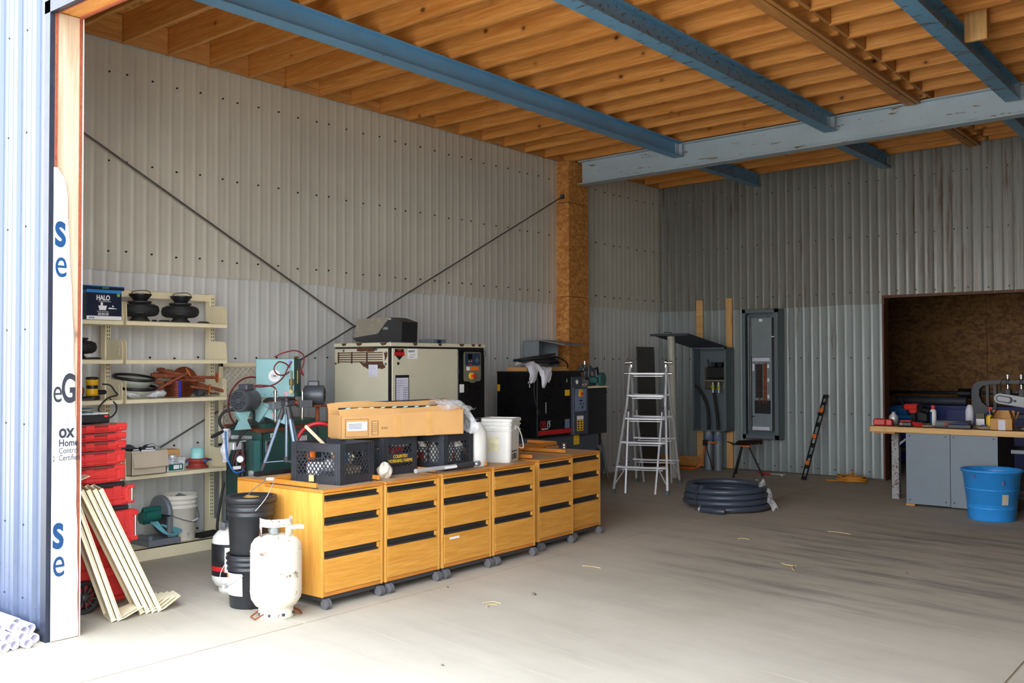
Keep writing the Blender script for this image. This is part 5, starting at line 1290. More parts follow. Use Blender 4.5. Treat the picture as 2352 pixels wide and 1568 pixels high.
# louvred end panel facing the doorway
b = MB().box(w_+.004, -.028, 0, .012, .12, 1.682, .003)
b.build('end_panel', M['beige'], t)
pb = MB()
for k in range(5):
    z = 1.640-.021*k; pb.box(w_+.05, w_+.655, -.0035, -.0005, z, z+.009, m=0)
for x in (w_+.05, w_+.235, w_+.44): pb.box(x, x+.018, -.0045, -.001, 1.545, 1.652, m=1)
pb.build('louvre', [M['rustpatch'], M['rustpatch']], t)
def blob(mb, poly, y, seed, m=0):
    r = random.Random(seed); out = []
    for i in range(len(poly)):
        p, q = poly[i], poly[(i+1) % len(poly)]
        for k in range(4):
            f = k/4; out.append((p[0]+(q[0]-p[0])*f+r.uniform(-.008, .008), p[1]+(q[1]-p[1])*f+r.uniform(-.007, .007)))
    mb.prism(out, 'y', y-.0008, y, m); return mb
b = MB()
blob(b, [(.75-X1, 1.69), (.95-X1, 1.70), (1.02-X1, 1.675), (.98-X1, 1.655), (.76-X1, 1.66)], -.0005, 1)
blob(b, [(.78-X1, 1.555), (1.10-X1, 1.56), (1.13-X1, 1.51), (1.08-X1, 1.492), (.99-X1, 1.52), (.90-X1, 1.49)], -.0005, 2)
blob(b, [(1.115-X1, 1.64), (1.155-X1, 1.655), (1.155-X1, 1.60), (1.125-X1, 1.575)], -.0005, 3)
b.build('bare_rust_patch', M['rustpatch'], t)
MB().box(-.285, -.165, -.0016, -.0006, 1.425, 1.535).build('paper_label', M['lavender'], t)
for x, z in ((w_+.12, 1.665), (-.3, 1.665), (-.17, 1.545), (w_+.02, 1.55)): pass
b = MB()
for x, z in ((w_+.13, 1.665), (-.18, 1.675), (-.06, 1.54), (w_+.02, 1.545)): MB().cyl((x, -.004, z), (x, .002, z), .012, n=12).build('panel_stud', M['motor'], t)

# side door
MB().box(-.012, 0, .022, .905, .12, 1.682, .003).build('side_door', M['beige'], t)
b = MB()
b.add([(.0008, .055, 1.70-.02), (.0008, .165, 1.70-.02), (.0008, .165, 1.615), (.0008, .11, 1.575), (.0008, .055, 1.615)], [(4, 3, 2, 1, 0)][::-1])
b = MB().prism([(.052, 1.676), (.168, 1.676), (.165, 1.62), (.11, 1.575), (.055, 1.62)], 'x', .0003, .0013).build('shield_badge', M['black'], t)
MB().prism([(.04, 1.648), (.18, 1.648), (.17, 1.632), (.18, 1.616), (.04, 1.616), (.05, 1.632)], 'x', .0013, .0022).prism([(.085, 1.672), (.135, 1.672), (.13, 1.658), (.09, 1.658)], 'x', .0013, .002).build('badge_ribbon', M['redink'], t)
lb = MB().box(.0003, .0013, .215, .345, 1.588, 1.680).build('asset_label', M['paper'], t)
text('U626473', .028, M['black'], lb, (.0016, .222, 1.648), FX, sx=.82, bold=.0006)
text('Hours of Operation', .008, M['ink_dark'], lb, (.0016, .25, 1.622), FX); text('800 221 2002', .009, M['ink_dark'], lb, (.0016, .24, 1.600), FX)
MB().cyl((.0, .096, 1.545), (.002, .096, 1.545), .014, n=16).build('lock', M['black'], t)
MB().box(.0003, .0012, .06, .235, 1.15, 1.44).build('service_chart', M['black'], t)
ch = MB().box(.0013, .002, .07, .225, 1.17, 1.415).build('chart_sheet', M['lavender'], t)
b = MB()
for k in range(10):
    z = 1.385-.021*k; b.box(.0021, .0024, .076, .12 if k > 2 else .2, z, z+.002)
    if k > 2:
        for y in (.16, .182, .204): b.box(.0021, .0024, y, y+.009, z-.002, z+.006)
b.build('chart_print', M['ink_dark'], t)
MB().box(-.02, .006, .895, .925, 1.44, 1.50, .004).build('hinge', M['motor'], t)
MB().box(-.02, .006, l_-.01, l_+.012, 1.61, 1.67, .004).build('hinge', M['motor'], t)
MB().box(-.014, .0, .91, l_-.002, .12, 1.672, .003).build('control_door', M['gloss'], t)
MB().prism([(1.0, 1.655), (1.235, 1.655), (1.245, 1.64), (1.245, 1.39), (1.23, 1.37), (1.16, 1.365), (1.145, 1.352), (1.09, 1.352), (1.075, 1.365), (1.0, 1.37), (.99, 1.39), (.99, 1.64)], 'x', .0, .006).build('control_panel', mat('panel_olive', (108, 108, 92), .5), t)
MB().box(.0061, .0072, 1.005, 1.235, 1.525, 1.645).build('display_face', mat('display_navy', (42, 54, 78), .4), t)
MB().box(.0073, .008, 1.045, 1.11, 1.585, 1.635).build('screen', M['gloss'], t)
MB().cyl((.007, 1.065, 1.565), (.010, 1.065, 1.565), .008, n=14).build('start_button', mat('button_green', (80, 180, 110), .4), t)
MB().cyl((.007, 1.10, 1.565), (.010, 1.10, 1.565), .008, n=14).build('stop_button', mat('button_pink', (226, 110, 100), .4), t)
b = MB()
for dy, dz in ((0, .02), (0, -.02), (.02, 0), (-.02, 0), (0, 0)): b.cyl((.007, 1.185+dy, 1.575+dz), (.009, 1.185+dy, 1.575+dz), .0085, n=12)
b.build('key_pad', M['grey'], t)
MB().box(.0073, .0078, 1.06, 1.10, 1.533, 1.543).build('red_mark', M['redink'], t)
MB().box(.0061, .0072, 1.025, 1.075, 1.475, 1.51).build('symbol_plate', M['paper'], t)
MB().box(.0061, .0072, 1.085, 1.205, 1.475, 1.51).build('warning_plate', M['orange'], t)
MB().cyl((.006, 1.095, 1.42), (.02, 1.095, 1.42), .034, n=24).build('stop_collar', M['yellow'], t)
MB().cyl((.02, 1.095, 1.42), (.042, 1.095, 1.42), .014, n=16).cyl((.042, 1.095, 1.42), (.058, 1.095, 1.42), .022, .019, n=20).build('stop_knob', M['red'], t)
MB().box(.0003, .0012, .93, .995, 1.26, 1.34).build('paper_label', M['paper'], t)
b = MB().box(w_-.004, .004, -.004, l_+.004, 1.70, ZT, .003)
b.build('top_cap', M['beige'], t)
b = MB(); rr = random.Random(4)
for y in (.28, .62, .92, 1.1, 1.2): 
    wv = rr.uniform(.05, .12)
    b.prism([(y, 1.733), (y+wv, 1.734), (y+wv*.8, 1.712), (y+wv*.4, 1.708), (y+wv*.15, 1.716)], 'x', .0042, .0049)
for x in (w_+.1, w_+.62, w_+.30):
    wv = rr.uniform(.06, .1)
    b.prism([(x, 1.733), (x+wv, 1.734), (x+wv*.8, 1.714), (x+wv*.3, 1.708)], 'y', -.0049, -.0042)
b.build('rust_chip', M['rustpatch'], t)
MB().box(-.03, -.008, -.0005, .024, .10, 1.70).build('corner_post', M['blackmat'], t)
# dark dispenser box on top
t = thing('dispenser_box', 'smoked towel dispenser housing with pale lettering lying on the beige compressor', 'dispenser', (.80, 6.36, ZT+.001), R(-4))
MB().prism([(-.36, .055), (-.30, .02), (-.14, .0), (.36, .0), (.37, .19), (.21, .235), (.19, .235), (.02, .09)], 'y', -.0, .19).build('housing', M['black'], t)
MB().prism([(-.355, .058), (-.30, .235), (.05, .242), (.19, .238), (.02, .09), (-.02, .06)], 'y', .01, .18).build('smoked_cover', M['smoke'], t)
text('UVU', .032, M['alu'], t, (.10, -.002, .125), FY, sx=1.1, bold=.0006)
MB().box(.185, .215, -.006, .0, .215, .228).box(.195, .208, -.006, 0, .0, .01).build('latch', M['alu'], t)
t = thing('switch_housing', 'flat grey electrical housing lying on the compressor top', 'housing', (.60, 7.40-.0, ZT+.001), R(0)); MB().box(-.10, .10, -.16, .04, 0, .055, .004).box(.1, .103, -.06, .0, .015, .05).build('housing_body', M['panelgrey'], t)
MB().box(.1032, .104, -.10, -.04, .012, .05).build('label', M['ink_blue'], t)

# ------------------------------------------------------------------ black compressor
t = thing('black_compressor', 'black receiver-mounted compressor with red stripe under a white bag', 'compressor', (1.2, 8.335, 0))
MB().box(-.56, 0, 0, .63, .745, 1.44, .006).build('canopy', M['gloss'], t)
MB().box(-.56, .004, -.004, .88, 1.437, 1.455, .003).box(-.5, -.02, .63, .86, 1.38, 1.437).build('canopy_lid', M['blackmat'], t)
MB().box(.0003, .0012, .016, .012+.62, .765, .815).build('red_stripe', M['redink'], t)
text('QRS', .105, M['redink'], t, (.0018, .04, .845), FX, sx=.62, shear=.25, bold=.0)
text('15', .105, M['paper'], t, (.0018, .165, .845), FX, sx=.62, shear=.25)
text('MADE IN ITALY', .018, M['paper'], t, (.0018, .07, .825), FX, bold=.0005)
MB().box(.0003, .0012, .51, .60, 1.18, 1.245).build('yellow_label', M['yellow'], t)
MB().box(-.555, -.515, -.0012, -.0003, 1.235, 1.31).build('yellow_label', M['yellow'], t)
MB().box(.0003, .0012, .51, .60, .82, .92).build('spec_plate', M['bluegrey'], t)
b = MB().box(.0, .004, .152, .158, 1.0, 1.12).box(.0, .004, .545, .55, 1.33, 1.37); b.build('pull_handle', M['alu'], t)
MB().cyl((-.11, -.004, 1.335), (-.11, 0, 1.335), .012, n=14).box(-.105, -.095, -.006, 0, 1.28, 1.32).build('door_latch', M['alu'], t)
# control column
MB().box(-.3, .0, .635, .855, 1.27, 1.39, .004).build('gauge_panel', M['slate'], t)
MB().cyl((0, .73, 1.33), (.012, .73, 1.33), .028, n=24).build('gauge_rim', M['motor'], t); MB().cyl((.012, .73, 1.33), (.014, .73, 1.33), .024, n=24).box(.0141, .0146, .728, .732, 1.325, 1.35).build('gauge_face', M['paper'], t)
MB().box(-.3, .03, .64, .93, .735, 1.272, .006).build('control_column', M['slate'], t)
MB().box(.0303, .033, .665, .885, 1.0, 1.25, .001).build('control_plate', M['bluegrey'], t)
MB().box(.0331, .042, .735, .815, 1.165, 1.225, .002).box(.0331, .036, .735, .80, 1.228, 1.246).build('switch_plate', M['yellow'], t)
MB().cyl((.042, .778, 1.195), (.056, .778, 1.195), .02, n=18).box(.056, .068, .772, .784, 1.18, 1.21, .002).build('main_switch', M['red'], t)
MB().box(.0331, .037, .745, .80, 1.11, 1.128, .002).box(.0331, .036, .76, .785, 1.075, 1.09).box(.0331, .036, .82, .84, 1.075, 1.09).build('hour_meter', M['black'], t)
MB().cyl((.033, .80, 1.045), (.046, .80, 1.045), .016, n=14).cyl((.033, .73, 1.04), (.037, .73, 1.04), .006, n=10).build('green_button', M['green'], t)
MB().box(.0303, .0312, .70, .83, .905, .948).build('paper_label', M['paper'], t)
w2 = MB().box(.0303, .0312, .70, .825, .735+.045, .735+.165).build('pictogram_sheet', M['yellow'], t)
b = MB()
for r_ in range(4):
    for c_ in range(2): b.box(.0313, .0318, .712+.058*c_, .712+.058*c_+.034, .79+.028*r_, .79+.028*r_+.018)
b.build('pictogram', M['black'], t)
MB().cyl((.03, .87, .985), (.036, .87, .985), .012, n=12).build('lock', M['black'], t)
# louvred cooler end
b = MB().box(-.45, -.02, .93, 1.39, .72, 1.25, .004)
for k in range(8): b.box(-.02, -.012, 1.03, 1.34, .77+.055*k, .78+.055*k)
b.build('cooler_housing', M['blackmat'], t)
MB().box(-.5, .0, .82, 1.41, 1.255, 1.275, .002).build('cream_board', M['cream'], t)
b = MB().box(-.50, -.03, .05, 1.20, .45, .735, .02)
b.tube([(-.27, -.1, .35), (-.27, -.05, .35), (-.27, 1.35, .35), (-.27, 1.42, .35)], [.12, .24, .24, .12], 28)
b.build('receiver', M['greydark'], t)
for y in (.15, 1.15): MB().box(-.42, -.12, y-.03, y+.03, 0, .14, .004).build('foot', M['greydark'], t)
MB().box(-.0295, -.0285, .72, .83, .62, .735).build('yellow_label', M['yellow'], t)
MB().cyl((-.1, 1.30, .58), (-.1, 1.30, .74), .05, n=16).build('filter', M['black'], t)

# things on the black compressor
t = thing('cable_coil', 'black cable coil heaped on the black compressor with one end hanging down', 'cable', (1.02, 8.55, 1.50))
b = MB(); pts = []
for k in range(100):
    a = k*.36; pts.append((.16*math.cos(a)*(1+.2*math.sin(k*.21)), .30*math.sin(a)*(1+.15*math.sin(k*.33))+.02, .03+.05*math.sin(k*.17)**2+.12*math.sin(a*.5+1)**2*(k/100)))
b.tube(spline(pts, 2), .0095, 7)
b.tube(spline([(.10, -.25, .06), (.16, -.30, .02), (.20, -.27, -.05), (.205, -.30, -.2), (.20, -.28, -.36), (.205, -.20, -.50)], 8), .0065, 7)
b.tube(spline([(.0, .2, .12), (.02, .42, .10), (.05, .52, .04), (.02, .56, -.02), (-.06, .5, -.03)], 8), .0095, 7)
b.build('cable_loops', M['rubber'], t)
t = thing('carrier_bag', 'white plastic carrier bag hanging over the edge of the black compressor', 'bag', (1.21, 8.345, 1.50))
def bagf(off):
    def f(i, j):
        y = -.26+.50*i; top_z = .02+.03*math.sin(i*6)
        hang = .215*(.5+.5*abs(math.sin(i*2*PI+.5))**.45)*(1 if abs(i-.52) > .11 else .45)
        if j < .4: return (-.16+.4*j+off, y*(.8+.2*j), top_z+.015*math.sin(i*15+j*8))
        k = (j-.4)/.6; return (.006+.03*math.sin(k*PI)*(1+.4*math.sin(i*11))+.008*abs(math.sin(i*23+k*9))+off, y*(.88-.15*k), top_z-hang*k+.006*math.sin(i*17)+.008*math.sin(i*40+k*6)*k)
    return f
MB().grid(36, 18, bagf(0)).grid(36, 18, bagf(.004)).build('bag_sheet', M['bagwhite'], t)
t = thing('flat_carton', 'shallow brown carton under the cable coil on the black compressor', 'carton', (.92, 8.74, 1.456)); MB().box(-.15, .13, -.39, .38, 0, .045, .002).build('carton_body', M['cardboard'], t)
t = thing('grey_junction_box', 'grey steel junction box on the black compressor behind the cable coil', 'junction box', (.60, 9.12, 1.456), R(10)); MB().box(-.12, .12, -.10, .17, 0, .17, .004).build('box_body', M['panelgrey'], t)
t = thing('wall_enclosure', 'grey steel enclosure with raised lid mounted on the wall beside the column', 'enclosure', (.02, 9.60, 1.42))
b = MB().box(0, .004, 0, .40, 0, .40).box(0, .25, 0, .004, 0, .40).box(0, .25, .396, .40, 0, .40).box(0, .25, 0, .4, .396, .40).box(0, .25, 0, .4, 0, .004).box(.01, .06, .12, .2, .05, .2)
b.build('box_body', M['panelgrey'], t)
b = MB(); b.T = Matrix.Translation((.25, .0, .40)) @ Matrix.Rotation(R(9), 4, 'Y'); b.box(0, .40, -.0, .41, 0, .012, .002); b.build('lid', M['panelgrey'], t)
# tools on the cooler board
t = thing('bench_vise', 'dark machine vise with steel posts on the cooler board', 'vise', (.98, 9.58, 1.277))
MB().box(-.06, .06, -.10, .14, 0, .03, .006).cyl((0, -.02, .03), (0, -.02, .25), .016, n=14).cyl((0, -.11, .09), (0, .16, .09), .022, n=12).cyl((0, -.14, .19), (0, .14, .19), .024, n=12).box(-.03, .03, .02, .08, .03, .22, .01).cyl((0, -.1, .22), (0, -.06, .22), .02, n=10).cyl((0, .06, .22), (0, .1, .22), .02, n=10).build('vise_body', M['motor'], t)
for p_, q_ in (((.024, -.08, .09), (.028, -.03, .09)), ((.024, -.08, .19), (.028, -.03, .19)), ((.0, -.02, .25), (0, -.02, .29))): MB().cyl(p_, q_, .014, n=12).build('chrome_pin', M['chrome'], t)
t = thing('cut_off_saw', 'dark green hand saw machine at the right end of the cooler board', 'saw', (1.05, 9.60, 1.277), R(10))
MB().cyl((.06, .12, .07), (.10, .12, .07), .085, n=26).box(-.02, .08, -.05, .12, .03, .10, .012).build('saw_body', M['green'], t)
MB().tube([(.03, .02, .10), (.03, .0, .19), (.03, .10, .21), (.03, .13, .12)], .014, 8).cyl((.06, .15, .0), (.09, .22, -.09), .018, n=10).build('saw_handle', M['black'], t)
t = thing('conduit_fitting', 'grey plastic conduit fitting and pipe stub on the cooler board', 'conduit fitting', (1.07, 9.33, 1.277)); MB().box(-.04, .04, -.05, .06, 0, .09, .01).cyl((.0, .06, .035), (.0, .13, .035), .035, n=18).build('fitting_body', M['panelgrey'], t)
t = thing('teal_rag', 'crumpled teal cloth at the left end of the cooler board', 'rag', (.98, 9.26, 1.33)); MB().grid(14, 10, lambda i, j: (.07*math.sin(PI*j)*math.cos(2*PI*i)*(1+.3*math.sin(i*23)), .08*math.sin(PI*j)*math.sin(2*PI*i)*(1+.2*math.cos(i*19)), .05*math.cos(PI*j)*(1+.3*math.sin(i*17)))).build('cloth', mat('teal_cloth', (96, 168, 178), .9), t)
t = thing('pale_rag', 'crumpled beige cloth in front of the conduit fitting', 'rag', (1.13, 9.27, 1.298)); MB().grid(14, 8, lambda i, j: (.05*math.sin(PI*j)*math.cos(2*PI*i)*(1+.3*math.sin(i*23)), .07*math.sin(PI*j)*math.sin(2*PI*i)*(1+.2*math.cos(i*19)), .02*math.cos(PI*j))).build('cloth', M['rag'], t)
# ------------------------------------------------------------------ ladder
t = thing('folding_ladder', 'aluminium multi-position A-frame ladder with flared legs standing before the back wall', 'ladder', (1.315, 10.47, 0), R(20))
def rail(pts, nm='rail', w=.028, par=None):
    b = MB()
    for p, q in zip(pts, pts[1:]): b.bar(p, q, w, w*.8, b=.003)
    return b.build(nm, M['alu'], par or t)
for s in (-1, 1):
    for d, hw in ((-1, .32), (1, .28)):
        r1 = rail([(s*.225, d*.03, 1.50), (s*.235, d*.20, 1.02), (s*.255, d*.27, .84), (s*hw, d*.585, .03)], 'outer_rail')
        MB().box(s*hw-.022, s*hw+.022, d*.585-.022, d*.585+.022, .0, .05, .005).build('rubber_foot', mat('foot_green', (70, 96, 92), .6) if 'lf' not in M else M['lf'], r1)
        r2 = rail([(s*.205, d*.245, .95), (s*.178, d*.58, .0)], 'inner_rail', .024)
    MB().cyl((s*.24, -.05, 1.41), (s*.30, -.05, 1.41), .011, n=10).build('lock_pin', M['chrome'], t)
    MB().cyl((s*.20, 0, 1.545), (s*.29, 0, 1.545), .012, n=12).cyl((s*.262, 0, 1.545), (s*.292, 0, 1.545), .022, n=16).cyl((s*.205, -.012, 1.55), (s*.225, -.012, 1.55), .034, n=18).box(s*.215-.012, s*.215+.012, -.03, .03, 1.48, 1.56, .004).build('hinge', M['chrome'], t)
# rungs with flared, pressed ends
for d in (-1, 1):
    for k, z in enumerate((1.41, 1.14, .865, .585, .30)):
        y = d*(.03+(1.50-z)*.372); hw = .225+max(0, .9-z)*.105+.01
        b = MB().bar((-hw+.03, y, z), (hw-.03, y, z), .034, .026, b=.005).bar((-hw+.05, y+d*.022*-1, z-.030), (hw-.05, y-d*.022, z-.030), .022, .014, b=.003)
        for s in (-1, 1): b.tube([(s*(hw-.10), y-d*.004, z), (s*(hw-.05), y-d*.004, z+.004), (s*hw, y-d*.004, z+.002)], [.014, .02, .027], 10, flat=.8)
        b.build('rung', M['alu'], t)
    for s in (-1, 1):
        rail([(s*.20, d*.475, .285), (s*(.30 if d < 0 else .27), d*.55, .12)], 'brace', .016)
# ------------------------------------------------------------------ coil of dark hose
t = thing('hose_coil', 'coil of thick dark grey ribless hose lying on the floor before the ladder', 'hose', (2.80, 9.55, 0))
b = MB(); pts = []
N = 4
for k in range(N*44+1):
    a = -1.75+k*2*PI/44; lvl = k/44
    r = .425-.012*max(0, lvl-.2)+(.012*math.sin(a*2+1)); pts.append((r*math.cos(a), r*math.sin(a), .031+.058*min(lvl, 3.6)))
b.tube(pts, .0305, 12)
# inner turns
b.tube([( (.355+.01*math.sin(k*.4))*math.cos(k*2*PI/40), (.355+.01*math.sin(k*.4))*math.sin(k*2*PI/40), .04+.055*k/40) for k in range(3*40)], .029, 10)
b.build('hose_turns', M['hosecoil'], t)
b = MB(); b.tube(spline([(-.08, -.455, .034), (.04, -.475, .034), (.14, -.475, .034), (.21, -.46, .034)], 5), .0305, 14, cap=False).tube([(.213, -.459, .034), (.165, -.471, .034)], .024, 12, m=1)
b.build('hose_end', [M['hosecoil'], M['slot']], t)
MB().lathe([(.0315, -.012), (.036, -.012), (.036, .012), (.0315, .012)], 16).build('clamp', M['galv'], t, (-.07, -.456, .034), (0, PI/2, 0))
for a, nm in ((-1.85, 'tie_strap'),):
    c, s = math.cos(a), math.sin(a)
    MB().tube([(c*q, s*q, z) for q, z in ((.462, .015), (.460, .10), (.452, .19), (.44, .25), (.405, .272), (.35, .235), (.318, .1))], .006, 6, flat=.3).build(nm, M['black'], t)
q = thing('film_scrap', 'scrap of clear plastic film clinging to the hose coil', 'plastic film', (3.14, 9.70, 0))
MB().grid(6, 22, lambda i, j: (-.05+.05*i+.20*j, -.06+.07*i-.06*j+.02*math.sin(j*14), .29-.28*j**1.3+.02*math.sin(i*7+j*16)+.01)).build('film_sheet', M['film'], q)
# ------------------------------------------------------------------ post, cover, dark sheet, timbers
tag(MB().cyl((0, 0, 0), (-.05, .02, 1.90), .052, n=22).build('plastic_post', M['postgrey'], None, (1.02, 11.62, 0)), 'pale plastic pipe post propping the raised cover, standing behind the ladder', 'post')
t = thing('cover_sheet', 'dark grey steel cover sheet leaning in the corner behind the ladder', 'sheet', (.12, 12.49, 0), rot=(0, R(-2), 0)); MB().box(-.006, .006, -.25, .25, 0.01, 1.78, .002).box(.006, .012, -.25, -.235, .01, 1.78).build('sheet_panel', mat('dark_sheet', (74, 72, 68), .5), t)
t = thing('leaning_pipe', 'thin grey pipe leaning against the wall left of the ladder', 'pipe', (.40, 10.95, 0)); MB().cyl((0, 0, 0), (-.28, .03, 1.12), .016, n=12).cyl((-.275, .03, 1.11), (-.285, .03, 1.14), .022, n=12).build('tube', M['panelgrey'], t)
for x0, x1, z1, lab in ((.655, .762, 2.462, 'rough timber upright above the electrical enclosure, the left of two'), (1.132, 1.228, 2.475, 'clean timber upright above the electrical enclosure, the right of two')):
    tag(MB().box(0, x1-x0, -.032, 0, 0, z1-.02, .003).build('timber_upright', M['timber_z'] if 'clean' in lab else M['benchwood'], None, (x0, 12.985, .02)), lab, 'timber upright', 'timber uprights behind the enclosure')
tag(MB().box(-.33, .33, -.02, .02, 0, .14, .002).build('base_board', M['timber_y'], None, (.38, 12.955, .02)), 'short timber board lying along the foot of the back wall behind the ladder', 'board')
# ------------------------------------------------------------------ open electrical enclosure with raised cover
t = thing('electrical_enclosure', 'open dark grey electrical enclosure with fuses and thick cables, cover raised on a post', 'electrical enclosure', (.72, 12.70, .56))
W, D_, H_ = .535, .245, 1.20
b = MB().box(0, W, D_-.004, D_, 0, H_).box(0, .004, 0, D_, 0, H_).box(W-.004, W, 0, D_, 0, H_).box(0, W, 0, D_, 0, .004).box(0, W, 0, D_, H_-.004, H_)
b.box(0, .03, -.003, 0, 0, H_).box(W-.03, W, -.003, 0, 0, H_).box(0, W, -.003, 0, 0, .022).box(0, W, -.003, 0, H_-.022, H_)
b.build('box_body', M['panelblue'], t)
b = MB(); b.T = Matrix.Translation((0, -.01, H_)) @ Matrix.Rotation(R(8.2), 4, 'X') @ Matrix.Rotation(R(180), 4, 'Z')
b.T = Matrix.Translation((0, -.005, H_)) @ Matrix.Rotation(R(-8.2), 4, 'X'); b.box(-.02, W+.02, -1.16, 0, 0, .012, .002).box(-.02, W+.02, -1.16, -1.15, -.02, .0).tube([(.16, -1.10, .012), (.16, -1.10, .04), (.27, -1.10, .04), (.27, -1.10, .012)], .006, 8)
b.build('raised_cover', M['greydark'], t)
MB().box(.14, .26, .12, .24, .60, .92, .004).build('mounting_plate', mat('olive_board', (70, 66, 50), .6), t)
b = MB().box(.20, .50, .06, .24, .76, .92, .01).box(.20, .50, .04, .2, .72, .76, .005)
for x in (.22, .48): b.cyl((x, .1, .90), (x-.012, .08, 1.03), .012, n=8)
for x in (.29, .39): b.box(x-.035, x+.035, .08, .2, .92, .99, .006)
b.build('switch_block', M['blackmat'], t)
MB().box(.16, .50, .035, .06, .715, .735, .002).build('busbar_guard', mat('olive_light', (128, 126, 100), .6), t)
for x in (.29, .38, .475):
    f = MB().cyl((x, .08, .55), (x, .08, .70), .016, n=14).build('fuse', M['galv'], t)
    MB().cyl((x, .08, .60), (x, .08, .665), .024, n=16).build('fuse_body', M['toolyellow'], f)
    MB().cyl((x, .08, .615), (x, .08, .65), .0245, n=16).build('fuse_label', M['greenlbl'], f)
MB().box(.48, .52, .04, .09, .57, .62, .006).build('red_lever', M['red'], t)
for pts in ([(.02, .05, .66), (.08, .08, .58), (.17, .1, .40), (.205, .1, .2), (.205, .1, .0)], [(.30, .09, .55), (.315, .1, .40), (.345, .1, .2), (.355, .1, .0)]):
    MB().tube(spline(pts, 8), .021, 10).build('power_cable', M['rubber'], t)
MB().cyl((.47, D_-.006, .26), (.47, D_-.012, .26), .01, n=10).build('bolt', M['chrome'], t)
for x, lab in ((.925, 'grey plastic conduit riser below the enclosure, the left of two with orange cord'), (1.075, 'grey plastic conduit riser below the enclosure, the right of two')):
    q = thing('conduit_riser', lab, 'conduit', (x, 12.80, 0), group='conduit risers below the enclosure')
    MB().cyl((0, 0, 0), (0, 0, .555), .058, n=24).build('pipe', M['panelgrey'], q)
    MB().lathe([(.058, .42), (.066, .42), (.066, .50), (.058, .51)], 24).cyl((0, 0, .50), (0, 0, .558), .05, n=20).build('collar', M['bluegrey'], q)
t = thing('cord_tangle', 'orange extension cord tied round the conduit risers and trailing on the floor', 'cord', (.98, 12.70, 0))
MB().tube(spline([(.12, .03, .40), (.02, .03, .395), (-.07, .02, .39), (-.09, .03, .30), (-.12, .03, .15), (-.16, .0, .05), (-.26, -.06, .016), (-.40, -.1, .014), (-.30, -.14, .014), (-.18, -.1, .018), (-.25, -.03, .03), (-.5, -.05, .014), (-.8, .02, .014)], 8), .012, 7).build('cord_line', M['orange'], t)
MB().box(-.10, -.03, -.005, .035, .35, .43, .006).build('plug', M['black'], t)
MB().tube(spline([(-.05, .01, .36), (-.02, .0, .25), (.03, .0, .12), (.05, .0, .0)], 6), .008, 7).build('black_lead', M['rubber'], t)
# ------------------------------------------------------------------ panelboard
t = thing('panelboard', 'tall grey electrical panelboard with black breakers mounted on the back wall', 'panelboard', (1.455, 12.80, .475))
W, D_, H_ = .54, .185, 1.815
b = MB().box(0, W, D_-.004, D_, 0, H_).box(0, .004, 0, D_, 0, H_).box(W-.004, W, 0, D_, 0, H_).box(0, W, 0, D_, 0, .004).box(0, W, 0, D_, H_-.004, H_)
b.box(0, .05, 0, .004, 0, H_).box(W-.06, W, 0, .004, 0, H_).box(0, W, 0, .004, 0, .06).box(0, W, 0, .004, H_-.05, H_)
for z in (.15, .55, .95, 1.35): b.box(-.004, 0, .04, .07, z, z+.05)
b.build('box_body', M['panelblue'], t)
MB().box(.075, .09, .03, .16, .12, H_-.10).box(.11, .118, .02, .15, .12, H_-.12).box(.425, .432, .02, .15, .12, H_-.12).build('side_channel', M['galv'], t)
MB().box(.125, .42, .03, .05, 1.14, H_-.12, .003).build('upper_dead_front', M['panelgrey'], t)
MB().box(.125, .42, .05, .07, .11, 1.14, .003).build('lower_dead_front', M['panelgrey'], t)
MB().box(.14, .405, .026, .03, 1.085, 1.135).build('label_strip', M['lavender'], t); MB().box(.135, .39, .026, .05, .125, .17).build('label_strip', M['lavender'], t)
MB().box(.245, .295, .026, .03, 1.64, 1.68).build('small_label', M['paper'], t)
b = MB()
for k in range(21):
    z = .575+k*.0225
    b.box(.185, .235, .028, .05, z, z+.019, .002).box(.245, .285, .028, .05, z, z+.019, .002)
b.build('breaker_row', M['black'], t)
MB().box(.238, .243, .03, .05, .56, 1.06).box(.30, .345, .034, .05, .56, 1.06).build('bus_strip', M['rust'], t)
for z in (.99, .80, .57): MB().box(.36, .385, .036, .05, z, z+.05).build('small_label', M['paper'], t)
MB().box(.14, .165, .036, .05, .95, 1.05).build('small_label', M['paper'], t)
MB().box(.17, .40, .03, .05, .355, .54).build('lug_cavity', M['black'], t)
for x in (.25, .30, .345): MB().box(x-.01, x+.01, .024, .03, .49, .56).build('copper_lug', M['copper'], t)
b = MB()
for z in (.305, 1.42): b.box(.43, .475, .02, .03, z, z+.016, .002)
b.box(.12, .17, .02, .03, .305, .32, .002)
b.build('cover_clip', M['chrome'], t)
# ------------------------------------------------------------------ stool, hammer, level, yellow cord
t = thing('tractor_stool', 'three-legged iron stool with a rusty slotted tractor seat by the back wall', 'stool', (1.68, 12.38, 0), R(20))
def seat(i, j):
    u = -1+2*i; v = -1+2*j
    wdt = .14*(1-.25*u*u) if u > -.55 else .14*(.92-1.7*(-.55-u))
    return (u*.235, v*max(wdt, .02), .425+.05*(abs(v)**2.2)*(u > -.5)+(.045*max(0, -u-.35)**1.1*2)+.015*u)
b = MB(); N1, N2 = 28, 16
vs = [seat(i/N1, j/N2) for j in range(N2+1) for i in range(N1+1)]
fs = []
for j in range(N2):
    for i in range(N1):
        cu = i/N1; cv = (j+.5)/N2
        if .62 < cu < .92 and (i % 3 == 1) and .15 < cv < .85 and abs(cv-.5) > .06: continue
        if .18 < cu < .5 and (i % 4 == 1) and .2 < cv < .8 and abs(cv-.5) > .1: continue
        fs.append([j*(N1+1)+i, j*(N1+1)+i+1, (j+1)*(N1+1)+i+1, (j+1)*(N1+1)+i])
b.add(vs, fs, 0, True); n0 = len(vs)
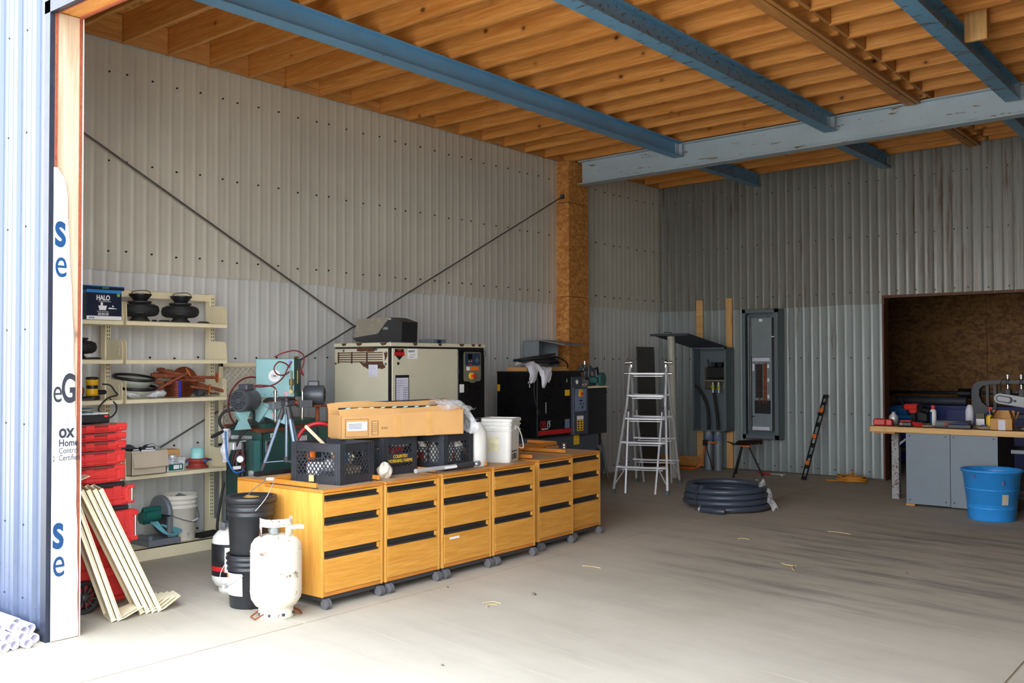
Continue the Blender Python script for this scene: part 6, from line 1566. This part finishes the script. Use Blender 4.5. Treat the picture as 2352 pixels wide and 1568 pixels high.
b.add([(x, y, z-.006) for x, y, z in vs], [f[::-1] for f in fs], 0, True)
b.build('seat', mat('stool_iron', (58, 40, 32), .5, .4, var=.3, scale=20), t)
MB().box(-.06, .08, -.05, .05, .395, .418, .003).build('seat_plate', M['rustlight'], t)
for (x, y) in ((-.13, -.22), (-.14, .24), (.235, -.0)):
    MB().tube([(x*.25, y*.25, .40), (x, y, .012)], .0125, 10).cyl((x, y, 0), (x, y, .014), .02, n=12).build('leg', mat('leg_iron', (46, 44, 46), .5, .5), t)
t = thing('hammer', 'long red-handled hammer lying on the floor behind the stool', 'hammer', (1.95, 12.66, .018), R(2)); MB().cyl((-.20, 0, 0), (-.02, 0, 0), .016, .013, n=12).build('handle', M['red'], t); MB().cyl((-.02, 0, 0), (.16, 0, 0), .008, n=10).cyl((.16, -.05, 0), (.16, .05, .0), .017, n=12).build('head', M['alu'], t)
t = thing('spirit_level', 'long black and orange spirit level leaning against the back wall', 'spirit level', (2.50, 12.40, .0))
d = Vector((.105, .54, 1.10)); Lv = d.length; x_ = d.normalized(); y_ = Vector((1, -.16, 0)); y_ = (y_-x_*y_.dot(x_)).normalized(); z_ = x_.cross(y_)
t.matrix_world = Matrix.Translation((2.50, 12.40, .005)) @ Matrix((x_, y_, z_)).transposed().to_4x4()
b = MB().box(0, Lv, -.032, -.026, -.014, .014).box(0, Lv, .026, .032, -.014, .014).box(0, .05, -.03, .03, -.012, .012, .003).box(Lv-.05, Lv, -.03, .03, -.012, .012, .003)
cuts = [.05, .16, .20, .31, .35, .44, .50, .60, .66, .74, .80, .90, .96, 1.08]
pr = [(.16, .20), (.31, .36), (.46, .52), (.62, .66), (.76, .82), (.92, .96), (1.08, 1.12)]
for a, c_ in pr: b.box(a, c_, -.03, .03, -.008, .008)
b.build('level_body', M['black'], t)
for a in (.24, .62, 1.0): MB().box(a-.03, a+.03, -.031, .031, -.015, .015, .004).build('vial_block', M['orange'], t)
t = thing('cord_coil', 'coil of yellow-orange extension cord on the floor by the doorway', 'cord', (3.06, 12.62, 0))
b = MB(); pts = []
for k in range(150):
    a = k*.29; pts.append(((.17+.02*math.sin(k*.37))*math.cos(a), (.15+.02*math.sin(k*.23))*math.sin(a), .012+.0005*k*(.7+.3*math.sin(k*.5))))
b.tube(pts, .010, 6).tube(spline([(-.1, -.1, .02), (-.2, -.15, .012), (-.3, -.12, .012), (-.22, -.08, .012)], 6), .010, 6).tube(arc((0, .05, .08), .035, 0, 2*PI, 14, 'y')[:-1], .009, 6, closed=True)
b.build('cord_loops', mat('cord_amber', (196, 132, 40), .6), t)
# ------------------------------------------------------------------ workbench
t = thing('workbench', 'long timber-edged workbench on a grey sheet-metal cabinet before the rear doorway', 'workbench', (4.7, 10.85, 0))
b = MB().box(-.815, 1.9, 0, .04, .785, .845, .003).box(-.815, 1.9, .84, .88, .785, .845, .003).build('edge_beam', M['benchwood'], t)
MB().box(-.82, -.805, -.002, .88, .785, .846, .003).build('end_grain', M['timber_y'], t)
MB().box(-.81, 1.9, .04, .84, .80, .842).build('bench_top', M['toplam'], t)
MB().box(-.79, -.56, .05, .28, .765, .785, .002).build('corner_brace', M['timber_y'], t)
b = MB().box(-.44, .008, .03, .036, .025, .785, .002)
for x in (-.40, -.035):
    for z in (.07, .755): b.cyl((x, .031, z), (x, .026, z), .007, n=10, m=1)
b.build('cabinet_panel', [M['benchpanel'], M['screw']], t)
b = MB().box(.012, .468, .03, .036, .02, .785, .002)
for x in (.045, .43):
    for z in (.07, .755): b.cyl((x, .031, z), (x, .026, z), .007, n=10, m=1)
b.build('cabinet_panel', [M['benchpanel'], M['screw']], t)
MB().box(-.44, .466, .04, .80, .03, .79).build('cabinet_carcass', M['blackmat'], t)
MB().box(-.45, -.36, .05, .15, 0, .03).box(.36, .45, .05, .15, 0, .03).box(-.45, -.36, .6, .8, 0, .03).box(.36, .45, .6, .8, 0, .03).build('runner', M['timber_y'], t)
for x in (1.7,):
    MB().box(x-.04, x+.04, .1, .18, 0, .785, .003).build('leg', M['benchwood'], t)
MB().box(.55, 1.8, .2, .8, .20, .225, .003).build('lower_shelf', M['panelgrey'], t)
MB().box(.55, 1.8, .22, .26, .60, .64, .003).box(.55, 1.8, .30, .34, .12, .16, .003).build('rail', M['panelblue'], t)
MB().box(-.74, -.66, .50, .58, 0, .785, .003).build('leg', mat('flaking_leg', (150, 150, 150), .6, var=.1, scale=30, dirt=(90, 56, 40), dirt_amt=.46), t)
MB().bar((-.68, .54, .60), (-.48, .54, .77), .03, .02).build('brace', M['panelgrey'], t)
ZB = .846
def put(name, lab, cat, x, y, rz=0., z=ZB, group=None): return thing(name, lab, cat, (x, y, z), rz, group)
q = put('red_case', 'small red plastic case at the left end of the workbench', 'case', 3.98, 11.02, R(5)); MB().box(-.10, .03, -.05, .05, 0, .075, .012).box(.03, .10, -.04, .04, 0, .07, .01).build('case_body', M['red'], q)
q = put('paint_can', 'small silver tin with cone top behind the red case', 'tin', 4.01, 11.28); MB().lathe([(0, 0), (.05, 0), (.05, .09), (.02, .125), (.02, .14), (0, .14)], 24).build('tin_body', M['alu'], q)
q = put('impact_driver', 'red and black cordless impact driver standing on its battery on the bench', 'power tool', 4.24, 11.25, R(-20)); MB().box(-.05, .05, -.05, .06, 0, .05, .01).prism([(-.03, .04), (.03, .04), (.022, .16), (-.02, .16)], 'y', -.018, .018).build('grip', M['black'], q)
MB().cyl((-.10, 0, .20), (.06, 0, .20), .036, .042, n=18).box(-.05, .03, -.025, .025, .13, .19, .012).build('motor_head', M['red'], q); MB().cyl((-.14, 0, .20), (-.10, 0, .20), .024, n=14).build('chuck', M['black'], q); MB().cyl((.06, 0, .2), (.085, 0, .2), .04, n=18).build('motor_cap', M['black'], q)
q = put('battery_charger', 'red and black battery pack on the bench in front of the impact driver', 'battery', 4.22, 11.02, R(8)); MB().box(-.07, .07, -.05, .05, 0, .05, .01).build('pack_body', M['black'], q); MB().box(-.055, .06, -.045, .045, .05, .066, .006).box(-.05, -.03, -.052, -.05, .015, .04).build('red_top', M['red'], q)
q = put('screwdriver_set', 'red handled torch lying beside the blue spray can on the bench', 'torch', 4.34, 10.99, R(-35)); MB().cyl((-.07, 0, .035), (.07, 0, .022), .02, .03, n=14).build('torch_body', M['red'], q)
q = put('spray_can', 'blue and white aerosol can with red cap on the left part of the bench', 'spray can', 4.43, 11.30); MB().lathe([(0, 0), (.034, 0), (.034, .16), (.022, .18), (0, .18)], 24).build('can_body', M['paper'], q); MB().lathe([(.0345, .005), (.0345, .155)], 24, a0=2.2, a1=4.6).build('blue_label', M['ink_blue'], q); MB().cyl((0, 0, .18), (0, 0, .225), .022, n=18).build('cap', M['red'], q)
q = put('rag_heap', 'beige work gloves lying on the front edge of the bench', 'gloves', 4.45, 10.97); MB().grid(14, 8, lambda i, j: (.06*math.sin(PI*j)*math.cos(2*PI*i)*(1+.35*math.sin(i*25+j*6)), .04*math.sin(PI*j)*math.sin(2*PI*i), .014+.014*math.cos(PI*j)*(1+.2*math.sin(i*9)))).build('cloth', M['glove'], q)
q = put('grey_pipe', 'short length of grey pipe lying on the bench with its open end facing out', 'pipe', 4.62, 11.02); b = MB(); b.T = Matrix.Translation((-.09, -.04, .042)) @ Matrix.Rotation(R(62), 4, 'Z') @ Matrix.Rotation(PI/2, 4, 'Y'); b.T = Matrix.Translation((-.07, -.05, .041)) @ Matrix.Rotation(R(20), 4, 'Z') @ Matrix.Rotation(PI/2, 4, 'Y'); b.lathe([(.04, 0), (.04, .34), (.034, .34), (.034, 0), (.04, 0)], 22); b.build('pipe_body', M['grey'], q)
q = put('tool_case', 'black case with blue lid in the middle of the bench', 'case', 4.79, 10.97, R(4)); MB().box(-.12, .11, -.05, .07, 0, .045, .006).build('case_body', M['black'], q); MB().box(-.08, .09, -.045, .065, .045, .06, .005).build('lid', M['blueroom'], q); MB().box(-.15, -.09, -.03, .0, .03, .055, .008).build('red_latch', M['red'], q)
q = put('white_canister', 'tall white aerosol canister with domed top in the middle of the bench', 'spray can', 4.80, 11.32); MB().lathe([(0, 0), (.042, 0), (.042, .17), (.034, .205), (.022, .235), (0, .24)], 26).build('can_body', M['lavender'], q)
q = put('green_pouch', 'dark labelled pouch standing behind the black case on the bench', 'pouch', 4.91, 11.32); MB().prism([(-.045, 0), (.045, 0), (.04, .15), (-.04, .15)], 'y', -.025, .025).build('pouch_body', mat('pouch_olive', (84, 80, 58), .6), q); MB().box(-.04, .042, -.027, -.025, .02, .09).build('label', M['paper'], q)
q = put('lubricant_can', 'blue and yellow aerosol can with red cap behind the yellow bottle', 'spray can', 5.03, 11.18); MB().lathe([(0, 0), (.033, 0), (.033, .155), (.02, .175), (0, .175)], 24).build('can_body', M['blueroom'], q); MB().lathe([(.0335, .07), (.0335, .12)], 24, a0=3.4, a1=5.6).build('yellow_label', M['yellow'], q); MB().cyl((0, 0, .175), (0, 0, .22), .018, n=16).box(-.012, .03, -.012, .012, .20, .225, .004).build('cap', M['red'], q)
q = put('yellow_bottle', 'yellow plastic bottle with spout beside the open carton on the bench', 'bottle', 5.055, 11.08); MB().lathe([(0, 0), (.036, .0), (.038, .01), (.038, .12), (.03, .14), (.012, .15), (0, .15)], 24).lathe([(.0385, .05), (.0385, .054)], 20).build('bottle_body', M['yellow'], q); MB().cyl((0, 0, .15), (-.005, 0, .20), .008, n=10).build('spout', M['grey'], q)
q = put('paper_wad', 'crumpled paper and blue tape beside the open carton on the bench', 'paper', 5.02, 10.975); MB().grid(14, 8, lambda i, j: (.085*math.sin(PI*j)*math.cos(2*PI*i)*(1+.4*math.sin(i*25+j*6)), .04*math.sin(PI*j)*math.sin(2*PI*i), .018+.018*math.cos(PI*j)*(1+.2*math.sin(i*9)))).build('paper_sheet', M['glove'], q); MB().box(-.03, .03, -.02, .02, .033, .046, .004).build('blue_tape', M['blueroom'], q)
q = put('open_carton', 'small open brown carton with tape on the right part of the bench', 'carton', 5.18, 11.04, R(3))
b = MB().box(-.105, .105, -.085, -.081, 0, .115).box(-.105, .105, .081, .085, 0, .115).box(-.105, -.101, -.085, .085, 0, .115).box(.101, .105, -.085, .085, 0, .115).box(-.105, .105, -.085, .085, 0, .004); b.build('carton_body', M['cardboard'], q)
MB().grid(3, 3, lambda i, j: (-.103-.0*j+.05*j, -.085+.17*i, .115+.085*j)).grid(3, 3, lambda i, j: (.103-.03*j, -.085+.17*i, .115+.085*j)).grid(3, 3, lambda i, j: (-.1+.2*i, .083+.03*j, .115+.08*j)).grid(3, 3, lambda i, j: (.135+.03*j-.03*i, -.02+.1*i, .11+.08*j)).build('flap', M['cardboard'], q)
MB().box(-.025, .04, -.0865, -.0852, .0, .105).build('packing_tape', M['lavender'], q)
for k, (x, y, mt, lab) in enumerate(((5.36, 10.99, 'black', 'black and yellow pliers on the bench beside the open carton'), (5.46, 10.98, 'red', 'red handled pliers on the right part of the bench'), (5.50, 11.08, 'toolyellow', 'yellow green screwdriver with ball handle on the right part of the bench'), (5.60, 10.99, 'red', 'red clamp near the right frame edge on the bench'), (5.68, 10.98, 'alu', 'bright steel wrench near the right frame edge on the bench'))):
    q = put('hand_tool', lab, 'hand tool', x, y, k*1.3); MB().tube(spline([(-.07, .02, .012), (-.02, .01, .018), (.02, .0, .02)], 5), .011, 8).tube(spline([(-.07, -.02, .012), (-.02, -.01, .018), (.02, 0, .02)], 5), .011, 8).build('grip', M[mt], q); MB().prism([(.01, -.015), (.05, -.012), (.09, -.004), (.09, .004), (.05, .012), (.01, .015)], 'z', .01, .028).ball((.04, 0, .05), .014, 10, 0, 6).build('jaw', M['slate'] if mt != 'toolyellow' else M['toolyellow'], q)
# ------------------------------------------------------------------ blue tub
t = thing('blue_tub', 'large round bright blue plastic tub on the floor against the grey workbench cabinet', 'tub', (5.20, 10.46, 0))
MB().lathe([(0, .008), (.20, .008), (.208, .012), (.262, .46), (.270, .462), (.276, .475), (.283, .478), (.283, .492), (.276, .495), (.262, .49), (.255, .455), (.214, .04), (.20, .03), (0, .03)], 64).lathe([(0, 0), (.205, 0), (.212, .008), (.2225, .115), (.2265, .118), (.2275, .128), (.224, .132)], 64).lathe([(.2435, .30), (.2475, .303), (.2475, .309), (.2445, .312)], 64).build('tub_body', M['bluebright'], t)
b = MB(); b.grid(6, 1, lambda i, j: ((.2385+.008*j)*math.cos(-.98+.26*i), (.2385+.008*j)*math.sin(-.98+.26*i), .17+.10*j)); b.build('label', M['cardgrey'], t)
b = MB()
for a in (-2.05, -1.95): b.boxc((.262*math.cos(a), .262*math.sin(a), .44), (.014, .014, .03))
b.boxc((.256*math.cos(-.95), .256*math.sin(-.95), .38), (.02, .02, .05))
b.build('moulded_mark', M['blueroom'], t)
# ------------------------------------------------------------------ machines in the doorway and back room
t = thing('band_saw', 'dark grey horizontal band saw with silver wheel cover behind the workbench', 'band saw', (5.0, 12.2, 0))
prof = [(-.38, .93), (-.38, 1.22), (-.36, 1.28), (-.32, 1.315), (-.20, 1.335), (.5, 1.345), (.5, 1.305), (-.16, 1.293), (-.26, 1.27), (-.295, 1.235), (-.30, 1.16), (-.27, 1.08), (-.2, 1.02), (-.1, .99), (.0, .985), (.0, .93)]
MB().prism(prof, 'y', -.04, .05).build('saw_frame', M['deepgrey'], t)
MB().box(-.30, .5, -.06, .16, .90, .955, .006).box(-.02, .5, -.05, .05, 1.12, 1.15, .004).box(-.25, .5, .10, .14, 1.19, 1.21).build('saw_bed', M['deepgrey'], t)
for x in (-.22, -.14): MB().box(x-.02, x+.012, .02, .06, .98, 1.29).build('guide_post', M['black'], t)
b = MB(); b.T = Matrix.Translation((-.07, -.075, 1.13)) @ Matrix.Rotation(R(9), 4, 'Y')
def oval(L, r, n=10): return [(r*math.cos(PI/2+PI*i/n), r*math.sin(PI/2+PI*i/n)) for i in range(n+1)]+[(L+r*math.cos(-PI/2+PI*i/n), r*math.sin(-PI/2+PI*i/n)) for i in range(n+1)]
b.prism(oval(.31, .058), 'y', -.02, .03).prism(oval(.10, .038), 'y', -.024, -.0205, 1).prism(oval(.085, .026), 'y', -.028, -.0245, 0).cyl((.16, -.022, 0), (.16, -.03, 0), .014, n=14, m=1)
b.build('wheel_cover', [M['coverplate'], M['deepgrey']], t)
for x in (-.0, .14):
    c_ = MB().cyl((x, -.02, 1.36), (x, -.02, 1.40), .022, n=14).cyl((x, -.02, 1.24), (x, -.02, 1.36), .016, n=12).build('adjuster', M['chrome'], t)
    MB().cyl((x, -.02, 1.285), (x, -.02, 1.352), .024, n=12).box(x-.03, x+.03, -.03, .03, 1.15, 1.24, .006).build('guide_block', M['black'], c_)
MB().tube(spline([(-.04, -.03, 1.35), (-.07, -.04, 1.30), (-.06, -.04, 1.2), (-.02, -.05, 1.15)], 6), .006, 6).build('cable', M['rubber'], t)
MB().box(-.02, .02, -.02, .02, .01, .90).box(.44, .48, -.02, .02, .01, .90).box(-.02, .02, .12, .16, 0, .9).box(.44, .48, .12, .16, 0, .9).box(-.06, .5, -.05, .18, .55, .58).build('stand', M['slate'], t)
t = thing('long_black_pipe', 'long black pipe running level behind the machines in the back room', 'pipe', (4.0, 15.62, 1.074))
MB().cyl((-2.2, 0, 0), (2.4, 0, .03), .022, n=14).build('pipe_body', M['black'], t); MB().cyl((-.38, 0, 0), (-.2, 0, 0), .075, n=18).build('coupler', M['black'], t)
t = thing('steel_rack', 'deep blue steel cabinet along the back room with a grey tube on top', 'cabinet', (3.9, 15.25, 0))
MB().box(-.95, 1.9, -.25, .25, .05, .90, .006).box(-.97, 1.92, -.27, .27, .88, .915, .004).box(-.9, 1.85, -.2, .2, 0, .06).build('cabinet_body', M['blueroom'], t)
for x in (-.6, 0., .6, 1.2): MB().box(x-.29, x+.29, -.262, -.25, .10, .86, .004).build('door', M['blueroom'], t)
t = thing('grey_tube', 'thick dark grey tube lying on the deep blue cabinet in the back room', 'tube', (3.35, 15.12, .975)); MB().cyl((-.5, 0, 0), (.38, 0, 0), .058, n=22).cyl((.38, 0, 0), (.5, 0, 0), .064, n=22).build('tube_body', M['greydark'], t)
for y in (15.4,):
    pass
t = thing('pipe_trestle', 'dark steel trestle carrying the long black pipe in the back room', 'stand', (4.0, 15.62, 0)); MB().box(-1.9, -1.86, -.02, .02, 0, 1.05).box(1.9, 1.94, -.02, .02, 0, 1.075).box(-1.9, 1.94, -.02, .02, .5, .54).build('frame', M['black'], t)
t = thing('blue_machine', 'bright blue benchtop machine with two black lever handles left in the doorway', 'machine', (3.22, 14.3, 0))
MB().box(-.28, .28, -.2, .2, .70, .74, .01).box(-.2, .2, -.12, .14, .74, .80, .02).cyl((-.22, -.05, .86), (.20, -.05, .86), .075, n=22).box(-.16, .18, -.10, .10, .80, .92, .03).build('machine_body', M['bluemachine'], t)
MB().box(-.26, -.2, -.18, .18, 0, .70).box(.2, .26, -.18, .18, 0, .7).box(-.2, .2, -.15, .15, .3, .34).build('stand', M['black'], t)
for x in (-.30, -.02): MB().cyl((x, -.16, 1.05), (x+.13, -.12, .80), .018, n=10).build('lever_handle', M['black'], t)
MB().cyl((.2, -.08, .9), (.38, -.1, .86), .05, n=16).box(.2, .34, -.1, .1, .72, .86, .01).build('motor', M['black'], t)
# ------------------------------------------------------------------ litter on the floor
def straw(x, y, L, a, lab, bend=.02):
    c, s = math.cos(a), math.sin(a)
    o = MB().tube(spline([(-L/2*c, -L/2*s, .003), (-s*bend, c*bend, .006), (L/2*c, L/2*s, .003)], 6), .0028, 5).build('straw', M['straw'], None, (x, y, 0))
    tag(o, lab, 'straw', 'bits of straw on the floor')
straw(4.58, 7.08, .20, 1.9, 'forked pale straw lying on the floor in the open middle of the bay'); straw(4.50, 7.16, .14, 2.9, 'short pale straw touching the forked one', .03)
straw(4.30, 8.77, .22, -.1, 'pale straight straw on the dark patch right of the hose coil', .004); straw(3.75, 7.95, .10, .3, 'short straw on the floor between cabinets and hose coil')
straw(3.48, 4.84, .12, .6, 'small tangled straw on the floor before the third cabinet', .03); straw(3.53, 4.78, .10, 1.6, 'second straw of the tangle before the third cabinet', .03)
straw(3.36, 6.16, .16, .1, 'pale straw on the floor before the sixth cabinet', .004)
for x, y, r, lab in ((3.545, 5.20, .016, 'small dark stone chip on the floor before the second cabinet'), (4.05, 8.30, .012, 'small brown leaf crumb on the floor right of the hose coil'), (2.95, 5.0, .008, 'tiny dark crumb on the floor beside the cabinet casters'), (4.1, 3.7, .008, 'tiny dark crumb on the floor near the doorway'), (4.35, 11.9, .02, 'dark scrap on the floor before the workbench left end'), (5.3, 7.4, .01, 'tiny dark crumb in the streaks of the open floor')):
    o = MB().add([(-r, -r*.6, 0), (r, -r*.8, 0), (r*.9, r*.7, 0), (-r*.7, r, 0), (-r*.3, -r*.2, r*1.3), (r*.4, 0, r*1.1)], [(0, 3, 2, 1), (0, 1, 5, 4), (1, 2, 5), (2, 3, 4, 5), (3, 0, 4)]).build('stone_chip', M['stone'], None, (x, y, 0)); tag(o, lab, 'stone chip', 'crumbs on the floor')
# lettering becomes plain meshes
dg = bpy.context.evaluated_depsgraph_get(); dg.update()
for o in TEXTS:
    me = bpy.data.meshes.new_from_object(o.evaluated_get(dg))
    n = bpy.data.objects.new('lettering', me); C.objects.link(n)
    n.parent = o.parent; n.location = o.location; n.rotation_euler = o.rotation_euler; n.scale = o.scale
    if o.get('label'): n['label'] = o['label']
    bpy.data.objects.remove(o)

bpy.context.view_layer.update()
